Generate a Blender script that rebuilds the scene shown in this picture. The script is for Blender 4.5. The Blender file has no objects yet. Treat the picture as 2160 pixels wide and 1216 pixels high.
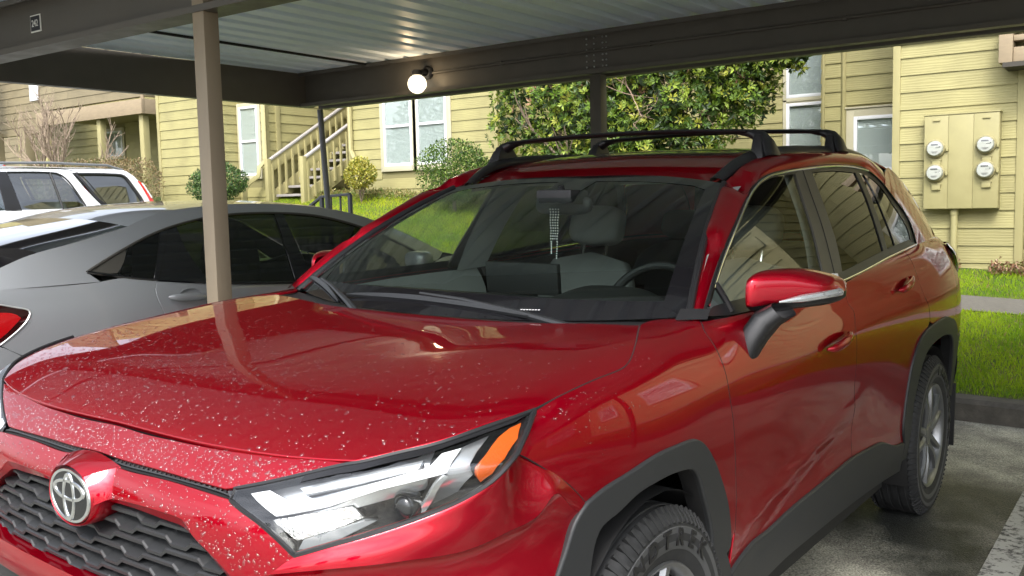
import bpy, bmesh, math, random
import numpy as np
from mathutils import Vector, Matrix, Euler, noise
from mathutils.geometry import delaunay_2d_cdt
R = math.radians
PI = math.pi
random.seed(7)
rng = np.random.default_rng(7)
scene = bpy.context.scene
COL = scene.collection

# ------------------------------------------------------------------ camera
cam_data = bpy.data.cameras.new('camera')
cam = bpy.data.objects.new('camera', cam_data)
COL.objects.link(cam)
_r = Vector((0.57938, -0.81473, -0.02294)); _u = Vector((0.08613, 0.03321, 0.99573)); _f = Vector((0.81049, 0.57888, -0.08942))
cam.matrix_world = Matrix(((_r.x, _u.x, -_f.x, -0.9549), (_r.y, _u.y, -_f.y, -1.8723), (_r.z, _u.z, -_f.z, 1.4028), (0, 0, 0, 1)))
cam_data.sensor_fit = 'HORIZONTAL'
cam_data.sensor_width = 36.0
cam_data.lens = 36.0 * 1970.0 / 2160.0
cam_data.clip_start = 0.05
cam_data.clip_end = 900
scene.camera = cam

# ------------------------------------------------------------------ world, sun, exposure
SUN_EL, SUN_AZ = R(48), R(205)      # azimuth of the sun seen from the scene, from +X towards +Y
world = bpy.data.worlds.new('World')
scene.world = world
world.use_nodes = True
wn, wl = world.node_tree.nodes, world.node_tree.links
wn.clear()
w_out = wn.new('ShaderNodeOutputWorld'); w_bg = wn.new('ShaderNodeBackground'); w_sky = wn.new('ShaderNodeTexSky')
w_sky.sky_type = 'NISHITA'; w_sky.sun_disc = False
w_sky.sun_elevation = SUN_EL; w_sky.sun_rotation = R(90) - SUN_AZ
w_sky.air_density = 1.0; w_sky.dust_density = 4.0; w_sky.ozone_density = 1.0
# overcast: high broken cloud greys the blue out
w_hsv = wn.new('ShaderNodeHueSaturation'); w_hsv.inputs['Saturation'].default_value = 0.34
w_tc = wn.new('ShaderNodeTexCoord'); w_map = wn.new('ShaderNodeMapping'); w_map.inputs['Scale'].default_value = (1.6, 1.6, 4.5)
w_noise = wn.new('ShaderNodeTexNoise'); w_noise.inputs['Scale'].default_value = 1.7; w_noise.inputs['Detail'].default_value = 7; w_noise.inputs['Roughness'].default_value = 0.58
w_ramp = wn.new('ShaderNodeValToRGB'); w_ramp.color_ramp.elements[0].position = 0.36; w_ramp.color_ramp.elements[1].position = 0.68
w_ramp.color_ramp.elements[0].color = (0.95, 0.98, 1.04, 1); w_ramp.color_ramp.elements[1].color = (1.80, 1.81, 1.84, 1)
w_mul = wn.new('ShaderNodeMixRGB'); w_mul.blend_type = 'MULTIPLY'; w_mul.inputs[0].default_value = 1.0
wl.new(w_tc.outputs['Generated'], w_map.inputs['Vector']); wl.new(w_map.outputs['Vector'], w_noise.inputs['Vector'])
wl.new(w_noise.outputs['Fac'], w_ramp.inputs['Fac'])
wl.new(w_sky.outputs['Color'], w_hsv.inputs['Color'])
wl.new(w_hsv.outputs['Color'], w_mul.inputs[1]); wl.new(w_ramp.outputs['Color'], w_mul.inputs[2])
wl.new(w_mul.outputs['Color'], w_bg.inputs['Color'])
w_bg.inputs['Strength'].default_value = 0.15
wl.new(w_bg.outputs['Background'], w_out.inputs['Surface'])

sun_data = bpy.data.lights.new('sun', 'SUN'); sun = bpy.data.objects.new('sun', sun_data); COL.objects.link(sun)
sun_data.energy = 0.8; sun_data.angle = R(14); sun_data.color = (1.0, 0.97, 0.92)
_sd = Vector((math.cos(SUN_EL) * math.cos(SUN_AZ), math.cos(SUN_EL) * math.sin(SUN_AZ), math.sin(SUN_EL)))
sun.rotation_euler = _sd.to_track_quat('Z', 'Y').to_euler()
sun.location = _sd * 30

scene.view_settings.view_transform = 'Standard'
scene.view_settings.look = 'None'
scene.view_settings.gamma = 1.0
scene.view_settings.use_curve_mapping = False
scene.view_settings.exposure = 1.35
scene.render.engine = 'CYCLES'
scene.cycles.max_bounces = 10
scene.cycles.transmission_bounces = 8
scene.cycles.transparent_max_bounces = 16
scene.cycles.caustics_reflective = False
scene.cycles.caustics_refractive = False

# ------------------------------------------------------------------ materials
MATS = {}
def mat(name, col=(.5, .5, .5), rough=.5, metal=0., coat=0., coat_rough=.03, spec=.5, noise=None, bump=None, trans=0., ior=1.45, emit=None, coat_ior=1.5, tint=None):
    """noise=(scale, amount, detail[, stretch xyz]) varies the colour; bump=(scale, strength, distance[, stretch])"""
    if name in MATS: return MATS[name]
    m = bpy.data.materials.new(name); m.use_nodes = True; MATS[name] = m
    n, l = m.node_tree.nodes, m.node_tree.links
    p = n['Principled BSDF']
    p.inputs['Base Color'].default_value = (*col, 1); p.inputs['Roughness'].default_value = rough; p.inputs['Metallic'].default_value = metal
    p.inputs['Coat Weight'].default_value = coat; p.inputs['Coat Roughness'].default_value = coat_rough; p.inputs['Coat IOR'].default_value = coat_ior
    p.inputs['Specular IOR Level'].default_value = spec
    p.inputs['Transmission Weight'].default_value = trans; p.inputs['IOR'].default_value = ior
    if tint: p.inputs['Specular Tint'].default_value = (*tint, 1)
    if emit: p.inputs['Emission Color'].default_value = (*emit[0], 1); p.inputs['Emission Strength'].default_value = emit[1]
    def coords(st):
        tc = n.new('ShaderNodeTexCoord'); mp = n.new('ShaderNodeMapping'); mp.inputs['Scale'].default_value = st
        l.new(tc.outputs['Object'], mp.inputs['Vector']); return mp.outputs['Vector']
    if noise:
        sc, am, de = noise[:3]; st = noise[3] if len(noise) > 3 else (1, 1, 1)
        t = n.new('ShaderNodeTexNoise'); t.inputs['Scale'].default_value = sc; t.inputs['Detail'].default_value = de; t.inputs['Roughness'].default_value = .6
        l.new(coords(st), t.inputs['Vector'])
        r = n.new('ShaderNodeMapRange'); r.inputs[1].default_value = .25; r.inputs[2].default_value = .75; r.inputs[3].default_value = 1 - am; r.inputs[4].default_value = 1 + am
        l.new(t.outputs['Fac'], r.inputs[0])
        x = n.new('ShaderNodeVectorMath'); x.operation = 'SCALE'; x.inputs[0].default_value = col; l.new(r.outputs[0], x.inputs['Scale'])
        l.new(x.outputs[0], p.inputs['Base Color'])
        rr = n.new('ShaderNodeMapRange'); rr.inputs[1].default_value = .25; rr.inputs[2].default_value = .75; rr.inputs[3].default_value = max(rough - .12, .02); rr.inputs[4].default_value = min(rough + .12, 1)
        if rough > .15: l.new(t.outputs['Fac'], rr.inputs[0]); l.new(rr.outputs[0], p.inputs['Roughness'])
    if bump:
        sc, s, d = bump[:3]; st = bump[3] if len(bump) > 3 else (1, 1, 1)
        t = n.new('ShaderNodeTexNoise'); t.inputs['Scale'].default_value = sc; t.inputs['Detail'].default_value = 6
        l.new(coords(st), t.inputs['Vector'])
        b = n.new('ShaderNodeBump'); b.inputs['Strength'].default_value = s; b.inputs['Distance'].default_value = d
        l.new(t.outputs['Fac'], b.inputs['Height']); l.new(b.outputs['Normal'], p.inputs['Normal'])
    return m

def glass(name, tint=(.8, .9, .85), f0=.04, rough=0.0, edge=1.0):
    """thin sheet glass: fresnel mirror over a tinted clear pane"""
    if name in MATS: return MATS[name]
    m = bpy.data.materials.new(name); m.use_nodes = True; MATS[name] = m
    n, l = m.node_tree.nodes, m.node_tree.links; n.clear()
    o = n.new('ShaderNodeOutputMaterial'); mx = n.new('ShaderNodeMixShader'); g = n.new('ShaderNodeBsdfGlossy'); t = n.new('ShaderNodeBsdfTransparent')
    g.inputs['Roughness'].default_value = rough; g.inputs['Color'].default_value = (1, 1, 1, 1); t.inputs['Color'].default_value = (*tint, 1)
    ge = n.new('ShaderNodeNewGeometry'); dt = n.new('ShaderNodeVectorMath'); dt.operation = 'DOT_PRODUCT'; l.new(ge.outputs['Incoming'], dt.inputs[0]); l.new(ge.outputs['Normal'], dt.inputs[1])
    def mth(op, a, b=None):
        q = n.new('ShaderNodeMath'); q.operation = op
        for i, v in enumerate((a, b)):
            if v is None: continue
            if isinstance(v, (int, float)): q.inputs[i].default_value = v
            else: l.new(v, q.inputs[i])
        return q.outputs[0]
    # Schlick, the same from either face of the sheet
    k = mth('POWER', mth('SUBTRACT', 1.0, mth('ABSOLUTE', dt.outputs['Value'])), 5.0); fr = mth('MINIMUM', mth('ADD', f0 * 1.8, mth('MULTIPLY', k, (1 - f0 * 1.8) * edge)), 1.0)
    l.new(fr, mx.inputs[0]); l.new(t.outputs[0], mx.inputs[1]); l.new(g.outputs[0], mx.inputs[2]); l.new(mx.outputs[0], o.inputs['Surface'])
    return m

# ------------------------------------------------------------------ objects
def link(o, parent=None):
    COL.objects.link(o)
    if parent: o.parent = parent
    return o
def empty(name, loc=(0, 0, 0), rz=0, parent=None):
    o = bpy.data.objects.new(name, None); o.location = loc; o.rotation_euler = (0, 0, rz); o.empty_display_size = .2
    return link(o, parent)
def tag(o, label=None, cat=None, group=None, kind=None):
    if label: o['label'] = label
    if cat: o['category'] = cat
    if group: o['group'] = group
    if kind: o['kind'] = kind
    return o
def mesh_obj(name, me, parent=None, m=None):
    if m is not None and not me.materials: me.materials.append(m)
    return link(bpy.data.objects.new(name, me), parent)
def copy_tree(o, parent=None):
    c = o.copy(); COL.objects.link(c); c.parent = parent
    for ch in list(o.children): copy_tree(ch, c)
    return c

class MB:
    """collects shapes, builds ONE mesh"""
    def __init__(s): s.v = []; s.f = []
    def add(s, vs, fs):
        k = len(s.v); s.v += [tuple(map(float, p)) for p in vs]; s.f += [tuple(i + k for i in q) for q in fs]; return s
    def box(s, a, b, M=None, taper=None):
        x0, y0, z0 = a; x1, y1, z1 = b
        vs = [(x0, y0, z0), (x1, y0, z0), (x1, y1, z0), (x0, y1, z0), (x0, y0, z1), (x1, y0, z1), (x1, y1, z1), (x0, y1, z1)]
        if M is not None: vs = [tuple(M @ Vector(p)) for p in vs]
        return s.add(vs, [(0, 3, 2, 1), (4, 5, 6, 7), (0, 1, 5, 4), (1, 2, 6, 5), (2, 3, 7, 6), (3, 0, 4, 7)])
    def bar(s, p, q, w, h, up=(0, 0, 1)):
        p, q = Vector(p), Vector(q); d = (q - p).normalized(); u = Vector(up); sd = d.cross(u)
        if sd.length < 1e-4: sd = d.cross(Vector((1, 0, 0)))
        sd.normalize(); u = sd.cross(d); a = sd * w / 2; b = u * h / 2
        vs = [p - a - b, p + a - b, p + a + b, p - a + b, q - a - b, q + a - b, q + a + b, q - a + b]
        return s.add(vs, [(0, 3, 2, 1), (4, 5, 6, 7), (0, 1, 5, 4), (1, 2, 6, 5), (2, 3, 7, 6), (3, 0, 4, 7)][:])
    def tube(s, pts, r, n=8, caps=True, close=False):
        pts = [Vector(p) for p in pts]; N = len(pts); rs = r if hasattr(r, '__len__') else [r] * N
        ref = Vector((0, 0, 1)); k = len(s.v); prev = None
        for i, p in enumerate(pts):
            d = (pts[(i + 1) % N] - pts[i - 1]) if close else (pts[min(i + 1, N - 1)] - pts[max(i - 1, 0)])
            d.normalize()
            if prev is None:
                a = d.cross(ref)
                if a.length < .05: a = d.cross(Vector((0, 1, 0)))
            else: a = prev - d * prev.dot(d)
            a.normalize(); prev = a; b = d.cross(a)
            for j in range(n):
                t = 2 * PI * j / n; s.v.append(tuple(p + (a * math.cos(t) + b * math.sin(t)) * rs[i]))
        for i in range(N if close else N - 1):
            i2 = (i + 1) % N
            for j in range(n):
                j2 = (j + 1) % n; s.f.append((k + i * n + j, k + i * n + j2, k + i2 * n + j2, k + i2 * n + j))
        if caps and not close:
            s.f.append(tuple(k + j for j in range(n))[::-1]); s.f.append(tuple(k + (N - 1) * n + j for j in range(n)))
        return s
    def lathe(s, prof, n=24, M=None, cap=False):
        """prof list of (r, z)"""
        k = len(s.v); M = M or Matrix.Identity(4)
        for r, z in prof:
            for j in range(n):
                t = 2 * PI * j / n; s.v.append(tuple(M @ Vector((r * math.cos(t), r * math.sin(t), z))))
        for i in range(len(prof) - 1):
            for j in range(n):
                j2 = (j + 1) % n; s.f.append((k + i * n + j, k + i * n + j2, k + (i + 1) * n + j2, k + (i + 1) * n + j))
        if cap:
            s.f.append(tuple(k + j for j in range(n))[::-1]); s.f.append(tuple(k + (len(prof) - 1) * n + j for j in range(n)))
        return s
    def prism(s, poly, fn0, fn1):
        """poly of 2D points; fn0/fn1 map a 2D point to the near and the far face"""
        n = len(poly); k = len(s.v)
        s.v += [tuple(fn0(*p)) for p in poly] + [tuple(fn1(*p)) for p in poly]
        s.f.append(tuple(k + i for i in range(n))); s.f.append(tuple(k + n + i for i in range(n))[::-1])
        for i in range(n): j = (i + 1) % n; s.f.append((k + i, k + n + i, k + n + j, k + j))
        return s
    def grid(s, G, closeu=False, closev=False):
        """G[i][j] points"""
        k = len(s.v); nu, nv = len(G), len(G[0])
        for row in G: s.v += [tuple(map(float, p)) for p in row]
        for i in range(nu if closeu else nu - 1):
            for j in range(nv if closev else nv - 1):
                i2, j2 = (i + 1) % nu, (j + 1) % nv
                s.f.append((k + i * nv + j, k + i * nv + j2, k + i2 * nv + j2, k + i2 * nv + j))
        return s
    def build(s, name, m, parent=None, smooth=False, bevel=0, segs=2, sharp=35, subd=0, solid=0, recalc=True):
        me = bpy.data.meshes.new(name); me.from_pydata(s.v, [], s.f)
        if recalc or bevel or solid:
            bm = bmesh.new(); bm.from_mesh(me)
            if recalc: bmesh.ops.recalc_face_normals(bm, faces=bm.faces)
            if bevel:
                ed = [e for e in bm.edges if len(e.link_faces) == 2 and e.calc_face_angle(0) > R(28)]
                bmesh.ops.bevel(bm, geom=ed, offset=bevel, segments=segs, profile=.6, affect='EDGES', clamp_overlap=True)
            bm.to_mesh(me); bm.free()
        if smooth or bevel:
            me.polygons.foreach_set('use_smooth', [True] * len(me.polygons))
            me.set_sharp_from_angle(angle=R(sharp))
        o = mesh_obj(name, me, parent, m)
        if solid:
            md = o.modifiers.new('solid', 'SOLIDIFY'); md.thickness = solid; md.offset = -1
        if subd:
            md = o.modifiers.new('sub', 'SUBSURF'); md.levels = subd; md.render_levels = subd
        return o

# ------------------------------------------------------------------ smooth curves and surfaces
def card(xs):
    """natural cubic spline as a linear operator"""
    xs = np.asarray(xs, float); n = len(xs); h = np.diff(xs)
    A = np.zeros((n, n)); B = np.zeros((n, n)); A[0, 0] = A[-1, -1] = 1
    for i in range(1, n - 1):
        A[i, i - 1] = h[i - 1]; A[i, i] = 2 * (h[i - 1] + h[i]); A[i, i + 1] = h[i]
        B[i, i - 1] = 6 / h[i - 1]; B[i, i] = -6 / h[i - 1] - 6 / h[i]; B[i, i + 1] = 6 / h[i]
    Mm = np.linalg.solve(A, B); I = np.eye(n)
    def f(x):
        x = np.atleast_1d(np.asarray(x, float)); i = np.clip(np.searchsorted(xs, x) - 1, 0, n - 2)
        hh = h[i][:, None]; a = (xs[i + 1] - x)[:, None] / hh; b = (x - xs[i])[:, None] / hh
        v = a * I[i] + b * I[i + 1] + ((a**3 - a) * Mm[i] + (b**3 - b) * Mm[i + 1]) * hh * hh / 6
        d0 = (I[i + 1] - I[i]) / hh - hh / 6 * (2 * Mm[i] + Mm[i + 1]); d1 = (I[i + 1] - I[i]) / hh + hh / 6 * (Mm[i] + 2 * Mm[i + 1])
        v = np.where(b < 0, I[i] + b * hh * d0, v); v = np.where(b > 1, I[i + 1] + (b - 1) * hh * d1, v)
        return v
    return f
def tab(xs, vs, T):
    fx, fv = card(xs), card(vs); T = np.asarray(T, float)
    return lambda x, v: np.einsum('qi,ij,qj->q', fx(x), T, fv(v))
def curve(xs, ys):
    f = card(xs); ys = np.asarray(ys, float); return lambda x: f(x) @ ys
def spl(pts, n=None, step=None, close=False):
    """smooth curve through points (any dimension), chord-length parametrised"""
    P = np.asarray(pts, float)
    if len(P) < 3 and not close:
        k = n or max(2, int(np.linalg.norm(P[-1] - P[0]) / step) + 1)
        return P[0] + (P[-1] - P[0]) * np.linspace(0, 1, k)[:, None]
    if close: P = np.concatenate([P[-3:], P, P[:3]])
    t = np.concatenate([[0], np.cumsum(np.maximum(np.linalg.norm(np.diff(P, axis=0), axis=1), 1e-6)**.7)])
    f = card(t)
    lo, hi = (t[3], t[-3]) if close else (t[0], t[-1])
    if n is None: n = max(3, int(np.linalg.norm(np.diff(P, axis=0), axis=1).sum() / step) + 1)
    return f(np.linspace(lo, hi, n, endpoint=not close)) @ P
def inside(poly, pts):
    x, y = pts[:, 0], pts[:, 1]; c = np.zeros(len(pts), bool); n = len(poly); j = n - 1
    for i in range(n):
        xi, yi = poly[i]; xj, yj = poly[j]
        c ^= ((yi > y) != (yj > y)) & (x < (xj - xi) * (y - yi) / (yj - yi + 1e-12) + xi); j = i
    return c
def surf_normals(fn, U, V, sgn, h=2e-4, sc=(1, 1)):
    du, dv = h / sc[0], h / sc[1]
    a = fn(U + du, V) - fn(U - du, V); b = fn(U, V + dv) - fn(U, V - dv)
    n = np.cross(a, b); n /= np.linalg.norm(n, axis=1)[:, None] + 1e-12
    return n * sgn

def resample(curves, sc, step):
    out = []
    for c in curves:
        P = np.asarray(c, float) * np.asarray(sc)
        Q = spl(P, step=step)
        if out and np.linalg.norm(Q[0] - out[-1]) < 1e-4: Q = Q[1:]
        out += list(Q)
    if np.linalg.norm(out[0] - out[-1]) < 1e-4: out.pop()
    # straight joins between curves that do not meet
    res = []
    for i in range(len(out)):
        a, b = out[i], out[(i + 1) % len(out)]; k = max(1, int(np.linalg.norm(b - a) / (step * 1.6)))
        res += [a + (b - a) * t / k for t in range(k)]
    return np.array(res)

def panel(name, curves, fn, m, parent=None, step=.03, sc=(1, 1), sgn=1, gap=.0022, lip=.014, off=0., mirror=False, edge=.0022, tx=None):
    """a body panel: the curves bound a patch in the parameters of fn; the rim turns inwards"""
    B = resample(curves, sc, step * .8)
    a = B - np.roll(B, -1, 0)
    area = .5 * np.sum(B[:, 0] * np.roll(B[:, 1], -1) - np.roll(B[:, 0], -1) * B[:, 1])
    if area < 0: B = B[::-1]
    lo, hi = B.min(0), B.max(0)
    gx, gy = np.meshgrid(np.arange(lo[0] + step / 2, hi[0], step), np.arange(lo[1] + step / 2, hi[1], step)); G = np.stack([gx.ravel(), gy.ravel()], -1)
    G = G[inside(B, G)] if len(G) else G
    if len(G):
        seg = np.roll(B, -1, 0) - B; L2 = (seg**2).sum(1) + 1e-12
        d = np.full(len(G), 1e9)
        for i in range(len(B)):
            t = np.clip(((G - B[i]) @ seg[i]) / L2[i], 0, 1); d = np.minimum(d, np.linalg.norm(G - B[i] - t[:, None] * seg[i], axis=1))
        G = G[d > step * .45]
    V2 = np.concatenate([B, G]) if len(G) else B
    nb = len(B)
    ov, oe, of, _, _, _ = delaunay_2d_cdt([Vector(p) for p in V2], [(i, (i + 1) % nb) for i in range(nb)], [], 1, 1e-6)
    ov = np.array([tuple(p) for p in ov])
    U, V = ov[:, 0] / sc[0], ov[:, 1] / sc[1]
    P = fn(U, V); N = surf_normals(fn, U, V, sgn, sc=sc)
    if off: P = P + N * off
    # rim
    bi = [int(np.argmin(np.linalg.norm(ov - b, axis=1))) for b in B]
    bi = [bi[i] for i in range(nb) if bi[i] != bi[i - 1]]
    nb = len(bi); Pb, Nb = P[bi].copy(), N[bi]
    T = np.roll(Pb, -1, 0) - np.roll(Pb, 1, 0); O = np.cross(T, Nb); O /= np.linalg.norm(O, axis=1)[:, None] + 1e-12
    cen = P.mean(0); orient = np.sign(np.sum([(Pb[i] - cen) @ O[i] for i in range(nb)])) or 1
    O = O * orient
    P[bi] = Pb - O * gap
    Pb = P[bi]
    r1 = Pb + O * edge * .7 - Nb * edge * .5; r2 = Pb + O * edge - Nb * edge * 1.6; rm = r2 - Nb * min(lip * .3, .008); r3 = r2 - Nb * lip
    n1 = Nb * .75 + O * .66; n2 = Nb * .1 + O
    allv = np.concatenate([P, r1, r2, r2, rm, rm, r3]); alln = np.concatenate([N, n1, n2, O, O, O, O])
    faces = [tuple(f) for f in of]
    k = len(P)
    idx = [bi, list(range(k, k + nb)), list(range(k + nb, k + 2 * nb)), list(range(k + 2 * nb, k + 3 * nb)), list(range(k + 3 * nb, k + 4 * nb)), list(range(k + 4 * nb, k + 5 * nb)), list(range(k + 5 * nb, k + 6 * nb))]
    for A, C in ((0, 1), (1, 2), (3, 4), (5, 6)):
        for i in range(nb):
            j = (i + 1) % nb; faces.append((idx[A][i], idx[A][j], idx[C][j], idx[C][i]))
    if tx is not None: allv = allv @ tx[0].T + tx[1]; alln = alln @ tx[0].T
    if mirror: allv = allv * (1, -1, 1); alln = alln * (1, -1, 1)
    alln = alln / (np.linalg.norm(alln, axis=1)[:, None] + 1e-12)
    # winding to agree with the normals
    ff = []
    for f in faces:
        p0, p1, p2 = allv[f[0]], allv[f[1]], allv[f[2]]
        c = np.cross(p1 - p0, p2 - p0)
        ff.append(f if c @ alln[list(f)].mean(0) >= 0 else f[::-1])
    me = bpy.data.meshes.new(name); me.from_pydata(allv.tolist(), [], ff)
    me.polygons.foreach_set('use_smooth', [True] * len(me.polygons))
    me.normals_split_custom_set_from_vertices(alln.tolist())
    if lip > .006 and 'gap_black' in MATS:      # the turned-in flange is blackened to put shade into the gaps
        me.materials.append(m); me.materials.append(MATS['gap_black'])
        me.polygons.foreach_set('material_index', [0] * (len(faces) - nb) + [1] * nb)
    return mesh_obj(name, me, parent, m)

def loft(name, curves, m, parent=None, nu=24, nv=None, mirror=False, close=False, smooth=True, solid=0, sharp=40, flip=False):
    """surface through a list of 3D curves (each resampled to nu points); nv interpolated rows"""
    C = np.array([spl(c, n=nu) for c in curves])
    if nv and len(C) > 2: C = np.stack([spl(C[:, i], n=nv) for i in range(nu)], 1)
    elif nv and len(C) == 2: C = np.stack([C[0] + (C[1] - C[0]) * t for t in np.linspace(0, 1, nv)])
    if mirror: C = C * (1, -1, 1)
    mb = MB().grid(C, closev=close)
    return mb.build(name, m, parent, smooth=smooth, solid=solid, sharp=sharp)

# ================================================================== THE SETTING
def G(x, y):
    """parking lot: falls gently to the back, rises to the left"""
    y = np.asarray(y, float); a = np.clip((y - 7) / 2.3, 0, 1)
    return -.0129 * np.asarray(x, float) + .0175 * np.clip(y, -12, 14) + .21 * a * a * (3 - 2 * a)
LAWN_X = np.array([5.83, 7.3, 7.8, 8.6, 9.6, 11, 14, 60]); LAWN_Y = np.array([-40, -4, -.5, 5.5, 7.6, 9.3, 13, 20, 60])
LAWN_Z = np.array([[-.12, .05, .1, .15, .3, .4, .5, .7], [.0, .18, .24, .29, .46, .55, .62, .8], [.066, .31, .395, .44, .62, .72, .8, 1.0], [.17, .55, .68, .725, 1.0, 1.35, 1.5, 1.7], [.20, .62, .82, .87, 1.15, 1.5, 1.65, 1.8],
                [.30, .36, .93, .98, 1.25, 1.62, 1.75, 1.95], [.36, .42, 1.0, 1.05, 1.35, 1.68, 1.85, 2.05], [.40, .46, 1.05, 1.1, 1.4, 1.72, 1.9, 2.1], [.40, .5, 1.1, 1.15, 1.45, 1.8, 2.0, 2.3]])
def T(x, y):
    """lawn above the kerb"""
    x = np.atleast_1d(np.asarray(x, float)); y = np.atleast_1d(np.asarray(y, float))
    i = np.clip(np.searchsorted(LAWN_X, x) - 1, 0, len(LAWN_X) - 2); j = np.clip(np.searchsorted(LAWN_Y, y) - 1, 0, len(LAWN_Y) - 2)
    a = np.clip((x - LAWN_X[i]) / (LAWN_X[i + 1] - LAWN_X[i]), 0, 1); b = np.clip((y - LAWN_Y[j]) / (LAWN_Y[j + 1] - LAWN_Y[j]), 0, 1)
    return (LAWN_Z[j, i] * (1 - a) + LAWN_Z[j, i + 1] * a) * (1 - b) + (LAWN_Z[j + 1, i] * (1 - a) + LAWN_Z[j + 1, i + 1] * a) * b

def asphalt():
    m = bpy.data.materials.new('asphalt'); m.use_nodes = True; n, l = m.node_tree.nodes, m.node_tree.links; p = n['Principled BSDF']
    tc = n.new('ShaderNodeTexCoord')
    def nz(sc, de, ro=.6):
        t = n.new('ShaderNodeTexNoise'); t.inputs['Scale'].default_value = sc; t.inputs['Detail'].default_value = de; t.inputs['Roughness'].default_value = ro; l.new(tc.outputs['Object'], t.inputs['Vector']); return t
    big, mid, fine = nz(.55, 5, .62), nz(5, 6), nz(120, 3)
    r1 = n.new('ShaderNodeValToRGB'); r1.color_ramp.elements[0].position = .44; r1.color_ramp.elements[1].position = .60
    r1.color_ramp.elements[0].color = (.026, .028, .028, 1); r1.color_ramp.elements[1].color = (.28, .27, .235, 1)
    # the asphalt grows paler towards the kerb
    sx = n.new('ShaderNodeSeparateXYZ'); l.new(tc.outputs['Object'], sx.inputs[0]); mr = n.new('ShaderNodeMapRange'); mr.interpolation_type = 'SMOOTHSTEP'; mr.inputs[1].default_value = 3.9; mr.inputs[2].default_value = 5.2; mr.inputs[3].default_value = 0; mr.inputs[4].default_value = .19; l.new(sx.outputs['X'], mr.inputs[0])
    m2 = n.new('ShaderNodeMapRange'); m2.interpolation_type = 'SMOOTHSTEP'; m2.inputs[1].default_value = -2.5; m2.inputs[2].default_value = .3; m2.inputs[3].default_value = .26; m2.inputs[4].default_value = 0; l.new(sx.outputs['X'], m2.inputs[0])   # unseen open lot made paler to bounce fill light under the roof
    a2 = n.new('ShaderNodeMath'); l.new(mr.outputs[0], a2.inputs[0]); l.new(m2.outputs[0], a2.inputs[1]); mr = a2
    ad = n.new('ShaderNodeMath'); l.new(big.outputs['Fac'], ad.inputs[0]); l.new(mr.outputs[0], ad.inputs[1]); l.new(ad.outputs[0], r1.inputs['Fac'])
    r2 = n.new('ShaderNodeValToRGB'); r2.color_ramp.elements[0].position = .3; r2.color_ramp.elements[1].position = .75; r2.color_ramp.elements[0].color = (.55, .55, .55, 1); r2.color_ramp.elements[1].color = (1.5, 1.5, 1.45, 1)
    l.new(mid.outputs['Fac'], r2.inputs['Fac'])
    r3 = n.new('ShaderNodeValToRGB'); r3.color_ramp.elements[0].position = .3; r3.color_ramp.elements[1].position = .72; r3.color_ramp.elements[0].color = (.35, .35, .35, 1); r3.color_ramp.elements[1].color = (2.1, 2.1, 2.0, 1)
    l.new(fine.outputs['Fac'], r3.inputs['Fac'])
    a = n.new('ShaderNodeMixRGB'); a.blend_type = 'MULTIPLY'; a.inputs[0].default_value = 1; b = n.new('ShaderNodeMixRGB'); b.blend_type = 'MULTIPLY'; b.inputs[0].default_value = 1
    l.new(r1.outputs[0], a.inputs[1]); l.new(r2.outputs[0], a.inputs[2]); l.new(a.outputs[0], b.inputs[1]); l.new(r3.outputs[0], b.inputs[2]); l.new(b.outputs[0], p.inputs['Base Color'])
    # damp patches are smoother
    rr = n.new('ShaderNodeMapRange'); rr.inputs[1].default_value = .42; rr.inputs[2].default_value = .6; rr.inputs[3].default_value = .38; rr.inputs[4].default_value = .85
    l.new(big.outputs['Fac'], rr.inputs[0]); l.new(rr.outputs[0], p.inputs['Roughness'])
    bp = n.new('ShaderNodeBump'); bp.inputs['Strength'].default_value = 1.0; bp.inputs['Distance'].default_value = .010; l.new(fine.outputs['Fac'], bp.inputs['Height']); l.new(bp.outputs[0], p.inputs['Normal'])
    return m
xs = np.concatenate([np.linspace(-90, -6, 15), np.linspace(-4, 5.69, 14)]); ys = np.concatenate([np.linspace(-90, -14, 8), np.linspace(-12, 14, 14), np.linspace(18, 90, 8)])
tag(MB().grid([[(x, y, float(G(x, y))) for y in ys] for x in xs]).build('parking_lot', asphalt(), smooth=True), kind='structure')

# painted stall lines, worn
def worn_paint():
    m = bpy.data.materials.new('worn_white_paint'); m.use_nodes = True; n, l = m.node_tree.nodes, m.node_tree.links; p = n['Principled BSDF']
    tc = n.new('ShaderNodeTexCoord'); t = n.new('ShaderNodeTexNoise'); t.inputs['Scale'].default_value = 26; t.inputs['Detail'].default_value = 8; t.inputs['Roughness'].default_value = .72
    l.new(tc.outputs['Object'], t.inputs['Vector'])
    r = n.new('ShaderNodeValToRGB'); r.color_ramp.elements[0].position = .40; r.color_ramp.elements[1].position = .50; r.color_ramp.elements[0].color = (.07, .07, .066, 1); r.color_ramp.elements[1].color = (.38, .38, .35, 1)
    l.new(t.outputs['Fac'], r.inputs['Fac']); l.new(r.outputs[0], p.inputs['Base Color']); p.inputs['Roughness'].default_value = .8
    return m
WP = worn_paint()
for y0 in (-1.42, 1.60, 4.55, -4.45, -7.2):
    q = [(x, y) for x in np.linspace(.2, 5.3, 12) for y in (y0, y0 + .13)]
    o = MB().grid([[(x, y, float(G(x, y)) + .004) for y in (y0, y0 + .13)] for x in np.linspace(.2, 5.35, 12)]).build('stall_line', WP)
    tag(o, kind='structure')

# kerb
kerb_m = mat('kerb_concrete', (.085, .078, .066), .9, noise=(9, .5, 8), bump=(60, .5, .01))
prof = [(5.665, -.06), (5.68, .115), (5.705, .145), (5.83, .15), (5.85, -.06)]
kb = MB().grid([[(px, y, float(G(5.7, y)) + pz) for px, pz in prof] for y in np.linspace(-40, 40, 81)])
tag(kb.build('kerb', kerb_m, smooth=True, sharp=25), kind='structure')

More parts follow.
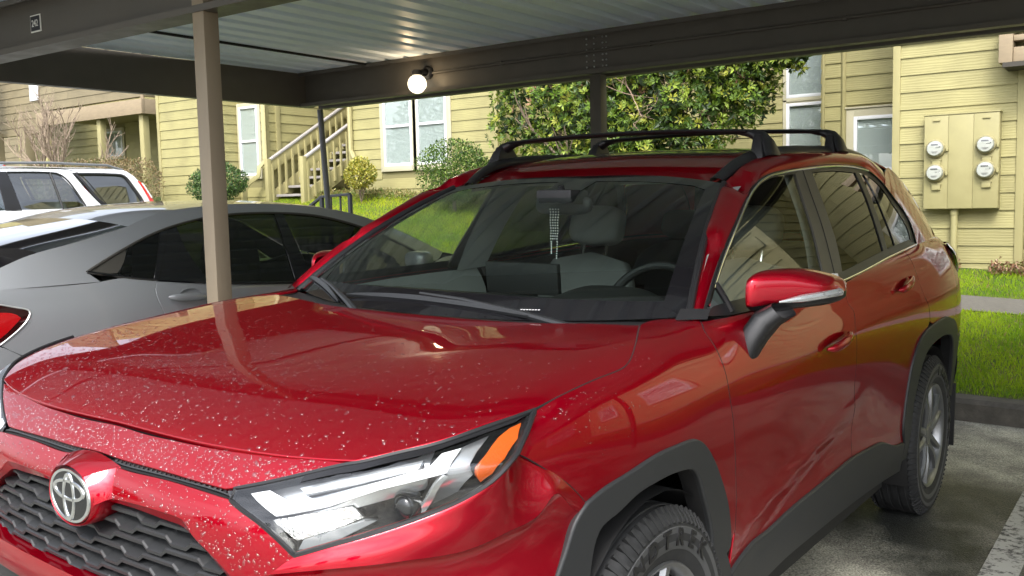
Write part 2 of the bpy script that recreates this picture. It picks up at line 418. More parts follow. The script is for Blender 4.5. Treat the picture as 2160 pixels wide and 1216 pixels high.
# lawn ground
soil = bpy.data.materials.new('lawn_ground'); soil.use_nodes = True
def _soil(m):
    n, l = m.node_tree.nodes, m.node_tree.links; p = n['Principled BSDF']; tc = n.new('ShaderNodeTexCoord')
    t = n.new('ShaderNodeTexNoise'); t.inputs['Scale'].default_value = 2.2; t.inputs['Detail'].default_value = 8; l.new(tc.outputs['Object'], t.inputs['Vector'])
    r = n.new('ShaderNodeValToRGB'); e = r.color_ramp.elements; e[0].position = .35; e[0].color = (.032, .06, .006, 1); e[1].position = .7; e[1].color = (.095, .11, .009, 1)
    l.new(t.outputs['Fac'], r.inputs['Fac']); l.new(r.outputs[0], p.inputs['Base Color']); p.inputs['Roughness'].default_value = .9
_soil(soil)
xs = np.concatenate([np.linspace(5.84, 11, 22), [14, 20, 40, 60]]); ys = np.concatenate([np.linspace(-40, -6, 9), np.linspace(-4, 20, 33), [30, 40, 60]])
tag(MB().grid([[(x, y, float(T(x, y)[0])) for y in ys] for x in xs]).build('lawn', soil, smooth=True), kind='structure')
# path
path_m = mat('path_asphalt', (.12, .112, .095), .85, noise=(30, .3, 8), bump=(140, .5, .004))
tag(MB().grid([[(x, y, float(T(x, y)[0]) + .012) for x in (7.78, 8.0, 8.3, 8.55)] for y in np.linspace(-30, 30, 81)]).build('path', path_m, smooth=True), kind='structure')

# ------------------------------------------------------------------ grass blades
def grass_mat():
    m = bpy.data.materials.new('grass_blades'); m.use_nodes = True; n, l = m.node_tree.nodes, m.node_tree.links; p = n['Principled BSDF']
    a = n.new('ShaderNodeAttribute'); a.attribute_name = 'tint'
    l.new(a.outputs['Color'], p.inputs['Base Color']); p.inputs['Roughness'].default_value = .55; p.inputs['Specular IOR Level'].default_value = .3
    tr = n.new('ShaderNodeBsdfTranslucent'); l.new(a.outputs['Color'], tr.inputs['Color']); mx = n.new('ShaderNodeMixShader'); mx.inputs[0].default_value = .35
    l.new(p.outputs[0], mx.inputs[1]); l.new(tr.outputs[0], mx.inputs[2]); l.new(mx.outputs[0], n['Material Output'].inputs['Surface'])
    return m
GM = grass_mat()
def blades(name, label, X, Y, h0, h1, wid, cols, rs):
    r = np.random.default_rng(rs); n = len(X); Z = T(X, Y)
    h = r.uniform(h0, h1, n); a = r.uniform(0, 2 * PI, n); lean = r.uniform(.1, .7, n) * h; la = r.uniform(0, 2 * PI, n); w = wid * r.uniform(.7, 1.3, n)
    b0 = np.stack([X - np.cos(a) * w, Y - np.sin(a) * w, Z - .01], -1); b1 = np.stack([X + np.cos(a) * w, Y + np.sin(a) * w, Z - .01], -1)
    m0 = np.stack([X + np.cos(la) * lean * .35, Y + np.sin(la) * lean * .35, Z + h * .62], -1); tip = np.stack([X + np.cos(la) * lean, Y + np.sin(la) * lean, Z + h], -1)
    V = np.stack([b0, b1, m0, tip], 1).reshape(-1, 3); k = np.arange(n) * 4
    F = np.stack([np.stack([k, k + 1, k + 2], -1), np.stack([k + 1, k + 3, k + 2], -1)], 1).reshape(-1, 3)
    me = bpy.data.meshes.new(name); me.from_pydata(V.tolist(), [], F.tolist())
    pn = np.array([noise.noise(Vector((x * 1.3, y * 1.3, 0))) for x, y in zip(X, Y)]) + .5 * np.array([noise.noise(Vector((x * 4, y * 4, 5))) for x, y in zip(X, Y)])
    t = np.clip(.5 + pn * .75 + r.normal(0, .22, n), 0, 1)[:, None]; c = np.array(cols[0]) * (1 - t) + np.array(cols[1]) * t
    dry = r.random(n) < .05; c[dry] = (.30, .24, .08)
    at = me.color_attributes.new('tint', 'FLOAT_COLOR', 'POINT'); at.data.foreach_set('color', np.repeat(np.concatenate([c, np.ones((n, 1))], 1), 4, 0).astype(np.float32).ravel())
    o = mesh_obj(name, me, None, GM); tag(o, label, 'grass', kind='stuff'); return o
def scatter(x0, x1, y0, y1, n, rs, skip=None):
    r = np.random.default_rng(rs); X = r.uniform(x0, x1, n); Y = r.uniform(y0, y1, n)
    if skip is not None: k = skip(X, Y); X, Y = X[k], Y[k]
    return X, Y
CG = [(.15, .29, .010), (.33, .45, .015)]
blades('grass', 'short bright lawn between the kerb and the path', *scatter(5.84, 7.78, -3.0, 4.0, 85000, 1), .018, .045, .0028, CG, 11)
blades('grass', 'bright lawn strip between the path and the meter wall', *scatter(8.56, 9.45, -2.5, 2.5, 15000, 2), .02, .05, .003, CG, 12)
blades('grass', 'sloping lawn in front of the paired window', *scatter(8.56, 11.0, 2.5, 12.5, 60000, 3), .02, .045, .0038, [(.17, .30, .009), (.40, .45, .014)], 13)

# ================================================================== CARPORT
steel = mat('carport_brown_steel', (.088, .080, .069), .45, noise=(6, .1, 4), spec=.4)
def beam(name, a, b, zb, h, parent, d=.075, lipw=.05, face=1):
    """C-channel between plan points a, b; face = side the flanges point to"""
    a, b = Vector((*a, 0)), Vector((*b, 0)); t = (b - a).normalized(); nrm = Vector((-t.y, t.x, 0)) * face
    prof = [(0, 0), (d, 0), (d, .03), (d - .004, .03), (d - .004, .006), (.005, .006), (.005, h - .006), (d - .004, h - .006), (d - .004, h - .03), (d, h - .03), (d, h), (0, h)]
    mb = MB(); P = [[tuple(q + nrm * u + Vector((0, 0, zb(q) + v))) for u, v in prof] for q in (a, b)]
    mb.grid(P, closev=True); k = len(prof); mb.f.append(tuple(range(k))); mb.f.append(tuple(range(k, 2 * k))[::-1])
    return mb.build(name, steel, parent)
zroof = lambda x: 2.585 + .004 * (x - 1.8)
carport = tag(empty('carport'), 'brown steel carport with corrugated metal roof over the red and grey cars', 'carport')
beam('front_beam', (1.80, 8.0 - 3.35), (1.80, -9.6), lambda q: 2.295, .285, carport, face=-1)
MB().box((1.795, -9.6, 2.298), (1.885, 4.65, 2.302)).build('flange', steel, carport)
beam('rear_beam', (4.895, 4.52), (4.895, -9.6), lambda q: 2.305, .295, carport, d=.08, face=-1)
beam('end_beam', (.36, 4.585), (4.99, 4.52), lambda q: 2.29 + .004 * q.x, .29, carport, face=1)
# shadowed purlin behind the rear beam's lower lip
MB().box((5.02, -9.6, 2.30), (5.10, 4.5, 2.335)).build('purlin', steel, carport)
# posts: square tube with a soft corner
def post(x, y, z1, w=.085, lean=(0, 0)):
    z0 = float(G(x, y)) - .05; mb = MB()
    mb.box((-w / 2, -w / 2, 0), (w / 2, w / 2, z1 - z0))
    o = mb.build('post', steel, carport, bevel=.008); o.location = (x + lean[0], y + lean[1], z0)
    h = z1 - z0; o.rotation_euler = (math.atan2(lean[1], h), -math.atan2(lean[0], h), 0) if lean != (0, 0) else (0, 0, 0)
    return o
post_tan = mat('carport_tan_post', (.235, .19, .132), .5, noise=(5, .10, 4, (1, 1, .3)))
def cap_plate(x, y, z): MB().box((x - .09, y - .07, z - .012), (x + .09, y + .07, z - .002)).build('cap_plate', steel, carport)
p1 = post(1.775, 1.75, 2.60, .083); p1.data.materials[0] = post_tan
post(4.93, 1.535, 2.303, .09); post(4.93, -4.3, 2.303, .09); post(4.93, -9.4, 2.303, .09)
p2 = post(1.775, -4.3, 2.29, .083); p2.data.materials[0] = post_tan; p3 = post(1.775, -9.4, 2.29, .083); p3.data.materials[0] = post_tan
lp = MB().tube([(5.15, 4.47, float(G(5.1, 4.5)) - .05), (4.99, 4.45, 2.29)], .026, 10); lp.build('corner_post', mat('grey_steel_post', (.10, .105, .115), .4, spec=.5), carport, smooth=True)
# corrugated roof: box-rib sheets running front to back, one seam line
def sheet(y0, n, name):
    pt = .208; mb = MB(); row = []
    for i in range(n):
        y = y0 + i * pt
        row += [(y, 0), (y + .120, 0), (y + .146, .045), (y + .182, .045), (y + pt, 0)]
    xs = np.linspace(.35, 5.42, 2)
    mb.grid([[(x, y, zroof(x) + z + .003) for y, z in row] for x in xs])
    return mb.build(name, roof_m, carport)
roof_m = mat('galvanised_roof', (.76, .86, .97), .4, metal=.0, noise=(3, .10, 6, (.3, 2, 1)), spec=.5)
rib_y = 3.70
for k in range(16):
    sheet(3.705 - .962 * k if k else 3.705, 4 if k == 0 else 4, 'roof_sheet') if k == 0 else sheet(3.698 - .832 * k, 4, 'roof_sheet')
MB().box((.36, 3.690, zroof(3) - .004), (5.40, 3.712, zroof(3) + .012)).build('seam_strip', mat('seam_black', (.006, .006, .006), .8), carport)
# screws at the post joint and conduit along the rear beam
def screw_rows():
    mb = MB()
    for y in (1.60, 1.54, 1.47, 1.44):
        for z in (2.36, 2.40, 2.44, 2.48, 2.52, 2.56):
            mb.lathe([(.007, 0), (.007, .004), (.003, .007), (0, .007)], 6, Matrix.Translation((4.889, y, z)) @ Matrix.Rotation(-PI / 2, 4, 'Y'))
    tag(mb.build('screw_heads', mat('zinc', (.5, .5, .5), .3, metal=.9), carport), kind='stuff')
screw_rows()
MB().tube([(4.875, 3.02, 2.462), (4.875, 1.5, 2.468), (4.875, -4.1, 2.47)], .011, 8).build('conduit', steel, carport, smooth=True)
for y in (2.35, 1.1, -.2, -1.6): MB().box((4.868, y - .012, 2.452), (4.892, y + .012, 2.484)).build('conduit_clip', steel, carport)
# number plate 242
sg = tag(empty('number_sign', (1.795, 3.237, 2.443)), 'small black number plate reading 242 on the front beam', 'sign')
MB().box((-.006, -.052, -.046), (0, .052, .046)).build('plate_border', mat('sign_white', (.75, .75, .72), .5), sg, bevel=.001)
MB().box((-.0085, -.045, -.039), (-.004, .045, .039)).build('plate', mat('sign_black', (.012, .012, .016), .5), sg)
def text(name, body, size, loc, rot, m, parent, depth=.001, align='CENTER', sx=1.0, bold=0.):
    c = bpy.data.curves.new(name, 'FONT'); c.body = body; c.size = size; c.extrude = depth; c.align_x = align; c.align_y = 'CENTER'; c.offset = bold
    o = bpy.data.objects.new(name, c); COL.objects.link(o)
    dg = bpy.context.evaluated_depsgraph_get(); me = bpy.data.meshes.new_from_object(o.evaluated_get(dg))
    bpy.data.objects.remove(o); o = mesh_obj(name, me, parent); me.materials.clear(); me.materials.append(m)
    o.location = loc; o.rotation_euler = rot; o.scale = (sx, 1, 1); return o
text('number', '242', .052, (-.0095, 0, -.001), (R(90), 0, R(-90)), MATS['sign_white'], sg, sx=.85)

# globe lamp on the rear beam
lamp = tag(empty('globe_lamp', (4.89, 3.10, 2.41)), 'lit round globe lamp on a black bracket under the rear beam', 'lamp')
blk = mat('black_bracket', (.012, .012, .014), .4)
MB().lathe([(.0, 0), (.052, 0), (.055, .012), (.04, .03), (.03, .034)], 20, Matrix.Translation((0, -.02, .06)) @ Matrix.Rotation(-PI / 2, 4, 'Y')).build('back_plate', blk, lamp, smooth=True)
MB().tube([(-.02, -.02, .06), (-.06, -.005, .066), (-.09, .01, .056)], .018, 10).build('arm', blk, lamp, smooth=True)
MB().lathe([(.0, .03), (.034, .03), (.042, .014), (.042, -.008), (.03, -.012)], 20, Matrix.Translation((-.10, .015, .045))).build('socket', blk, lamp, smooth=True)
gm = bpy.data.materials.new('lit_globe'); gm.use_nodes = True
_n, _l = gm.node_tree.nodes, gm.node_tree.links; _p = _n['Principled BSDF']
_p.inputs['Base Color'].default_value = (.9, .86, .75, 1); _p.inputs['Roughness'].default_value = .2
_p.inputs['Emission Color'].default_value = (1, .86, .62, 1)
_t = _n.new('ShaderNodeTexNoise'); _t.inputs['Scale'].default_value = 6; _t.inputs['Detail'].default_value = 4
_rg = _n.new('ShaderNodeMapRange'); _rg.inputs[3].default_value = .75; _rg.inputs[4].default_value = 1.45; _l.new(_t.outputs['Fac'], _rg.inputs[0]); _l.new(_rg.outputs[0], _p.inputs['Emission Strength'])
MB().lathe([(.028, .07), (.05, .056)] + [(.0755 * math.sin(t), .0755 * math.cos(t)) for t in np.linspace(.75, PI, 16)], 32, Matrix.Translation((-.10, .015, -.035))).build('globe', gm, lamp, smooth=True)
pl = bpy.data.lights.new('bulb', 'POINT'); pl.energy = 4.5; pl.color = (1, .72, .40); pl.shadow_soft_size = .07
plo = bpy.data.objects.new('bulb', pl); link(plo, lamp); plo.location = (-.135, .015, -.005)

# ================================================================== BUILDINGS
def siding_mat(name, col):
    m = bpy.data.materials.new(name); m.use_nodes = True; MATS[name] = m; n, l = m.node_tree.nodes, m.node_tree.links; p = n['Principled BSDF']
    tc = n.new('ShaderNodeTexCoord'); oi = n.new('ShaderNodeObjectInfo')
    off = n.new('ShaderNodeVectorMath'); off.operation = 'MULTIPLY_ADD'; off.inputs[1].default_value = (7, 0, 0)
    sc = n.new('ShaderNodeCombineXYZ'); l.new(oi.outputs['Random'], sc.inputs[0]); l.new(oi.outputs['Random'], sc.inputs[2])
    l.new(sc.outputs[0], off.inputs[0]); off.inputs[1].default_value = (9, 9, 9); l.new(tc.outputs['Object'], off.inputs[2])
    mp = n.new('ShaderNodeMapping'); mp.inputs['Scale'].default_value = (1.3, 1, 7); l.new(off.outputs[0], mp.inputs['Vector'])
    w = n.new('ShaderNodeTexWave'); w.wave_type = 'BANDS'; w.bands_direction = 'Z'; w.inputs['Scale'].default_value = 1.6; w.inputs['Distortion'].default_value = 7; w.inputs['Detail'].default_value = 3; w.inputs['Detail Scale'].default_value = 1.0
    l.new(mp.outputs[0], w.inputs['Vector'])
    t = n.new('ShaderNodeTexNoise'); t.inputs['Scale'].default_value = 2.5; t.inputs['Detail'].default_value = 6; l.new(off.outputs[0], t.inputs['Vector'])
    r = n.new('ShaderNodeMapRange'); r.inputs[1].default_value = .25; r.inputs[2].default_value = .75; r.inputs[3].default_value = .80; r.inputs[4].default_value = 1.13; l.new(t.outputs['Fac'], r.inputs[0])
    rr = n.new('ShaderNodeMapRange'); rr.inputs[3].default_value = .95; rr.inputs[4].default_value = 1.05; l.new(oi.outputs['Random'], rr.inputs[0])
    mu = n.new('ShaderNodeMath'); mu.operation = 'MULTIPLY'; l.new(r.outputs[0], mu.inputs[0]); l.new(rr.outputs[0], mu.inputs[1])
    x = n.new('ShaderNodeVectorMath'); x.operation = 'SCALE'; x.inputs[0].default_value = col; l.new(mu.outputs[0], x.inputs['Scale']); l.new(x.outputs[0], p.inputs['Base Color'])
    b = n.new('ShaderNodeBump'); b.inputs['Strength'].default_value = .35; b.inputs['Distance'].default_value = .004; l.new(w.outputs['Fac'], b.inputs['Height']); l.new(b.outputs[0], p.inputs['Normal'])
    p.inputs['Roughness'].default_value = .6; p.inputs['Specular IOR Level'].default_value = .35
    return m
OLIVE = siding_mat('siding_olive', (.298, .270, .118)); TRIMC = mat('trim_olive', (.315, .282, .130), .6, noise=(4, .08, 5))
BROWNS = siding_mat('siding_tan', (.19, .158, .092)); CREAM = mat('casing_cream', (.42, .39, .27), .6, noise=(6, .06, 4))
VINYL = mat('vinyl_white', (.66, .67, .68), .35); BACK = mat('wall_backing', (.2, .18, .08), .9)
WGLASS = glass('window_glass', (.90, .93, .92), f0=.05); BLIND = mat('blind_slats', (.60, .62, .60), .55); ROOM = mat('dark_room', (.02, .022, .022), .9)
_boards = {}
def board_mesh(L, h, m):
    k = (round(L, 3), round(h, 3), m.name)
    if k not in _boards:
        mb = MB(); e = .006
        mb.add([(0, 0, 0), (L, 0, 0), (L, -.018, 0), (0, -.018, 0), (0, 0, h + e), (L, 0, h + e), (L, -.004, h + e), (0, -.004, h + e)], [(0, 3, 2, 1), (4, 5, 6, 7), (2, 3, 7, 6), (0, 4, 7, 3), (1, 2, 6, 5), (0, 1, 5, 4)])
        me = bpy.data.meshes.new('siding_board'); me.from_pydata(mb.v, [], mb.f); me.materials.append(m); _boards[k] = me
    return _boards[k]
class Wall:
    """a wall from plan point a to b; seen from outside, a is on the left"""
    def __init__(s, root, a, b, z0, z1, m=OLIVE, ex=.178, holes=(), zoff=0.):
        s.root, s.a, s.b, s.z0, s.z1 = root, Vector((*a, 0)), Vector((*b, 0)), z0, z1
        s.t = (s.b - s.a).normalized(); s.L = (s.b - s.a).length; s.rz = math.atan2(s.t.y, s.t.x); s.n = Vector((s.t.y, -s.t.x, 0))
        MB().box((0, 0, 0), (s.L, .10, z1 - z0), None).build('wall', BACK, root).matrix_basis = s.M(0, z0)
        z = z0 + zoff - ex
        while z < z1:
            lo, hi = max(z, z0), min(z + ex, z1)
            if hi - lo > .02:
                cuts = [(0, s.L)]
                for (u0, u1, w0, w1) in holes:
                    if w0 < hi - .01 and w1 > lo + .01:
                        nc = []
                        for c0, c1 in cuts:
                            if u0 > c0: nc.append((c0, min(u0, c1)))
                            if u1 < c1: nc.append((max(u1, c0), c1))
                        cuts = [c for c in nc if c[1] - c[0] > .01]
                joined = []
                for c0, c1 in cuts:                       # long courses are butted from shorter boards
                    if c1 - c0 > 1.6:
                        j = c0 + (c1 - c0) * (.25 + .5 * ((int(round(z * 1000)) * 7919) % 97) / 97); joined += [(c0, j - .0015), (j + .0015, c1)]
                    else: joined.append((c0, c1))
                for c0, c1 in joined:
                    o = bpy.data.objects.new('siding_board', board_mesh(c1 - c0, hi - lo, m)); link(o, root); o.matrix_basis = s.M(c0, lo)
            z += ex
    def M(s, u, z, out=0.):
        """frame on the wall: x along, -y outwards"""
        p = s.a + s.t * u + s.n * out + Vector((0, 0, z)); return Matrix.Translation(p) @ Matrix.Rotation(s.rz, 4, 'Z')
    def trim(s, u0, u1, z0, z1, d=.028, m=TRIMC, name='trim_board'):
        o = MB().box((0, -d, 0), (u1 - u0, -.001, z1 - z0)).build(name, m, s.root, bevel=.003); o.matrix_basis = s.M(u0, z0); return o
    def window(s, u0, u1, z0, z1, cas=.085, rail=.5, blind='both', cm=CREAM, gap=0.0):
        """casing is the part; frame, panes and blinds are its pieces"""
        w, h = u1 - u0, z1 - z0; mb = MB(); d = .034
        mb.box((-cas, -d, -cas), (0, -.001, h + cas)); mb.box((w, -d, -cas), (w + cas, -.001, h + cas)); mb.box((0, -d, h), (w, -.001, h + cas)); mb.box((0, -d - .012, -cas), (w, -.001, 0))
        o = mb.build('window', cm, s.root, bevel=.003); o.matrix_basis = s.M(u0, z0)
        f = .042; fr = MB(); fd = .046
        fr.box((0, -fd, 0), (f, .02, h)); fr.box((w - f, -fd, 0), (w, .02, h)); fr.box((f, -fd, h - f), (w - f, .02, h)); fr.box((f, -fd, 0), (w - f, .02, f))
        if rail: fr.box((f, -fd + .004, h * rail - .022), (w - f, .015, h * rail + .022))
        fr.build('frame', VINYL, o, bevel=.004)
        MB().box((f, -.020, f), (w - f, -.018, (h * rail if rail else h) - f * .5)).build('pane', WGLASS, o)
        if rail: MB().box((f, -.030, h * rail + .022), (w - f, -.028, h - f)).build('pane', WGLASS, o)
        MB().box((.0, .0015, 0), (w, .004, h)).build('room', ROOM, o)
        b0, b1 = {'both': (f, h - f), 'top': (h * (rail or .5) - .12, h - f), 'none': (0, 0)}[blind]
        if b1 > b0:
            sl = MB(); z = b0
            while z < b1: sl.add([(f, -.014, z), (w - f, -.014, z), (w - f, -.006, z + .0238), (f, -.006, z + .0238)], [(0, 1, 2, 3)]); z += .0225
            sl.build('blinds', BLIND, o, recalc=False)
        return o
def downspout(root, pts, m=TRIMC, w=.06, name='downspout'):
    mb = MB(); mb.tube(pts, w * .6, 4); return mb.build(name, m, root, bevel=.006)

# ---- meter wing (nearest wall on the right) and its recess
bm_ = tag(empty('apartment_building', (9.6, 0, .5)), 'olive sided apartment building whose nearest wall carries the electric meters', 'building')
bm_r = empty('x'); bpy.data.objects.remove(bm_r)
def at_origin(root):
    """parts are given in scene coordinates"""
    root.matrix_basis = Matrix.Identity(4)
at_origin(bm_)
Z0, ZT = .30, 7.4
wA = Wall(bm_, (9.6, .637), (9.6, -.56), Z0, ZT, zoff=(2.83 - Z0) % .178)
wA.trim(0, .075, Z0, ZT); wA.trim(wA.L - .02, wA.L + .055, Z0, ZT)
wA.trim(.075, wA.L - .02, 2.975, 3.03, .04)
wAs = Wall(bm_, (9.6, -.615), (10.9, -.615), Z0, ZT); wAs.trim(.0, .07, Z0, ZT)
wB = Wall(bm_, (10.8, 1.75), (10.8, .66), Z0, ZT, holes=[(.30, 1.09, 1.66, 2.44)], zoff=(3.02 - Z0) % .172, ex=.172)
wB.trim(0, .03, Z0, ZT); wB.window(.385, 1.0, 1.70, 2.36, cas=.09, rail=None)
wB.trim(.28, 1.09, 2.455, 2.475, .05, CREAM)
MB().tube([(10.765, 1.49, .6), (10.765, 1.49, 5.5)], .03, 4).build('downspout', TRIMC, bm_, bevel=.005)
wBs = Wall(bm_, (11.8, 1.76), (10.8, 1.76), Z0, ZT)
wC = Wall(bm_, (11.8, 3.6), (11.8, 1.76), Z0, ZT, holes=[(1.0, 1.66, 2.0, 3.8)])
wC.window(1.06, 1.62, 1.75, 2.68, rail=None, blind='top', cas=.05); wC.window(1.06, 1.62, 2.75, 3.9, rail=None, cas=.05)
# wing that carries on to the right, out of the picture but mirrored in the car's flank
wD = Wall(bm_, (10.9, -.62), (10.9, -3.2), 0.2, ZT, holes=[(.7, 1.9, 1.3, 2.6)]); wD.window(.8, 1.8, 1.4, 2.5)
wE = Wall(bm_, (8.2, -3.2), (8.2, -9.5), 0.0, ZT, holes=[(1.4, 3.0, 1.1, 2.5), (4.2, 5.4, 1.1, 2.5), (1.4, 3.0, 3.7, 5.0), (4.2, 5.4, 3.7, 5.0)])
for u in (1.5, 4.3):
    wE.window(u, u + 1.4 if u < 2 else u + 1.0, 1.2, 2.4); wE.window(u, u + 1.4 if u < 2 else u + 1.0, 3.8, 4.9)
wE.trim(-.03, .09, 0, ZT); wE.trim(0.1, 6.3, 2.95, 3.12, .04)
wEs = Wall(bm_, (10.9, -3.2), (8.2, -3.2), 0.1, ZT)
wF = Wall(bm_, (8.2, -9.5), (3.0, -12.5), -.1, ZT, holes=[(.9, 2.3, 1.0, 2.4), (3.4, 4.8, 1.0, 2.4)])
wF.window(1.0, 2.2, 1.1, 2.3); wF.window(3.5, 4.7, 1.1, 2.3); wF.trim(0, .1, -.1, ZT)
# deck edge at the picture's right border
dk = tag(empty('deck'), 'tan timber deck edge jutting out beside the meter wall', 'deck')
tan = mat('deck_tan', (.26, .205, .13), .75, noise=(8, .15, 6, (1, 1, 4)), bump=(30, .3, .004))
MB().box((9.30, -.52, 2.655), (9.56, -.40, 3.06)).build('post_end', tan, dk, bevel=.006)
MB().box((9.34, -1.9, 2.655), (9.52, -.522, 2.80)).build('fascia_board', tan, dk, bevel=.006)
MB().box((9.34, -1.9, 2.86), (9.52, -.522, 2.915)).build('rail_board', tan, dk, bevel=.006)
MB().box((9.36, -1.9, 2.975), (9.52, -.522, 3.05)).build('top_board', tan, dk, bevel=.006)
for y in (-.66, -.86, -1.06): MB().box((9.40, y - .03, 2.80), (9.46, y + .03, 2.975)).build('baluster', tan, dk)
MB().box((9.2, -1.9, 2.60), (9.62, -.45, 2.645)).build('soffit', mat('dark_soffit', (.05, .045, .035), .8), dk)

# ---- electric meter cabinet
mc = tag(empty('meter_cabinet', (9.582, 0, 1.25)), 'olive painted electric meter cabinet with four round glass meters', 'meter cabinet')
CAB = mat('cabinet_olive', (.295, .266, .122), .5, noise=(7, .07, 5))
MB().box((-.13, -.405, 0), (0, .292, .955)).build('cabinet', CAB, mc, bevel=.006)
MB().box((-.142, -.412, .955), (0, .299, .968)).build('rain_lip', CAB, mc, bevel=.003)
for y0, y1 in ((.288, .064), (.058, -.168), (-.174, -.401)):
    MB().box((-.137, y1, .006), (-.1302, y0, .948)).build('door_panel', CAB, mc, bevel=.003)
for y in (.175, -.288):
    MB().box((-.15, y - .035, .895), (-.138, y + .035, .912)).build('handle', CAB, mc, bevel=.003)
ring_m = mat('meter_ring', (.28, .25, .125), .5); dial_m = mat('meter_dial', (.46, .46, .42), .5); dome = glass('meter_glass', (.93, .95, .93))
def meter(y, z):
    M_ = Matrix.Translation((-.137, y, z)) @ Matrix.Rotation(-PI / 2, 4, 'Y')
    o = MB().lathe([(0, 0), (.090, 0), (.094, .008), (.094, .028), (.088, .04), (.082, .042), (.082, .025), (0, .025)], 32, M_).build('meter', ring_m, mc, smooth=True, sharp=30)
    MB().lathe([(.080, .025), (.074, .066), (.068, .074), (0, .0755)], 28, M_).build('dial', dial_m, o, smooth=True, sharp=30)
    MB().lathe([(.0825, .042), (.078, .072), (.070, .082), (.05, .086), (0, .088)], 28, M_).build('glass_cover', dome, o, smooth=True)
    dk_ = mat('meter_print', (.10, .10, .10), .6)
    pr = MB(); pr.box((-.2140, y - .034, z + .03), (-.2128, y + .034, z + .046)); pr.box((-.2140, y - .05, z + .004), (-.2128, y - .01, z + .009)); pr.box((-.2140, y - .03, z - .035), (-.2128, y + .03, z - .031)); pr.box((-.2140, y - .02, z - .045), (-.2128, y + .02, z - .041))
    pr.box((-.2140, y - .055, z + .01), (-.2128, y - .045, z + .02)); pr.build('print', dk_, o)
    lk = MB().box((-.165, y - .12, z - .03), (-.137, y - .098, z + .01)); lk.build('clamp', CAB, o, bevel=.003)
    lb = MB(); lb.box((-.162, y - .052, z - .175), (-.137, y + .03, z - .12)); lb.box((-.166, y - .06, z - .122), (-.137, y + .035, z - .112)); lb.build('latch', CAB, o, bevel=.004)
    return o
for y, z in ((.178, .618), (.178, .372), (-.287, .635), (-.287, .385)): meter(y, z)
MB().tube([(-.06, .006, 0), (-.06, .006, -.75)], .034, 16).build('conduit', CAB, mc, smooth=True)
MB().tube([(-.06, .006, -.0), (-.06, .006, -.06)], .041, 16).build('conduit_collar', CAB, mc, smooth=True)

# ---- middle building with the paired window
bmid = tag(empty('apartment_building'), 'olive sided apartment building with the paired white window and a round shrub', 'building')
Zm = 1.35
wM = Wall(bmid, (11.1, 10.23), (11.1, 6.93), Zm, 6.2, ex=.178, holes=[(.78, 2.36, 2.02, 3.55)], zoff=(3.13 - Zm) % .178)
wM.trim(3.22, 3.30, Zm, 6.2); wM.trim(0, .075, Zm, 6.2)
wM.window(.87, 1.515, 2.10, 3.45, cas=.09, rail=.5); wM.window(1.625, 2.27, 2.10, 3.45, cas=.09, rail=.5)
wMr = Wall(bmid, (11.1, 6.925), (15.0, 6.925), Zm - .4, 6.2, m=OLIVE); wMr.trim(.0, .08, Zm - .4, 6.2)
wMb = Wall(bmid, (13.4, 6.9), (13.4, 3.0), .8, 6.2)
wMl = Wall(bmid, (15.0, 10.24), (11.1, 10.24), Zm, 6.2)
MB().tube([(11.04, 10.14, 6.0), (11.04, 10.14, 2.42), (11.02, 10.06, 2.30), (11.02, 9.98, 2.20), (11.02, 9.96, 2.02)], .045, 8).build('downspout', TRIMC, bmid, smooth=True)
MB().box((10.93, 9.86, 1.93), (11.09, 10.1, 1.99)).build('splash_block', TRIMC, bmid, bevel=.006)

# ---- left building: bright end wall, return, tall window
bl = tag(empty('apartment_building'), 'olive sided apartment building behind the stairs with one tall narrow window', 'building')
wL1 = Wall(bl, (9.76, 13.93), (9.76, 12.6), 1.3, 6.4, ex=.171, zoff=.09); wL1.trim(0, .08, 1.3, 6.4); wL1.trim(1.26, 1.33, 1.3, 6.4)
wL2 = Wall(bl, (9.76, 12.595), (10.55, 12.595), 1.3, 6.4, ex=.171)
wL3 = Wall(bl, (10.55, 12.59), (10.55, 11.86), 1.3, 6.4, holes=[(.02, .66, 1.97, 3.42)], ex=.171)
wL3.window(.08, .60, 2.04, 3.32, cas=.065, rail=.5)
wL4 = Wall(bl, (10.55, 11.85), (14.5, 11.85), 1.3, 6.4, ex=.171); wL4.trim(0, .09, 1.3, 6.4); wL4.trim(.26, .36, 1.3, 6.4, .035)
wL5 = Wall(bl, (14.4, 11.85), (14.4, 10.2), 1.3, 6.4)
downspout(bl, [(10.5, 11.80, 6.2), (10.5, 11.80, 2.30), (10.38, 11.83, 2.18), (10.36, 11.84, 2.02), (10.26, 11.98, 1.90), (10.22, 12.06, 1.78), (10.22, 12.06, 1.55)], w=.09)

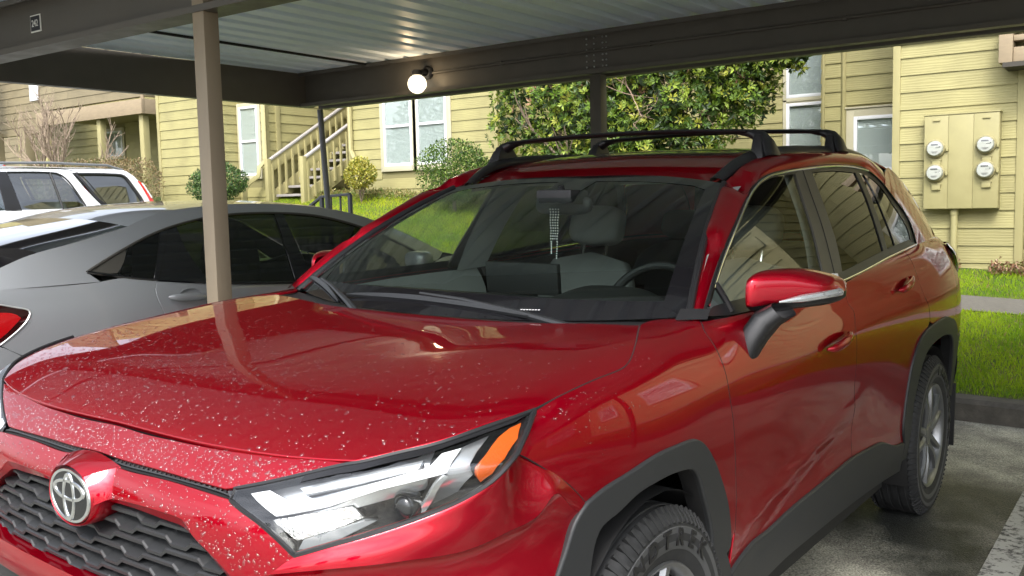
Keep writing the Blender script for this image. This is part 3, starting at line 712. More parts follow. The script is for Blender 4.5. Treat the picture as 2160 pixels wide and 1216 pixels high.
# ---- staircase between the two
st = tag(empty('staircase', (10.55, 11.25, 1.55)), 'olive painted outdoor staircase with balusters and grey treads', 'staircase')
at_origin(st)
SL = .575; nose = lambda x: 1.68 + SL * (x - 10.62)
TREAD = mat('grey_tread', (.27, .25, .23), .85, noise=(20, .25, 6))
CAPM = mat('grey_rail_cap', (.33, .31, .29), .6)
for i in range(11):
    x = 10.62 + i * .285; z = 1.68 + i * .285 * SL
    MB().box((x, 10.86, z - .045), (x + .30, 11.68, z)).build('tread', TREAD, st, bevel=.006)
for y, x0, x1 in ((11.72, 10.5, 13.7), (10.78, 10.5, 13.7)):
    mb = MB(); mb.bar((x0, y, nose(x0) - .06), (x1, y, nose(x1) - .06), .045, .26); mb.build('stringer', TRIMC, st, bevel=.004)
    mb = MB(); mb.bar((x0, y, nose(x0) + .56), (x1, y, nose(x1) + .56), .045, .20); mb.build('rail_board', TRIMC, st, bevel=.004)
    mb = MB(); mb.bar((x0 - .03, y, nose(x0 - .03) + .685), (x1, y, nose(x1) + .685), .085, .035); mb.build('rail_cap', CAPM, st, bevel=.004)
    x = x0 + .05
    while x < x1:
        MB().box((x - .018, y - .06, nose(x) - .12), (x + .018, y - .024, nose(x) + .60)).build('baluster', TRIMC, st); x += .165
    MB().box((x0 - .06, y - .045, 1.45), (x0 + .03, y + .045, nose(x0) + .72)).build('newel_post', TRIMC, st, bevel=.005)

# ---- far left building with balcony
bf = tag(empty('apartment_building'), 'shaded apartment building at far left with a tan balcony over posts', 'building')
wF1 = Wall(bf, (12.0, 23.5), (12.0, 16.5), 1.3, 7.0, m=OLIVE, ex=.178, holes=[(4.0, 4.98, 2.65, 3.55), (6.4, 6.95, 1.9, 3.5)]); wF1.window(4.11, 4.87, 2.76, 3.36, cas=.07, rail=None)
wF1.window(6.5, 6.85, 2.0, 3.4, cas=.06)
wF2 = Wall(bf, (12.0, 16.5), (9.9, 16.5), 1.3, 7.0) if False else None
# balcony: floor, rim boards, solid siding parapet
MB().box((10.35, 15.3, 3.52), (12.0, 19.3, 3.60)).build('balcony_floor', tan, bf)
MB().box((10.30, 15.25, 3.40), (10.38, 19.35, 3.70)).build('rim_board', tan, bf, bevel=.008)
MB().box((10.38, 15.25, 3.40), (12.0, 15.33, 3.70)).build('rim_board', tan, bf, bevel=.008)
wF3 = Wall(bf, (10.42, 19.3), (10.42, 15.3), 3.76, 4.95, m=BROWNS, ex=.178); wF3.trim(3.9, 4.0, 3.70, 4.95, .04, tan)
wF4 = Wall(bf, (10.42, 15.30), (11.9, 15.30), 3.76, 4.95, m=BROWNS)
for y in (15.45, 17.0, 19.2): MB().box((10.40, y - .07, 1.3), (10.54, y + .07, 3.42)).build('post', TRIMC, bf, bevel=.006)
wF5 = Wall(bf, (10.6, 22.5), (10.6, 19.4), 3.3, 7.0, m=BROWNS, ex=.178)
MB().box((10.56, 19.65, 4.05), (10.58, 20.05, 4.75)).build('vent_panel', VINYL, bf, bevel=.004)
for y in (20.2, 21.6): MB().box((10.4, y - .12, 1.3), (10.62, y + .12, 3.4)).build('post', BROWNS, bf, bevel=.006)
for k in range(7): MB().box((9.95, 21.0 + k * .16, 3.2), (9.98, 21.11 + k * .16, 5.2)).build('slat', TRIMC, bf)
wF6 = Wall(bf, (13.0, 30), (13.0, 23.4), 1.3, 7.0, m=BROWNS)

# ---- black handrail by the path
hr = tag(empty('handrail', (7.0, 6.1, .6)), 'black iron handrail with sloping end standing on the lawn', 'handrail'); at_origin(hr)
IRON = mat('black_iron', (.018, .02, .024), .4)
zg = lambda x, y: float(T(x, y)[0])
A = (7.0, 6.14, 1.565); B_ = (7.0, 6.62, 1.545); Cc = (7.0, 7.05, 1.32)
hb = MB(); hb.bar(A, B_, .045, .03); hb.bar(B_, Cc, .045, .03); hb.build('top_rail', IRON, hr, bevel=.004)
for y, z in ((6.14, 1.56), (6.62, 1.54)): MB().box((6.98, y - .02, zg(7, y) - .05), (7.02, y + .02, z)).build('newel_post', IRON, hr)
for y, z in ((6.30, 1.55), (6.46, 1.55), (6.76, 1.46), (6.9, 1.39), (7.03, 1.33)): MB().box((6.991, y - .009, zg(7, y) - .03), (7.009, y + .009, z)).build('baluster', IRON, hr)

# ================================================================== RED SUV
# car frame: x rearwards from the nose, y = -driver side, z up
PAINT = mat('suv_red_paint', (.36, .0002, .0115), .42, metal=.85, coat=1.0, coat_rough=.012, coat_ior=1.45, spec=.2, tint=(.5, .01, .03))
CLAD = mat('suv_grey_cladding', (.017, .018, .019), .5, bump=(420, .25, .0006), spec=.45)
GLOSSB = mat('gloss_black', (.006, .006, .007), .08, coat=.6)
SATB = mat('satin_black', (.012, .012, .013), .38)
mat('gap_black', (.002, .002, .002), .9)
MATTB = mat('matt_black', (.008, .008, .008), .75)
CHROME = mat('chrome', (.82, .83, .84), .08, metal=1.0)
PILLAR = mat('pillar_film', (.050, .047, .040), .42, spec=.5)
GL_F = glass('front_door_glass', (.74, .80, .75), f0=.034); GL_R = glass('privacy_glass', (.06, .065, .065), f0=.03); GL_W = glass('windscreen_glass', (.72, .80, .75))
LENS = glass('lamp_lens', (.96, .97, .97))
suv = tag(empty('red_suv'), 'dark red suv with black roof crossbars parked nose out, rain drops on its hood', 'car')
suv.matrix_basis = Matrix(((0.99975, 0.018379, 0.012733, 0), (-0.018154, 0.999681, -0.017564, 0), (-0.013052, 0.017328, 0.999765, 0), (0, 0, 0, 1)))

# ---------- body side: stations x, girth landmarks v=0..8 : (z,y)
SX=[.40,.60,.80,1.00,1.20,1.32,1.8,2.3,2.9,3.4,3.7,4.0,4.3,4.5]
SZ=[.20,.42,.60,.76,.88]
SY=[ # y at first five fixed heights, then (z,y) pairs for v=5..8
([.80,.840,.855,.860,.860],[(.945,.854),(.985,.838),(1.005,.818),(1.012,.800)]),
([.84,.878,.888,.895,.897],[(.962,.889),(1.008,.876),(1.030,.862),(1.041,.847)]),
([.86,.900,.910,.915,.917],[(.972,.906),(1.026,.889),(1.050,.872),(1.061,.855)]),
([.87,.905,.915,.921,.922],[(.980,.910),(1.052,.880),(1.087,.841),(1.098,.797)]),
([.87,.900,.908,.915,.917],[(.985,.908),(1.068,.868),(1.108,.805),(1.118,.702)]),
([.865,.895,.904,.912,.916],[(.985,.908),(1.065,.880),(1.112,.824),(1.122,.690)]),
([.86,.893,.896,.908,.917],[(.99,.911),(1.075,.882),(1.140,.838),(1.150,.75)]),
([.86,.893,.894,.906,.917],[(1.0,.913),(1.09,.885),(1.170,.836),(1.180,.75)]),
([.86,.893,.898,.909,.920],[(1.01,.915),(1.11,.884),(1.198,.829),(1.208,.74)]),
([.86,.895,.907,.919,.927],[(1.02,.919),(1.13,.881),(1.222,.820),(1.232,.73)]),
([.86,.895,.909,.922,.929],[(1.02,.918),(1.14,.880),(1.240,.808),(1.250,.72)]),
([.85,.88,.898,.912,.918],[(1.02,.906),(1.14,.867),(1.245,.792),(1.255,.70)]),
([.80,.835,.855,.870,.876],[(1.02,.864),(1.14,.825),(1.248,.757),(1.258,.65)]),
([.72,.755,.775,.790,.795],[(1.02,.784),(1.14,.745),(1.25,.677),(1.26,.57)]),
]
_ty=tab(SX,range(9),[a+[q[1] for q in b] for a,b in SY])
_tz=tab(SX,range(9),[SZ+[q[0] for q in b] for a,b in SY])
def crease(x,z):
    # lower-door blade: line from (1.40,.545) to (2.52,.735)
    ax,az,bx,bz=1.38,.535,2.60,.745
    dx,dz=bx-ax,bz-az;L=np.hypot(dx,dz);t=((x-ax)*dx+(z-az)*dz)/L/L
    s=((z-az)*dx-(x-ax)*dz)/L       # height above the line
    env=np.clip(t/.12,0,1)*np.clip((1-t)/.22,0,1);env=env*env*(3-2*env)
    return env*(.0050*np.exp(-(s/.034)**2)-.003*np.exp(-((s+.085)/.045)**2))
def side(x,v):
    y=_ty(x,v);z=_tz(x,v);return np.stack([np.atleast_1d(x)*np.ones_like(y),-(y+crease(x,z)),z],-1)
# ---------- greenhouse : half width at (x,z)
_gb=curve([1.1,1.32,1.8,2.3,2.9,3.4,3.8,4.2,4.5],[.797,.818,.834,.838,.832,.822,.800,.755,.70])
_gz=curve([1.1,1.32,1.8,2.3,2.9,3.4,3.8,4.2,4.5],[1.105,1.110,1.140,1.170,1.198,1.222,1.243,1.25,1.255])
_gs=curve([1.1,1.6,2.3,3.0,3.6,4.2],[.35,.375,.40,.43,.45,.48])
def green(x,z):
    d=z-_gz(x);y=_gb(x)-_gs(x)*d-.16*np.maximum(d,0)**2
    return np.stack([np.atleast_1d(x)*np.ones_like(y),-y,np.atleast_1d(z)*np.ones_like(y)],-1)
# ---------- front : x as function of |y| (plan) and z (profile)
_pl=curve([0,.2,.4,.6,.72,.80,.86,.90,.92],[.0,.005,.018,.066,.150,.258,.386,.53,.62])
_pt=curve([0,.2,.4,.6,.72,.80,.845,.88,.92],[.0,.006,.022,.045,.067,.102,.160,.25,.42])
_pr=curve([.30,.50,.62,.72,.80,.86,.92,.955,.98,1.0,1.02,1.04],[.085,.070,.058,.052,.055,.070,.115,.154,.198,.247,.312,.40])
def front(y,z,off=0):
    """off moves the point inwards (square to the plan curve)"""
    y=np.atleast_1d(np.asarray(y,float));z=np.atleast_1d(np.asarray(z,float));a=np.abs(y);q=np.clip((z-.84)/.125,0,1);q=q*q*(3-2*q)
    x=_pr(z)+_pl(a)*(1-q)+_pt(a)*q
    ph=1.15*np.clip((a-.30)/.56,0,1)**1.3
    return np.stack([x+off*np.cos(ph),y-np.sign(y)*off*np.sin(ph)+0*x,z+0*x],-1)
# ---------- hood : z(x,|y|)
_hx=[0.05, 0.15, 0.21, 0.3, 0.5, 0.75, 1.0, 1.25, 1.4]
_hy=[0,.25,.45,.6,.72,.80,.86]
_ht=[[0.883, 0.8809, 0.8743, 0.8656, 0.856, 0.8464, 0.8276], [0.957, 0.954, 0.9445, 0.9321, 0.9185, 0.9055, 0.89], [0.985, 0.9825, 0.9748, 0.9646, 0.9534, 0.9416, 0.9264], [1.016, 1.0141, 1.0082, 1.0005, 0.992, 0.9806, 0.9644], [1.052, 1.051, 1.0478, 1.0435, 1.0389, 1.0319, 1.0162], [1.08, 1.0795, 1.0779, 1.0759, 1.0736, 1.066, 1.0484], [1.1, 1.0998, 1.0992, 1.0983, 1.0974, 1.0922, 1.0734], [1.114, 1.1141, 1.1145, 1.115, 1.1156, 1.1142, 1.0942], [1.12, 1.1207, 1.123, 1.1259, 1.1292, 1.1288, 1.108]]
_hz=tab(_hx,_hy,_ht)
def hood(x,y):
    a=np.abs(np.atleast_1d(y))
    z=_hz(x,a)
    # raised shoulders / sunken middle
    yc=.30+.22*np.clip((np.atleast_1d(x)-.2)/1.0,0,1)
    s=1/(1+np.exp(-(a-yc)/.055));env=np.clip((np.atleast_1d(x)-.16)/.6,0,1);env=env*env*(3-2*env)
    z=z+env*(.008*s-.004)
    return np.stack([np.atleast_1d(x)*np.ones_like(z),np.atleast_1d(y)*np.ones_like(z),z],-1)
# ---------- windshield / roof
_wx0=curve([0,.3,.55,.72,.80],[1.115,1.145,1.215,1.30,1.355])
_wz0=curve([0,.4,.72,.80],[1.096,1.102,1.119,1.125])
_wx1=curve([0,.3,.5,.6],[2.055,2.045,2.005,1.97])
_wz1=curve([0,.3,.5,.6],[1.527,1.522,1.502,1.487])
def wind(s,t):
    """s in -1..1 across, t 0 bottom..1 top"""
    s=np.atleast_1d(np.asarray(s,float));t=np.atleast_1d(np.asarray(t,float))
    y0=s*.765;y1=s*.575
    a=np.abs(s)
    x=_wx0(a*.765)*(1-t)+_wx1(a*.575)*t;z=_wz0(a*.765)*(1-t)+_wz1(a*.575)*t
    y=y0*(1-t)+y1*t;b=4*t*(1-t)
    return np.stack([x-.018*b,y,z+.024*b],-1)
_rz=curve([1.95,2.055,2.16,2.27,2.45,2.8,3.2,3.6,4.0,4.3],[1.495,1.527,1.565,1.595,1.628,1.658,1.675,1.670,1.640,1.605])
def roof(x,y):
    x=np.atleast_1d(np.asarray(x,float));y=np.atleast_1d(np.asarray(y,float));a=np.abs(y)
    z=_rz(x)-.06*a**2-.25*np.maximum(a-.45,0)**2
    return np.stack([x+0*y,y+0*x,z],-1)


# outline curves of the panels, in the parameters of the surfaces above
D = {
'hood_cut': [(0.5183,-0.841),(0.5831,-0.8439),(0.6465,-0.8455),(0.7361,-0.8485),(0.7958,-0.8527),(0.85,-0.8524),(0.8956,-0.841),(0.9654,-0.8131),(1.0556,-0.7707),(1.1693,-0.7149)],
'hood_hl': [(0.2184,-0.6585),(0.2446,-0.6922),(0.2706,-0.7202),(0.3225,-0.7657),(0.3891,-0.7952),(0.464,-0.8219),(0.5183,-0.841)],
'hood_front': [(0.1502,0.0026),(0.1487,-0.0951),(0.15,-0.2191),(0.156,-0.3277),(0.169,-0.4414),(0.1848,-0.531),(0.2045,-0.6116),(0.2184,-0.6585)],
'hood_rear': [(1.1693,-0.7149),(1.1016,-0.4878),(1.0739,-0.356),(1.0744,-0.1921)],
'f_cut': [(0.521,7.5034),(0.581,7.8992),(0.6403,8.2236),(0.7288,8.3894),(0.7922,8.0558),(0.8468,7.6928),(0.8902,7.7534),(0.9604,7.9604),(1.0526,7.9596),(1.1551,7.951)],
'f_top': [(1.155,7.9511),(1.2917,7.6498),(1.3207,7.1134)],
'door_f': [(1.3207,7.1134),(1.2726,6.5622),(1.2668,6.0263),(1.2697,5.4831),(1.2741,5.0279),(1.2833,4.4564),(1.3009,3.9522),(1.3205,3.3598),(1.3427,2.7301),(1.362,2.1987),(1.3657,1.9312),(1.3642,1.7043)],
'f_tip': [(1.3642,1.7043),(1.3429,1.6208),(1.3176,1.5763),(1.2895,1.5242)],
'arch_out': [(1.2895,1.5242),(1.317,1.5995),(1.3097,1.9269),(1.284,2.309),(1.2501,2.6186),(1.2038,3.0002),(1.1592,3.3564),(1.113,3.6742),(1.0703,3.8597),(1.025,3.9261),(0.963,3.9434),(0.8784,3.9388),(0.8044,3.8616),(0.7355,3.7647),(0.6743,3.6798),(0.6359,3.5828),(0.6153,3.5228)],
'arch_out2': [(0.6153,3.5227),(0.5929,3.3817),(0.5756,3.2256),(0.5572,2.9262),(0.5331,2.598),(0.5193,2.3616)],
'arch_in': [(1.2046,1.6146),(1.1979,1.8067),(1.1787,2.1525),(1.1387,2.5507),(1.0911,3.0272),(1.0544,3.2884),(1.0192,3.3737),(0.9341,3.4454),(0.8552,3.4277),(0.7824,3.3537),(0.7102,3.1716),(0.658,3.0478),(0.6374,2.8108),(0.6283,2.4219)],
'seam': [(0.6153,3.5228),(0.5514,4.0653),(0.5019,4.4662),(0.4373,5.255)],
'hl_out_side': [(0.4373,5.255),(0.462,5.7486),(0.4878,6.3761),(0.521,7.5033)],
'door_r': [(2.3793,6.4914),(2.3376,5.8861),(2.3647,5.5691),(2.3469,4.9844),(2.3511,4.7617),(2.3678,3.6116),(2.3921,2.8635),(2.4169,2.3932),(2.4114,1.9924),(2.4202,1.5614)],
'belt_f': [(1.3207,7.1134),(1.4495,7.0124),(1.7663,6.7811),(2.098,6.6528),(2.3939,6.5862)],
'clad_f': [(2.4205,1.5316),(2.2746,1.5066),(2.0284,1.4473),(1.8534,1.4143),(1.6972,1.3542),(1.5965,1.315),(1.5098,1.3173),(1.4189,1.2522),(1.3395,1.1295)],
'belt_r': [(2.3939,6.5862),(2.6676,6.7308),(3.0589,6.9072),(3.3883,6.9925)],
'cut_q': [(3.3373,6.9735),(3.332,6.3781),(3.3147,5.7354),(3.3236,5.0759),(3.3767,4.7318),(3.3989,4.2135)],
'rarch_out': [(3.1483,1.0028),(3.105,1.3617),(3.1065,1.6446),(3.1273,2.2705),(3.1476,2.817),(3.1845,3.3702),(3.2519,3.8286),(3.4265,4.0864),(3.6004,4.1765),(3.7218,4.1531),(3.8161,4.0315)],
'rarch_in': [(3.2186,0.8674),(3.2271,1.2312),(3.2271,1.7545),(3.2586,2.2674),(3.3007,2.7402),(3.3501,3.1433),(3.4943,3.4393),(3.6409,3.5363),(3.736,3.4792)],
'clad_r': [(3.1483,1.0028),(2.9915,1.1002),(2.8189,1.3569),(2.7388,1.4289),(2.5831,1.4807),(2.4205,1.5316)],
'clad_bot': [(3.2276,0.4646),(2.8832,0.5416),(2.4342,0.6403),(1.9332,0.6797),(1.732,0.6628),(1.5906,0.6055)],
'dlo_front': [(1.327,1.1279),(1.4302,1.205),(1.5412,1.2771),(1.7124,1.3679),(1.874,1.4468),(1.9965,1.4937),(2.0886,1.5176),(2.2118,1.5352),(2.3518,1.5476),(2.4857,1.5568)],
'dlo_top': [(2.4856,1.5568),(2.8567,1.5817),(3.1894,1.5889),(3.3872,1.5784),(3.5236,1.5171),(3.5973,1.4461),(3.6735,1.3691),(3.659,1.2926),(3.5913,1.2363)],
'dlo_belt': [(3.5913,1.2363),(3.2491,1.2144),(3.0027,1.1962),(2.6955,1.1701),(2.4161,1.1478),(1.8014,1.1268),(1.4776,1.1182),(1.327,1.1279)],
'gl_f': [(1.4171,1.1754),(1.5011,1.2265),(1.6151,1.2943),(1.738,1.3604),(1.8946,1.4394),(2.0166,1.4848),(2.116,1.507),(2.2281,1.5209),(2.3867,1.5315)],
'gl_f_r': [(2.3866,1.5315),(2.3497,1.4495),(2.3201,1.3582),(2.2851,1.2773),(2.2525,1.1984),(2.2385,1.142)],
'gl_f_b': [(2.2385,1.142),(1.8083,1.1348),(1.4609,1.126)],
'gl_f_l': [(1.4609,1.126),(1.4823,1.2016),(1.4496,1.1909)],
'bp_r': [(2.5834,1.5455),(2.5564,1.4684),(2.5318,1.386),(2.4957,1.2783),(2.4202,1.1558)],
'gl_r_top': [(2.589,1.542),(2.8739,1.5554),(3.153,1.5572)],
'gl_r_r': [(3.153,1.5572),(3.138,1.4742),(3.1068,1.3946),(3.0605,1.2976),(3.02,1.2126)],
'gl_r_b': [(3.02,1.2126),(2.7199,1.1883),(2.4427,1.1661)],
'gl_s_l': [(3.2179,1.5548),(3.2094,1.4749),(3.1768,1.3902),(3.128,1.2958),(3.078,1.2139)],
'gl_s_r': [(3.2199,1.2296),(3.2497,1.3027),(3.2679,1.3834),(3.2872,1.4654),(3.2734,1.55)],
'gl_q': [(3.3192,1.547),(3.3657,1.5397),(3.4686,1.4904),(3.5371,1.4178),(3.6122,1.3415),(3.6182,1.3023),(3.5583,1.2588)],
'gl_q_b': [(3.5583,1.2588),(3.4226,1.2444),(3.3014,1.2365)],
'gl_q_l': [(3.3012,1.2365),(3.3194,1.3071),(3.3314,1.3932),(3.3296,1.4762),(3.3192,1.547)],
'ff_gap': [(0.0362,0.9481),(-0.101,0.9463),(-0.2195,0.9462),(-0.3253,0.9464),(-0.437,0.9497),(-0.4995,0.9528),(-0.6059,0.9576),(-0.6399,0.9582)],
'ff_hl': [(-0.6399,0.9582),(-0.5738,0.9375),(-0.5086,0.9178),(-0.4721,0.9076),(-0.4169,0.8949)],
'ff_slot': [(-0.4169,0.8949),(-0.3171,0.8979),(-0.2054,0.9006),(-0.0829,0.9016),(-0.0204,0.9027)],
'slot_low': [(-0.4446,0.8781),(-0.3317,0.8836),(-0.2226,0.8851),(-0.1156,0.8841),(-0.0821,0.8913)],
'bar_crease': [(-0.0476,0.8297),(-0.1398,0.8335),(-0.2564,0.8356),(-0.3285,0.8332),(-0.3458,0.8292),(-0.3688,0.8114),(-0.4151,0.7864),(-0.4741,0.7495),(-0.5184,0.7165)],
'bar_low': [(-0.0541,0.8175),(-0.1434,0.8202),(-0.2414,0.8177),(-0.2974,0.8153),(-0.3369,0.811),(-0.3677,0.7953),(-0.4005,0.7783),(-0.4491,0.7466),(-0.4924,0.7154)],
'hl_in': [(-0.4446,0.8781),(-0.4873,0.8646),(-0.524,0.852),(-0.5773,0.8216),(-0.6002,0.803)],
'hl_low': [(-0.6002,0.803),(-0.6595,0.8252),(-0.7201,0.8466),(-0.7763,0.8708),(-0.8136,0.8906),(-0.8458,0.9138),(-0.8672,0.9378),(-0.8748,0.9576),(-0.8759,0.9691)],
'hl_outer': [(-0.8759,0.9691),(-0.8702,0.9907),(-0.8612,1.0103),(-0.8471,1.0281)],
'hl_top': [(-0.8471,1.0281),(-0.8324,1.0197),(-0.8063,1.0071),(-0.7747,0.9925),(-0.7266,0.9787),(-0.6692,0.961),(-0.6435,0.9552),(-0.5761,0.9349),(-0.511,0.9152),(-0.4745,0.905),(-0.4244,0.8921)],
'ledge': [(-0.5579,0.7687),(-0.6404,0.7848),(-0.7212,0.7932),(-0.7613,0.7957),(-0.8048,0.7974),(-0.8332,0.8078),(-0.8523,0.8206),(-0.8729,0.8412),(-0.8853,0.8711),(-0.8939,0.8861)],
'under': [(-0.6176,0.7311),(-0.7247,0.7477),(-0.8009,0.7357),(-0.8443,0.7268),(-0.8661,0.7214)],
'lip_top': [(0.3155,0.6398),(0.2063,0.6392),(0.0265,0.638),(-0.0988,0.6346)],
'drl': [(-0.4711,0.8874),(-0.5087,0.8962),(-0.5704,0.8823),(-0.6426,0.8995),(-0.7263,0.9304),(-0.8023,0.9579),(-0.8042,0.9773),(-0.8224,0.983),(-0.8268,0.9496),(-0.7968,0.9403),(-0.7264,0.9184),(-0.638,0.884),(-0.5449,0.8604)],
'guide': [(-0.5719,0.9067),(-0.6852,0.94),(-0.7855,0.9682),(-0.7863,0.9579),(-0.6904,0.9265),(-0.5897,0.8994)],
'reflector': [(-0.5364,0.8476),(-0.6125,0.8655),(-0.6779,0.8786),(-0.6984,0.8614),(-0.6515,0.8399),(-0.592,0.8182)],
'sill': [(-0.6079,0.8224),(-0.701,0.8588),(-0.717,0.8598),(-0.6491,0.818),(-0.6007,0.8067)],
'facet': [(-0.8288,0.9791),(-0.8484,0.9928),(-0.855,0.9333),(-0.8177,0.8869),(-0.7815,0.8617),(-0.7698,0.8561),(-0.8133,0.9153),(-0.831,0.9431)],
'diag': [(-0.7654,0.8654),(-0.7744,0.8669),(-0.8287,0.9426),(-0.8235,0.9451)],
'amber': [(-0.8574,1.0105),(-0.8522,1.0051),(-0.851,0.9949),(-0.8551,0.973),(-0.8555,0.9418),(-0.854,0.9246),(-0.8663,0.9388),(-0.873,0.9612),(-0.8693,0.9896)],
'proj': [(-0.7547,0.8812)],
'wind_L': [(-0.9534,0.0057),(-0.9925,0.3829),(-1.0323,1.0018)],
}
SC = (1, .115)
hm = lambda c: [(x, -y) for x, y in c][::-1]      # mirrored curve, hood / roof parameters
fm = lambda c: [(-y, z) for y, z in c][::-1]      # mirrored curve, front parameters
rev = lambda c: c[::-1]
def pts3(fn, c, off=0., sgn=1):
    c = np.array(c, float); P = fn(c[:, 0], c[:, 1])
    return P + surf_normals(fn, c[:, 0], c[:, 1], sgn) * off if off else P
SIDES = (False, True)
def both(name, curves, fn, m, parent=suv, **k):
    return [panel(name, curves, fn, m, parent, mirror=s, **k) for s in SIDES]

# ---- hood
HR = [(1.088, -.2), (1.100, -.35), (1.125, -.5), (1.158, -.65), D['hood_cut'][-1]]
hf = [(.1495, 0)] + D['hood_front'][1:]
panel('hood', [rev(hf)[:-1] + [(.1495, 0)] + hm(rev(hf)[:-1]), hm(D['hood_hl'])[::-1] , hm(D['hood_cut'])[::-1],
               hm(HR) + [(1.085, 0)] + HR, rev(D['hood_cut']), rev(D['hood_hl'])],
      hood, PAINT, suv, step=.022, gap=.0022, lip=.03)
# ---- fenders
fend = [D['f_cut'], D['f_top'], D['door_f'], D['f_tip'], D['arch_out'], D['seam'], D['hl_out_side']]
both('fender', fend, side, PAINT, step=.022, sc=SC)
# ---- doors
fdoor = [D['belt_f'], D['door_r'], D['clad_f'], [(1.339, 1.129), (1.352, 1.4), (1.364, 1.704)], rev(D['door_f'])]
doors_f = both('front_door', fdoor, side, PAINT, step=.022, sc=SC)
qcut = D['cut_q'][:-1] + [(3.395, 4.25)]
ra = D['rarch_out']
rdoor = [D['belt_r'][:3] + [D['cut_q'][0]], qcut, [(3.395, 4.25), (3.36, 4.06)] , [(3.36, 4.06)] + rev(ra[:7]), D['clad_r'], rev(D['door_r'])]
doors_r = both('rear_door', rdoor, side, PAINT, step=.022, sc=SC)
# ---- rear quarter
quarter = [[D['cut_q'][0], (3.6, 7.1), (3.9, 7.2), (4.2, 7.2), (4.44, 7.2)], [(4.44, 7.2), (4.45, 6), (4.45, 5), (4.44, 4), (4.42, 3.2)], [(4.42, 3.2), (4.1, 3.0), (4.03, 3.05)],
           [(4.03, 3.05), (3.98, 3.5), (3.90, 3.88), (3.816, 4.032), (3.721, 4.154), (3.6, 4.177), (3.46, 4.12), (3.395, 4.25)], rev(qcut)]
both('rear_quarter', quarter, side, PAINT, step=.022, sc=SC)
# ---- cladding
archf = [D['arch_out'] , D['arch_out2'], [(.519, 2.363), (.53, 1.2), (.60, .6)], [(.60, .6), (.628, 1.6)] + rev(D['arch_in']), [(1.205, 1.615), (1.24, .9), (1.30, .75)], [(1.30, .75), (1.335, 1.1), (1.29, 1.524)]]
both('front_arch_trim', [[(1.335, .75), (1.335, 1.12), (1.29, 1.524)], D['arch_out'], D['arch_out2'], [(.519, 2.363), (.525, 1.2), (.56, .3)], [(.56, .3), (.66, .3)], [(.66, .3), (.635, 1.5), (.628, 2.424)] , rev(D['arch_in']), [(1.205, 1.615), (1.235, .75)]], side, CLAD, step=.02, sc=SC, off=.010, lip=.05, edge=.005)
rin = D['rarch_in']
both('rear_arch_trim', [[(3.13, .62), (3.148, 1.003)] , ra, [(3.816, 4.032), (3.90, 3.88), (3.98, 3.5), (4.03, 3.05), (4.08, 2.2), (4.12, 1.2)], [(4.12, 1.2), (4.02, 1.2)], [(4.02, 1.2), (3.985, 2.0), (3.93, 2.8), (3.85, 3.3), (3.737, 3.478), (3.641, 3.536), (3.494, 3.439), (3.35, 3.143), (3.301, 2.74), (3.259, 2.267), (3.227, 1.755), (3.227, 1.231), (3.219, .867)], [(3.219, .867), (3.225, .62)]], side, CLAD, step=.02, sc=SC, off=.010, lip=.05, edge=.005)
cb = [(3.13, .45)] + [q for q in D['clad_bot'][1:]] + [(1.345, .60)]
both('sill_trim', [rev(D['clad_f']), rev(D['clad_r'])[:-1] + [(3.125, 1.02)], [(3.125, 1.02), (3.13, .45)], cb, [(1.345, .60), (1.339, 1.129)]], side, CLAD, step=.022, sc=SC, off=.012, lip=.04, edge=.006)
# dark inner body behind the shut lines
both('inner_body', [[(1.22, 1.0), (1.24, 3.0), (1.22, 6), (1.22, 7.6)], [(1.22, 7.6), (2.3, 7.0), (3.2, 7.2), (4.4, 7.4)], [(4.4, 7.4), (4.4, 4.8)], [(4.4, 4.8), (3.9, 4.75), (3.6, 4.75), (3.3, 4.6), (3.05, 3.5), (3.0, 1.0)], [(3.0, 1.0), (1.22, 1.0)]], side, MATTB, step=.06, sc=SC, off=-.035, lip=.002)
both('inner_wing', [[(.62, 4.6), (.9, 4.6), (1.2, 4.4)], [(1.2, 4.4), (1.2, 8.2)], [(1.2, 8.2), (.9, 8.2), (.62, 8.2)], [(.62, 8.2), (.62, 4.6)]], side, MATTB, step=.06, sc=SC, off=-.02, lip=.002)
panel('hood_liner', [[(.3, -.62), (.6, -.77), (.95, -.77), (1.13, -.66)], [(1.13, -.66), (1.05, 0), (1.13, .66)], [(1.13, .66), (.95, .77), (.6, .77), (.3, .62)], [(.3, .62), (.2, 0), (.3, -.62)]], hood, MATTB, suv, step=.08, off=-.02, lip=.002)

# ---- wheel wells and floor
for s in (1, -1):
    for xc, r in ((.925, .395), (3.615, .40)):
        mb = MB(); G_ = []
        for t in np.linspace(R(-25), R(205), 20):
            G_.append([(xc + r * math.cos(t), -s * y, .37 + r * math.sin(t)) for y in (.895, .8, .55)])
        mb.grid(G_); mb.build('wheel_liner', MATTB, suv, smooth=True)
        MB().box((xc - .42, min(-s * .56, -s * .50), .25), (xc + .42, max(-s * .56, -s * .50), 1.0)).build('liner_wall', MATTB, suv)
MB().box((.35, -.80, .20), (.54, .80, .62)).box((1.33, -.80, .20), (3.2, .80, .27)).box((4.04, -.78, .25), (4.45, .78, .55)).box((.4, -.5, .2), (4.3, .5, .27)).build('floor_pan', MATTB, suv)
MB().box((1.22, -.70, .5), (1.25, .70, 1.07)).build('bulkhead', MATTB, suv)
MB().box((.42, -.5, .3), (.46, .5, .86)).build('radiator', MATTB, suv)

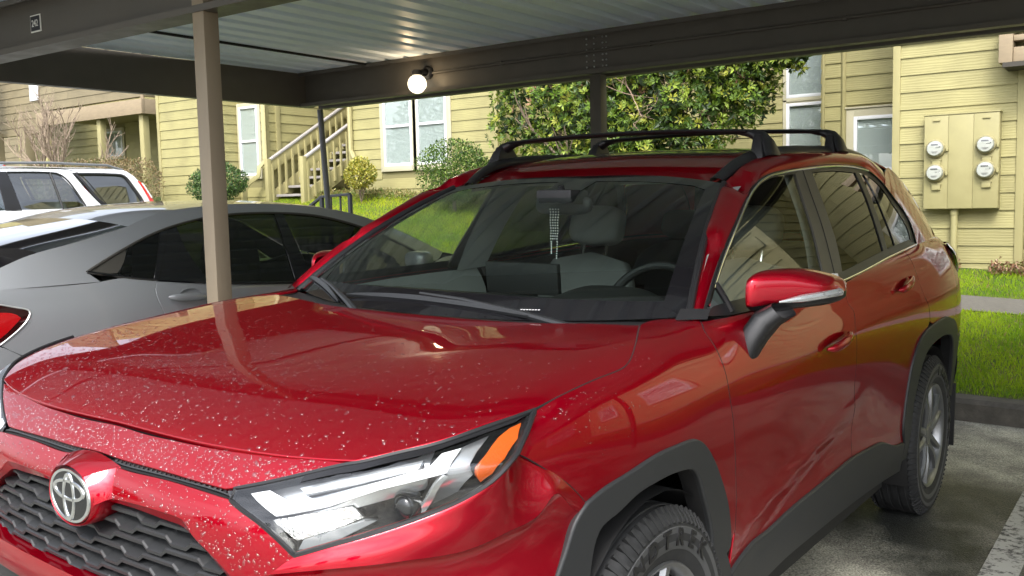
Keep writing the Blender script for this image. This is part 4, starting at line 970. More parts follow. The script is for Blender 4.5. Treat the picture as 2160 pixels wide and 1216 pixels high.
# ---- greenhouse: ribbon of the roof side, from the base of the pillar to the tail
low = pts3(green, D['dlo_front'] + D['dlo_top'][1:5])
def upper(p):
    return p
wl_e = wind(np.array([-.985] * 4), np.array([.0, .35, .7, .985])); wl_e[:, 1] -= .012
ru = np.stack([np.array([2.05, 2.12, 2.22, 2.40, 2.78, 3.2, 3.45, 3.75]), -np.array([.572, .582, .590, .597, .603, .600, .595, .585]), np.array([1.512, 1.552, 1.580, 1.604, 1.628, 1.644, 1.638, 1.598])], -1)
up = np.concatenate([wl_e, ru])
def arc(c, n):
    return spl(c, n=n)
A_, B_ = arc(low, 40), arc(up, 40)
Mid = (A_ + B_) / 2; d_ = B_ - A_
tn = np.gradient(A_, axis=0); nn = np.cross(d_, tn); nn /= np.linalg.norm(nn, axis=1)[:, None]; nn *= np.sign(-nn[:, 1])[:, None]
rows = [A_ - nn * .004 + (A_ - Mid) * .02, A_ + d_ * .12 + nn * .010, A_ + d_ * .35 + nn * .018, A_ + d_ * .65 + nn * .018, A_ + d_ * .9 + nn * .009, B_]
for s in SIDES: loft('roof_side', rows, PAINT, suv, nu=60, nv=16, mirror=s)
# C pillar and tail quarter
dq = [D['dlo_top'][4]] + D['dlo_top'][5:]
both('rear_pillar', [dq, [(3.591, 1.236), (3.9, 1.247), (4.2, 1.249), (4.42, 1.25)], [(4.42, 1.25), (4.33, 1.36), (4.20, 1.47), (4.02, 1.56), (3.85, 1.60)], [(3.85, 1.60), (3.72, 1.575), (3.62, 1.545), D['dlo_top'][4]]], green, PAINT, step=.03, gap=.0005, lip=.01)
# window glass
both('front_window', [D['gl_f'], D['gl_f_r'], D['gl_f_b'], [(1.478, 1.126), (1.40, 1.178)]], green, GL_F, step=.03, off=-.004, lip=0., gap=0., edge=0.)
both('quarter_light', [[(1.365, 1.135), (1.395, 1.172), (1.43, 1.20)], [(1.43, 1.20), (1.455, 1.165), (1.47, 1.128)], [(1.47, 1.128), (1.365, 1.135)]], green, GL_F, step=.03, off=-.006, lip=0, gap=0, edge=0) if False else None
both('rear_window', [D['gl_r_top'], D['gl_r_r'], D['gl_r_b'], rev(D['bp_r'])[0:1] + rev(D['bp_r'])], green, GL_R, step=.03, off=-.004, lip=0., gap=0., edge=0.)
both('vent_window', [[D['gl_s_l'][0], D['gl_s_r'][-1]], rev(D['gl_s_r']), [D['gl_s_r'][0], D['gl_s_l'][-1]], rev(D['gl_s_l'])], green, GL_R, step=.03, off=-.004, lip=0., gap=0., edge=0.)
both('quarter_window', [D['gl_q'], D['gl_q_b'], D['gl_q_l']], green, GL_R, step=.03, off=-.003, lip=0., gap=0., edge=0.)
# black pillar film and frames
both('door_pillar', [[D['gl_f_r'][0], (2.486, 1.551), D['bp_r'][0]], D['bp_r'], [D['bp_r'][-1], (2.33, 1.148), D['gl_f_r'][-1]], rev(D['gl_f_r'])], green, PILLAR, step=.03, off=.001, lip=.01)
sp = [(2.486, 1.553), (2.445, 1.45), (2.42, 1.36), (2.385, 1.27), (2.335, 1.15)]
def strip(name, c0, c1, fn, m, off=.0, parent=suv, nv=3, n=30, sgn=1):
    a, b = spl(np.array(c0, float), n=n), spl(np.array(c1, float), n=n)
    for s in SIDES:
        rows = []
        for t in np.linspace(0, 1, nv):
            q = a + (b - a) * t; rows.append(pts3(fn, q, off, sgn))
        loft(name, rows, m, parent, nu=n, mirror=s, solid=0)
for s in (1, -1): MB().tube([tuple(q * (1, s, 1)) for q in pts3(green, spl(np.array(sp), n=14), .0018)], .0016, 5).build('pillar_split', MATTB, suv)
# top frame: chrome line over black rubber
def edge_tube(name, c, fn, r, m, off, n=50, parent=suv, sgn=1, sides=(1, -1)):
    q = pts3(fn, spl(np.array(c, float), n=n), off, sgn)
    return [MB().tube([tuple(p * (1, s, 1)) for p in q], r, 8).build(name, m, parent, smooth=True) for s in sides]
dlo = D['dlo_front'] + D['dlo_top'][1:]
strip('window_frame', dlo[:18], [(1.40, 1.165)] + D['gl_f'][1:-1] + [(2.39, 1.530), (2.59, 1.541), (2.87, 1.555), (3.16, 1.556), (3.30, 1.549), (3.467, 1.49), (3.514, 1.418), (3.566, 1.342), (3.57, 1.304), (3.53, 1.262)], green, SATB, off=-.0005, n=60)
chrome_line = [(1.372, 1.150), (1.452, 1.208), (1.565, 1.279), (1.72, 1.362), (1.885, 1.444), (2.010, 1.490), (2.105, 1.512), (2.225, 1.528), (2.36, 1.541), (2.49, 1.5505), (2.86, 1.573), (3.19, 1.578), (3.37, 1.568)]
edge_tube('chrome_strip', chrome_line, green, .0042, CHROME, .003)
edge_tube('chrome_strip', [(3.37, 1.568), (3.50, 1.512), (3.575, 1.44), (3.65, 1.368), (3.636, 1.30), (3.588, 1.243)], green, .005, GLOSSB, .003)
belt = rev(D['dlo_belt'])
bl2 = [(x, z + .034) for x, z in belt]; bl2[0] = (1.40, 1.148); bl2[-1] = (3.50, 1.262)
strip('belt_moulding', belt, bl2, green, SATB, off=.002, n=40, nv=3)
edge_tube('belt_chrome', [(2.4, 1.150), (2.7, 1.172), (3.0, 1.198), (3.25, 1.216), (3.585, 1.238)], green, .0045, CHROME, .004)
edge_tube('division_bar', [(1.452, 1.205), (1.475, 1.165), (1.49, 1.128)], green, .010, SATB, .001, n=10)
both('division_bar', [[D['gl_r_r'][0], D['gl_s_l'][0]], D['gl_s_l'], [D['gl_s_l'][-1], D['gl_r_r'][-1]], rev(D['gl_r_r'])], green, SATB, step=.03, off=.001, lip=.008)
both('division_bar', [[D['gl_s_r'][-1], D['gl_q'][0]], rev(D['gl_q_l']), [D['gl_q_b'][-1], D['gl_s_r'][0]], D['gl_s_r']], green, GLOSSB, step=.03, off=.001, lip=.008)
# red patch at the foot of the pillar, black corner piece
# ---- windscreen
panel('windscreen', [[(-1, 0), (0, 0), (1, 0)], [(1, 0), (1, 1)], [(1, 1), (0, 1), (-1, 1)], [(-1, 1), (-1, 0)]], wind, GL_W, suv, step=.05, sgn=-1, gap=0, lip=0, edge=0)
def wstrip(a, b, n=30, name='windscreen_border', m=GLOSSB):
    ca, cb = spl(np.array(a, float), n=n), spl(np.array(b, float), n=n)
    return loft(name, [pts3(wind, ca + (cb - ca) * t, .0012, -1) for t in (0, .5, 1)], m, suv, nu=n)
wstrip([(-1, .0), (0, 0), (1, .0)], [(-.93, .085), (0, .12), (.93, .085)], 40)
wstrip([(-1, 1), (0, 1), (1, 1)], [(-.91, .925), (0, .935), (.91, .925)], 40)
for s in (-1, 1):
    wstrip([(s, 0), (s, .5), (s, 1)], [(s * .925, .06), (s * .925, .5), (s * .91, .94)], 30)
    wstrip([(s * .915, .90), (s * .91, .93)], [(s * .80, .932), (s * .80, .935)], 6)
wstrip([(-.14, .935), (0, .935), (.14, .935)], [(-.12, .80), (0, .79), (.12, .80)], 14)
# black moulding between glass and pillar
for s in (1, -1):
    q = wind(np.array([-1.004] * 10), np.linspace(-.02, 1.0, 10)); q[:, 1] -= .004
    MB().tube([tuple(p * (1, s, 1)) for p in q], .011, 8).build('pillar_moulding', SATB, suv, smooth=True)
    MB().add([tuple(np.array(p) * (1, s, 1)) for p in ((1.262, -.768, 1.122), (1.332, -.826, 1.121), (1.362, -.822, 1.146), (1.300, -.764, 1.148))], [(0, 1, 2, 3)]).build('pillar_foot', SATB, suv)
# cowl under the wipers
loft('cowl', [[(1.165, -.70, 1.098), (1.075, -.3, 1.086), (1.06, 0, 1.083), (1.075, .3, 1.086), (1.165, .70, 1.098)], [(1.30, -.765, 1.112), (1.155, -.3, 1.099), (1.125, 0, 1.096), (1.155, .3, 1.099), (1.30, .765, 1.112)]], SATB, suv, nu=30, nv=4)
# ---- roof
panel('roof', [[(2.062, 0), (2.052, -.3), (2.012, -.52)], [(2.012, -.52), (2.4, -.545), (3.0, -.55), (4.15, -.53)], [(4.15, -.53), (4.2, 0), (4.15, .53)], [(4.15, .53), (3.0, .55), (2.4, .545), (2.012, .52)], [(2.012, .52), (2.052, .3), (2.062, 0)]], roof, PAINT, suv, step=.05, gap=.001, lip=.02)
panel('roof_glass', [[(2.38, 0), (2.38, -.40), (2.41, -.43)], [(2.41, -.43), (3.15, -.43)], [(3.15, -.43), (3.15, .43)], [(3.15, .43), (2.41, .43)], [(2.41, .43), (2.38, .40), (2.38, 0)]], roof, GLOSSB, suv, step=.06, off=.002, lip=.004)
# black roof rails and cross bars
def rail(s):
    xr = np.array([2.015, 2.12, 2.22, 2.40, 2.78, 3.2, 3.5, 3.85, 4.05]); yo = np.array([.556, .580, .589, .596, .602, .599, .593, .578, .56]); zo = np.array([1.504, 1.553, 1.581, 1.605, 1.629, 1.645, 1.635, 1.592, 1.55])
    o_ = np.stack([xr, -yo, zo], -1); i_ = o_ + np.stack([0 * xr, np.array([.04, .05, .055, .055, .055, .055, .055, .055, .05]), np.array([.006, .008, .01, .012, .012, .01, .01, .008, .006])], -1)
    t_ = (o_ + i_) / 2 + np.array([0, 0, 1]) * np.array([.004, .012, .018, .02, .02, .02, .02, .014, .004])[:, None]
    loft('roof_rail', [o_ + (0, .002, -.012), o_, t_, i_, i_ + (0, 0, -.02)], SATB, suv, nu=40, nv=14, mirror=s)
for s in SIDES: rail(s)

# ---- black tubes added to stand in for the shade in the shut lines
def seam_tube(name, c, fn, r, off, n=60, sgn=1):
    q = pts3(fn, spl(np.array(c, float), n=n), off, sgn)
    for s_ in (1, -1): MB().tube([tuple(p * (1, s_, 1)) for p in q], r, 5).build(name, MATS['gap_black'], suv)
seam_tube('hood_gap_line', D['hood_cut'], hood, .0030, -.0016)
seam_tube('door_gap_line', D['door_f'], side, .0019, -.0012); seam_tube('door_gap_line', D['door_r'], side, .0019, -.0012); seam_tube('door_gap_line', qcut, side, .0019, -.0012)
seam_tube('bumper_gap_line', D['seam'], side, .0015, -.0010)
def crossbar(xf, xb, zt, dz):
    """bar between the rails: two feet and a flat arched blade (feet slightly staggered in plan)"""
    o = None
    for s in (1, -1):
        zr = float(np.interp(xf, [2.0, 2.12, 2.22, 2.4, 2.78, 3.2, 3.5], [1.50, 1.56, 1.59, 1.617, 1.641, 1.656, 1.65]))
        secs = []
        for (y, z, hx, hz) in ((.618, zr - .012, .085, .006), (.600, zr + .03, .062, .02), (.575, zr + .058, .043, .020), (.54, zr + .074, .032, .014), (.50, zr + .079, .03, .009)):
            secs.append([(xf + hx * math.cos(t) * (1 if math.cos(t) > 0 else .8), -s * (y + .012 * math.sin(t)), z + hz * math.sin(t)) for t in np.linspace(0, 2 * PI, 16, endpoint=False)])
        mb = MB().grid(secs, closev=True); mb.f.append(tuple(range(16))); mb.f.append(tuple(range(64, 80))[::-1])
        mb.build('crossbar_foot', SATB, suv, smooth=True, sharp=50)
        # foot skirt down to the rail, with its lock cover
        MB().prism([(xf - .075, zr - .02), (xf + .105, zr - .012), (xf + .052, zr + .055), (xf - .042, zr + .066)], lambda a, b: (a, -s * .560, b), lambda a, b: (a, -s * (.612 - max(0, b - zr) * .35), b)).build('crossbar_foot', SATB, suv, bevel=.008)
        MB().lathe([(0, .004), (.012, .004), (.014, 0)], 14, Matrix.Translation((xf + .035, -s * .606, zr + .022)) @ Matrix.Rotation(s * PI / 2 + s * .3, 4, 'X')).build('lock', mat('lock_grey', (.2, .2, .2), .4), suv)
    rows = []
    for y in np.linspace(-.53, .53, 24):
        z = zr + .079 + .016 * (1 - (y / .53)**2)
        rows.append([(xf + .034 * math.cos(t), y, z + .0095 * math.sin(t)) for t in np.linspace(0, 2 * PI, 14, endpoint=False)])
    MB().grid(rows, closev=True).build('crossbar', SATB, suv, smooth=True, sharp=60)
crossbar(2.31, 0, 0, 0); crossbar(3.10, 0, 0, 0)

# ---- front fascia
FO = lambda o: (lambda y, z: front(y, z, o))
gapc = D['ff_gap'][1:]; slot = D['ff_slot'][:-1]
fx_top = [(0, .949)] + gapc
panel('upper_fascia', [rev(fx_top)[:-1] + fm(rev(fx_top)[:-1]) [0:0] + [(0, .949)] + [(-y, z) for y, z in gapc], [(-y, z) for y, z in D['ff_hl']], [(-y, z) for y, z in D['ff_slot'][:-1]] + [(0, .9035)] + rev(D['ff_slot'][:-1]), rev(D['ff_hl'])], front, PAINT, suv, step=.02, sgn=-1, gap=.0008, lip=.03)
# grille bar with its arms going down beside the grille
arm = [D['slot_low'], ]
bar_top = [(0, .888), (-.06, .888)] + rev(D['slot_low'])[1:]
barface = [bar_top, D['hl_in'], [D['hl_in'][-1], (-.582, .788), (-.563, .770), (-.560, .745), (-.570, .719)], [(-.570, .719), (-.545, .719), D['bar_crease'][-1]], rev(D['bar_crease']) + [(0, .831)]]
full = [bar_top[::-1] + [(-y, z) for y, z in bar_top[1:]], [(-y, z) for y, z in D['hl_in']], [(-y, z) for y, z in barface[2]], [(-y, z) for y, z in barface[3]], [(-y, z) for y, z in rev(D['bar_crease'])] + [(0, .831)] + D['bar_crease'], rev(barface[3]), rev(barface[2]), rev(D['hl_in'])]
panel('grille_bar', full, front, PAINT, suv, step=.016, sgn=-1, gap=0, lip=.004, edge=.003)
cr = [(0, .831)] + D['bar_crease']; lo_ = [(0, .819)] + D['bar_low']
for s in SIDES:
    a = pts3(front, spl(np.array(cr), n=40)); b = pts3(FO(.012), spl(np.array(lo_), n=40)); c = b + (.05, 0, -.004)
    loft('grille_bar_edge', [a + (.001, 0, 0), b, c], PAINT, suv, nu=60, mirror=s, sharp=25)
# slot with black mesh
slot_f = [[(0, .902)] + rev(D['ff_slot'])[1:] + [(-.42, .892)], None, [(-.445, .877)] + D['slot_low'][1:4] + [(0, .889)]]
MBK = mat('grille_black', (.022, .023, .024), .42, spec=.5)
for s in SIDES:
    a = pts3(FO(.006), spl(np.array(slot_f[0]), n=40)); b = pts3(FO(.045), spl(np.array(slot_f[0]) - (0, .006), n=40)); c = pts3(FO(.045), spl(np.array(slot_f[2][::-1]), n=40)); d = pts3(FO(.006), spl(np.array(slot_f[2][::-1]), n=40))
    loft('upper_slot', [a, b, c, d], MATTB, suv, nu=40, mirror=s)
    t0, t1 = pts3(FO(.018), spl(np.array(slot_f[0]), n=60)), pts3(FO(.010), spl(np.array(slot_f[2][::-1]), n=60))
    mb = MB()
    mb.tube([tuple((p * .25 + q * .75) * (1, -1 if s else 1, 1)) for p, q in zip(t0, t1)], .0022, 6)
    for i in range(8, 58, 2):
        q = t0[i] * .85 + t1[i] * .15; r_ = t0[min(i + 1, 59)] * .2 + t1[min(i + 1, 59)] * .8
        mb.tube([tuple(q * (1, -1 if s else 1, 1)), tuple(r_ * (1, -1 if s else 1, 1))], .0022, 5)
        q2 = t0[min(i + 2, 59)] * .85 + t1[min(i + 2, 59)] * .15
        mb.tube([tuple(r_ * (1, -1 if s else 1, 1)), tuple(q2 * (1, -1 if s else 1, 1))], .0022, 5)
    tag(mb.build('slot_mesh', MBK, suv), kind='stuff')
# emblem housing: red oval cup on the bar, black glass badge with silver ovals
em = empty('emblem', (.036, 0, .822), 0, suv)
def oval(rx, rz, n=48): return [(rx * math.cos(t), rz * math.sin(t)) for t in np.linspace(0, 2 * PI, n, endpoint=False)]
def oval_loft(name, secs, m, parent, cap=True):
    G_ = [[(x, y, z) for y, z in oval(a, b)] for x, a, b in secs]; mb = MB().grid(G_, closev=True)
    if cap: mb.f.append(tuple(range((len(secs) - 1) * 48, len(secs) * 48)))
    return mb.build(name, m, parent, smooth=True, sharp=35)
oval_loft('emblem_housing', [(.075, .088, .066), (.03, .0885, .0665), (.006, .087, .0655), (.001, .083, .0625), (.004, .080, .060), (.012, .079, .059)], PAINT, em, cap=False)
# wedge from the housing's crown to the slot
loft('emblem_housing', [[(.0, -.055, .050), (.0, 0, .0645), (.0, .055, .050)], [(.030, -.075, .058), (.026, 0, .074), (.030, .075, .058)], [(.060, -.098, .064), (.058, 0, .082), (.060, .098, .064)]], PAINT, em, nu=20, nv=8)
for s in SIDES: loft('emblem_housing', [[(.002, -.056, .049), (.002, -.077, .026), (.004, -.086, -.006)], [(.028, -.076, .058), (.024, -.098, .025), (.022, -.104, .004)], [(.058, -.100, .064), (.040, -.118, .035), (.026, -.122, .010)]], PAINT, em, nu=14, nv=8, mirror=s)
BADGE = mat('badge_black', (.008, .009, .010), .12, spec=.35)
oval_loft('badge', [(.012, .0795, .0595), (.0055, .0795, .0595), (.002, .0765, .0565), (.0005, .06, .043), (.0, .02, .014)], BADGE, em)
SIL = mat('badge_silver', (.55, .57, .58), .2, metal=1.0)
def oring(name, cy, cz, rx, rz, w, x=-.0012):
    G_ = []
    for t in np.linspace(0, 2 * PI, 56, endpoint=False):
        c, s_ = math.cos(t), math.sin(t); wy = w * (.75 + .45 * abs(c)) if rx > rz else w * (.75 + .45 * abs(s_))
        G_.append([(x + dx, cy + (rx + k * wy) * c, cz + (rz + k * wy) * s_) for k, dx in ((-.5, .002), (-.35, -.0012), (.35, -.0012), (.5, .002))])
    MB().grid(G_, closeu=True).build(name, SIL, em, smooth=True)
oring('badge_oval', 0, 0, .0735, .0535, .0085, .001)
oring('badge_oval', 0, .012, .0555, .019, .0095); oring('badge_oval', 0, -.002, .0195, .046, .0095)

# ---- grille: stepped horizontal blades
gz = [.806, .780, .754, .728, .702, .676, .652]
def half_w(z): return float(np.interp(z, [.60, .66, .718, .750, .782, .799, .815, .820], [.53, .525, .498, .456, .408, .377, .347, .308]))
MB().grid([[(float(front(y, z, .095)[0][0]), y, z) for y in np.linspace(-.52, .52, 30)] for z in (.60, .70, .83)]).build('grille_back', MATTB, suv)
for r_, z in enumerate(gz):
    hw = half_w(z) - .004; ph = (r_ % 2) * .085 + .01 * r_; P_ = .17
    # stepped outline: long raised run, ramp, short dropped run
    ks = [q for q in np.concatenate([[(k + f) * P_ - ph for f in (0, .55, .64, .90, .99)] for k in range(-5, 6)]) if -hw < q < hw]
    ys = sorted([-hw] + ks + [hw] + list(np.linspace(-hw, hw, 25)))
    def wob(y):
        return float(np.interp(((y + ph) / P_) % 1, [0, .55, .64, .90, .99, 1], [0, 0, -.011, -.011, 0, 0]))
    G_ = []
    for y in ys:
        f0 = front(y, z, .022)[0]; k = wob(y)
        G_.append([(f0[0] + .062, y, z + .012), (f0[0] + .004, y, z + .001 + k), (f0[0], y, z - .0015 + k), (f0[0] + .0015, y, z - .0085 + k), (f0[0] + .055, y, z - .001)])
    MB().grid(G_).build('grille_blade', MBK, suv, smooth=True, sharp=18)
ribs = MB()
for i, y in enumerate(np.arange(-.44, .45, .085)):
    for z0, z1 in zip(gz[1:], gz[:-1]):
        if abs(y) < half_w(z1) - .02: ribs.box((float(front(y, z0, .045)[0][0]), y - .0022, z0), (float(front(y, z0, .09)[0][0]), y + .0022, z1 - .004))
tag(ribs.build('grille_ribs', MBK, suv), kind='stuff')
# lower lip and skid
for nm, z0, z1, o0, o1, m_ in (('lower_lip', .640, .575, -.004, -.012, PAINT), ('skid_trim', .572, .40, .0, .03, CLAD)):
    ysl = np.linspace(-.62, .62, 50); rise = lambda y: .06 * max(0, (abs(y) - .40) / .22)**1.5
    rows = [[tuple(front(y, z0 + rise(y), o0 + .03)[0]) for y in ysl], [tuple(front(y, z0 + rise(y) - .003, o0)[0]) for y in ysl], [tuple(front(y, (z0 + z1) / 2 + rise(y), (o0 + o1) / 2 - .008)[0]) for y in ysl], [tuple(front(y, z1 + rise(y) * .6, o1)[0]) for y in ysl], [tuple(front(y, z1 + rise(y) * .6 - .004, o1 + .03)[0]) for y in ysl]]
    loft(nm, rows, m_, suv, nu=50)

# ---- bumper corners: ledge under the lamp and the wall below
seam3 = pts3(side, rev(D['seam'])); hl3 = pts3(front, D['hl_low'])
r0 = np.concatenate([hl3[:-1], seam3]); r0 = r0
led = pts3(FO(-.010), D['ledge'][:-1]); endp = pts3(side, [(.597, 3.39)])
r1 = np.concatenate([led, (led[-1:] * .4 + endp * .6), endp])
lowz = [(-.55, .62), (-.63, .62), (-.71, .615), (-.785, .61), (-.838, .61), (-.866, .61)]
r2 = np.concatenate([pts3(FO(.012), [(-.570, .719), (-.64, .726), (-.71, .730), (-.775, .732), (-.828, .738), (-.856, .748)]), pts3(side, [(.548, 2.75)])])
r3 = np.concatenate([pts3(FO(.0), lowz), pts3(side, [(.521, 1.9)])])
r4 = np.concatenate([pts3(FO(.02), [(y, z - .2) for y, z in lowz]), pts3(side, [(.53, .9)])])
for s in SIDES:
    R0, R1, R2, R3, R4 = [spl(r, n=50) for r in (r0, r1, r2, r3, r4)]
    nrm_out = np.array([-.8, -.6, 0])
    rows = [R0 + (.012, .006, .004), R0 + (.001, 0, 0), R0 * .75 + R1 * .25 + nrm_out * .002, R0 * .35 + R1 * .65 + nrm_out * .003, R1]
    loft('bumper_ledge', rows, PAINT, suv, nu=70, nv=20, mirror=s)
    loft('front_bumper', [R1 + (0, 0, -.0005), R1 * .85 + R2 * .15 - nrm_out * .006, R2, R3, R4], PAINT, suv, nu=70, nv=24, mirror=s)

# ---- headlights
LBLK = mat('lamp_black', (.01, .01, .011), .25); LWHT = mat('lamp_light_guide', (.80, .82, .84), .2); LREF = mat('lamp_reflector', (.80, .80, .76), .12, metal=.85, bump=(90, .9, .006))
LGRY = mat('lamp_silver', (.52, .54, .55), .22, metal=.7); AMBER = mat('lamp_amber', (.48, .075, .002), .18, coat=.5, bump=(260, .6, .002)); LSILL = mat('lamp_grey', (.16, .17, .175), .3)
for s in SIDES:
    hl = panel('headlight', [D['hl_in'], D['hl_low'], D['hl_outer'], D['hl_top']], front, LENS, suv, step=.03, sgn=-1, gap=.003, lip=0, edge=0, mirror=s)
    hk = dict(sgn=-1, mirror=s, gap=0)
    panel('housing', [D['hl_in'], D['hl_low'], D['hl_outer'], D['hl_top']], FO(.06), LBLK, hl, step=.04, lip=0, edge=0, **hk)
    bd = np.concatenate([spl(np.array(c), n=30)[:-1] for c in (D['hl_in'], D['hl_low'], D['hl_outer'], D['hl_top'])])
    a, b = pts3(front, bd), pts3(FO(.06), bd)
    if s: a, b = a * (1, -1, 1), b * (1, -1, 1)
    MB().grid([np.vstack([a, a[:1]]), np.vstack([b, b[:1]])]).build('housing', LBLK, hl, smooth=True)
    MB().tube([tuple(p + (.003, 0, 0)) for p in a], .0055, 6, close=True).build('seam_tube', SATB, hl, smooth=True)
    tp = pts3(front, spl(np.array(D['hl_top'][:8]), n=30), .001, -1); tp2 = pts3(front, spl(np.array([(y * .996, z - .013) for y, z in D['hl_top'][:8]]), n=30), .001, -1)
    loft('lens_border', [tp, tp2], LBLK, hl, nu=30, mirror=s)
    cl = lambda k, j=None: [[q, r] for q, r in zip(D[k], D[k][1:] + D[k][:1])]
    panel('light_guide', cl('drl'), FO(.022), LWHT, hl, step=.02, lip=.02, edge=.002, **hk)
    panel('light_guide', cl('guide'), FO(.024), LGRY, hl, step=.02, lip=.02, edge=.002, **hk)
    panel('reflector', cl('reflector'), FO(.035), LREF, hl, step=.015, lip=.02, edge=.002, **hk)
    panel('lamp_sill', cl('sill'), FO(.022), LSILL, hl, step=.02, lip=.02, edge=.002, **hk)
    panel('lamp_facet', cl('facet'), FO(.040), LGRY, hl, step=.02, lip=.01, edge=.002, **hk)
    panel('lamp_strip', cl('diag'), FO(.020), LGRY, hl, step=.01, lip=.02, edge=.001, **hk)
    panel('turn_signal', cl('amber'), FO(.014), AMBER, hl, step=.01, lip=.03, edge=.002, **hk)
    # silver tray behind the guides
    panel('lamp_tray', [[(-.46, .887), (-.52, .908), (-.65, .947), (-.79, .990)], [(-.79, .990), (-.81, .95), (-.80, .91)], [(-.80, .91), (-.72, .885), (-.65, .862), (-.59, .834)], [(-.59, .834), (-.52, .865), (-.46, .887)]], FO(.050), LGRY, hl, step=.03, lip=0, edge=.002, **hk)
    pc = front(D['proj'][0][0], D['proj'][0][1], .028)[0] * (1, -1 if s else 1, 1)
    MB().lathe([(.026, -.03), (.026, .0), (.024, .003), (.022, .0)] + [(.022 * math.cos(t), .012 * math.sin(t)) for t in np.linspace(0, PI / 2, 8)], 28, Matrix.Translation(Vector(pc)) @ Matrix.Rotation(-PI / 2, 4, 'Y')).build('projector', mat('projector_lens', (.012, .013, .015), .05, coat=.6), hl, smooth=True)

# ---- door mirrors
for s in SIDES:
    sy = -1 if s else 1
    def S3(p): return (p[0], p[1] * sy, p[2])
    mr = empty('door_mirror', S3((1.52, -.90, 1.02)), 0, suv)
    off = Vector(mr.location)
    ang = np.linspace(0, 2 * PI, 40, endpoint=False)
    def shell(z0, z1, name, m, k=1.0, front_b=1.0):
        """mirror body: sections stepped across the car (y), superellipse in x/z"""
        G_ = []
        for u in np.linspace(0, 1, 22):
            y = -.868 - .185 * u
            e = (1 - max(0, abs(u - .47) / .53)**8); e = max(e, .0)**.5
            zc_top = 1.243 - .012 * (u - .35)**2 * 4 - .030 * max(0, u - .55) ; zc_bot = 1.118 + .026 * u
            xc = 1.555 + .20 * u
            zm = (z0(u), z1(u)); h = (zc_top - zc_bot) / 2
            ring = []
            for t in ang:
                c, q = math.cos(t), math.sin(t)
                xx = xc + (.075 if c > 0 else .092) * e * math.copysign(abs(c)**.62, c); zz = (zc_top + zc_bot) / 2 + h * e * math.copysign(abs(q)**.55, q)
                zz = min(max(zz, zm[0]), zm[1]); ring.append(Vector(S3((xx, y, zz))) - off)
            G_.append(ring)
        return MB().grid(G_, closev=True).build(name, m, mr, smooth=True, sharp=50)
    zsp = lambda u: 1.140 + .034 * u
    shell(zsp, lambda u: 2, 'mirror_cap', PAINT)
    shell(lambda u: 0, zsp, 'mirror_base', SATB)
    # signal lens along the seam
    tl = []
    for u in np.linspace(.38, .985, 18):
        e = (1 - max(0, abs(u - .47) / .53)**8)**.5
        tl.append(Vector(S3((1.555 + .20 * u - .094 * e, -.868 - .185 * u - .004, zsp(u) + .003))) - off)
    MB().tube([tuple(p) for p in tl], [.003 + .008 * min(1, i / 7) for i in range(18)], 8).build('signal_lens', mat('signal_chrome', (.75, .77, .78), .12, metal=.8), mr, smooth=True)
    # arm down to the door
    secs = []
    for (x, y, z, a, b) in ((1.540, -.955, 1.136, .062, .020), (1.520, -.920, 1.112, .058, .026), (1.490, -.897, 1.070, .050, .026), (1.470, -.885, 1.030, .040, .022), (1.462, -.880, 1.005, .030, .016)):
        secs.append([Vector(S3((x + a * math.copysign(abs(math.cos(t))**.6, math.cos(t)), y + b * math.copysign(abs(math.sin(t))**.6, math.sin(t)) - .0 , z + .020 * math.copysign(abs(math.sin(t))**.6, math.sin(t))))) - off for t in np.linspace(0, 2 * PI, 20, endpoint=False)])
    mb = MB().grid(secs, closev=True); mb.f.append(tuple(range(80, 100)))
    mb.build('mirror_arm', SATB, mr, smooth=True, sharp=40)
    MB().add([tuple(Vector(S3(p)) - off) for p in ((1.652, -.885, 1.13), (1.800, -1.03, 1.15), (1.795, -1.02, 1.222), (1.648, -.89, 1.228))], [(0, 1, 2, 3)]).build('mirror_glass', mat('mirror_silver', (.8, .8, .8), .02, metal=1.0), mr)

# ---- door handles: a bowed bar over a shallow cup
def handle(xc, zc, slope):
    for s, dr in zip((1, -1), ((0, 1))):
        par = suv; G_ = []
        for u in np.linspace(-1, 1, 20):
            x = xc + .112 * u; e = (1 - abs(u)**4)**.5 if abs(u) < 1 else 0
            v0 = np.interp(zc + slope * .112 * u, [.60, .76, .88, 1.0, 1.09], [2, 3, 4, 5, 6])
            base = side(x, v0)[0]; yo = -base[1] + .010 + .024 * (1 - u * u)**.5 if abs(u) < 1 else -base[1] + .008
            G_.append([(x, -s * (yo + .010 * math.cos(t) * max(e, .3)), base[2] + .0165 * max(e, .25) * math.sin(t)) for t in np.linspace(0, 2 * PI, 14, endpoint=False)])
        mb = MB().grid(G_, closev=True); mb.build('door_handle', PAINT, par, smooth=True)
handle(2.13, .978, .12); handle(3.05, 1.075, .12)

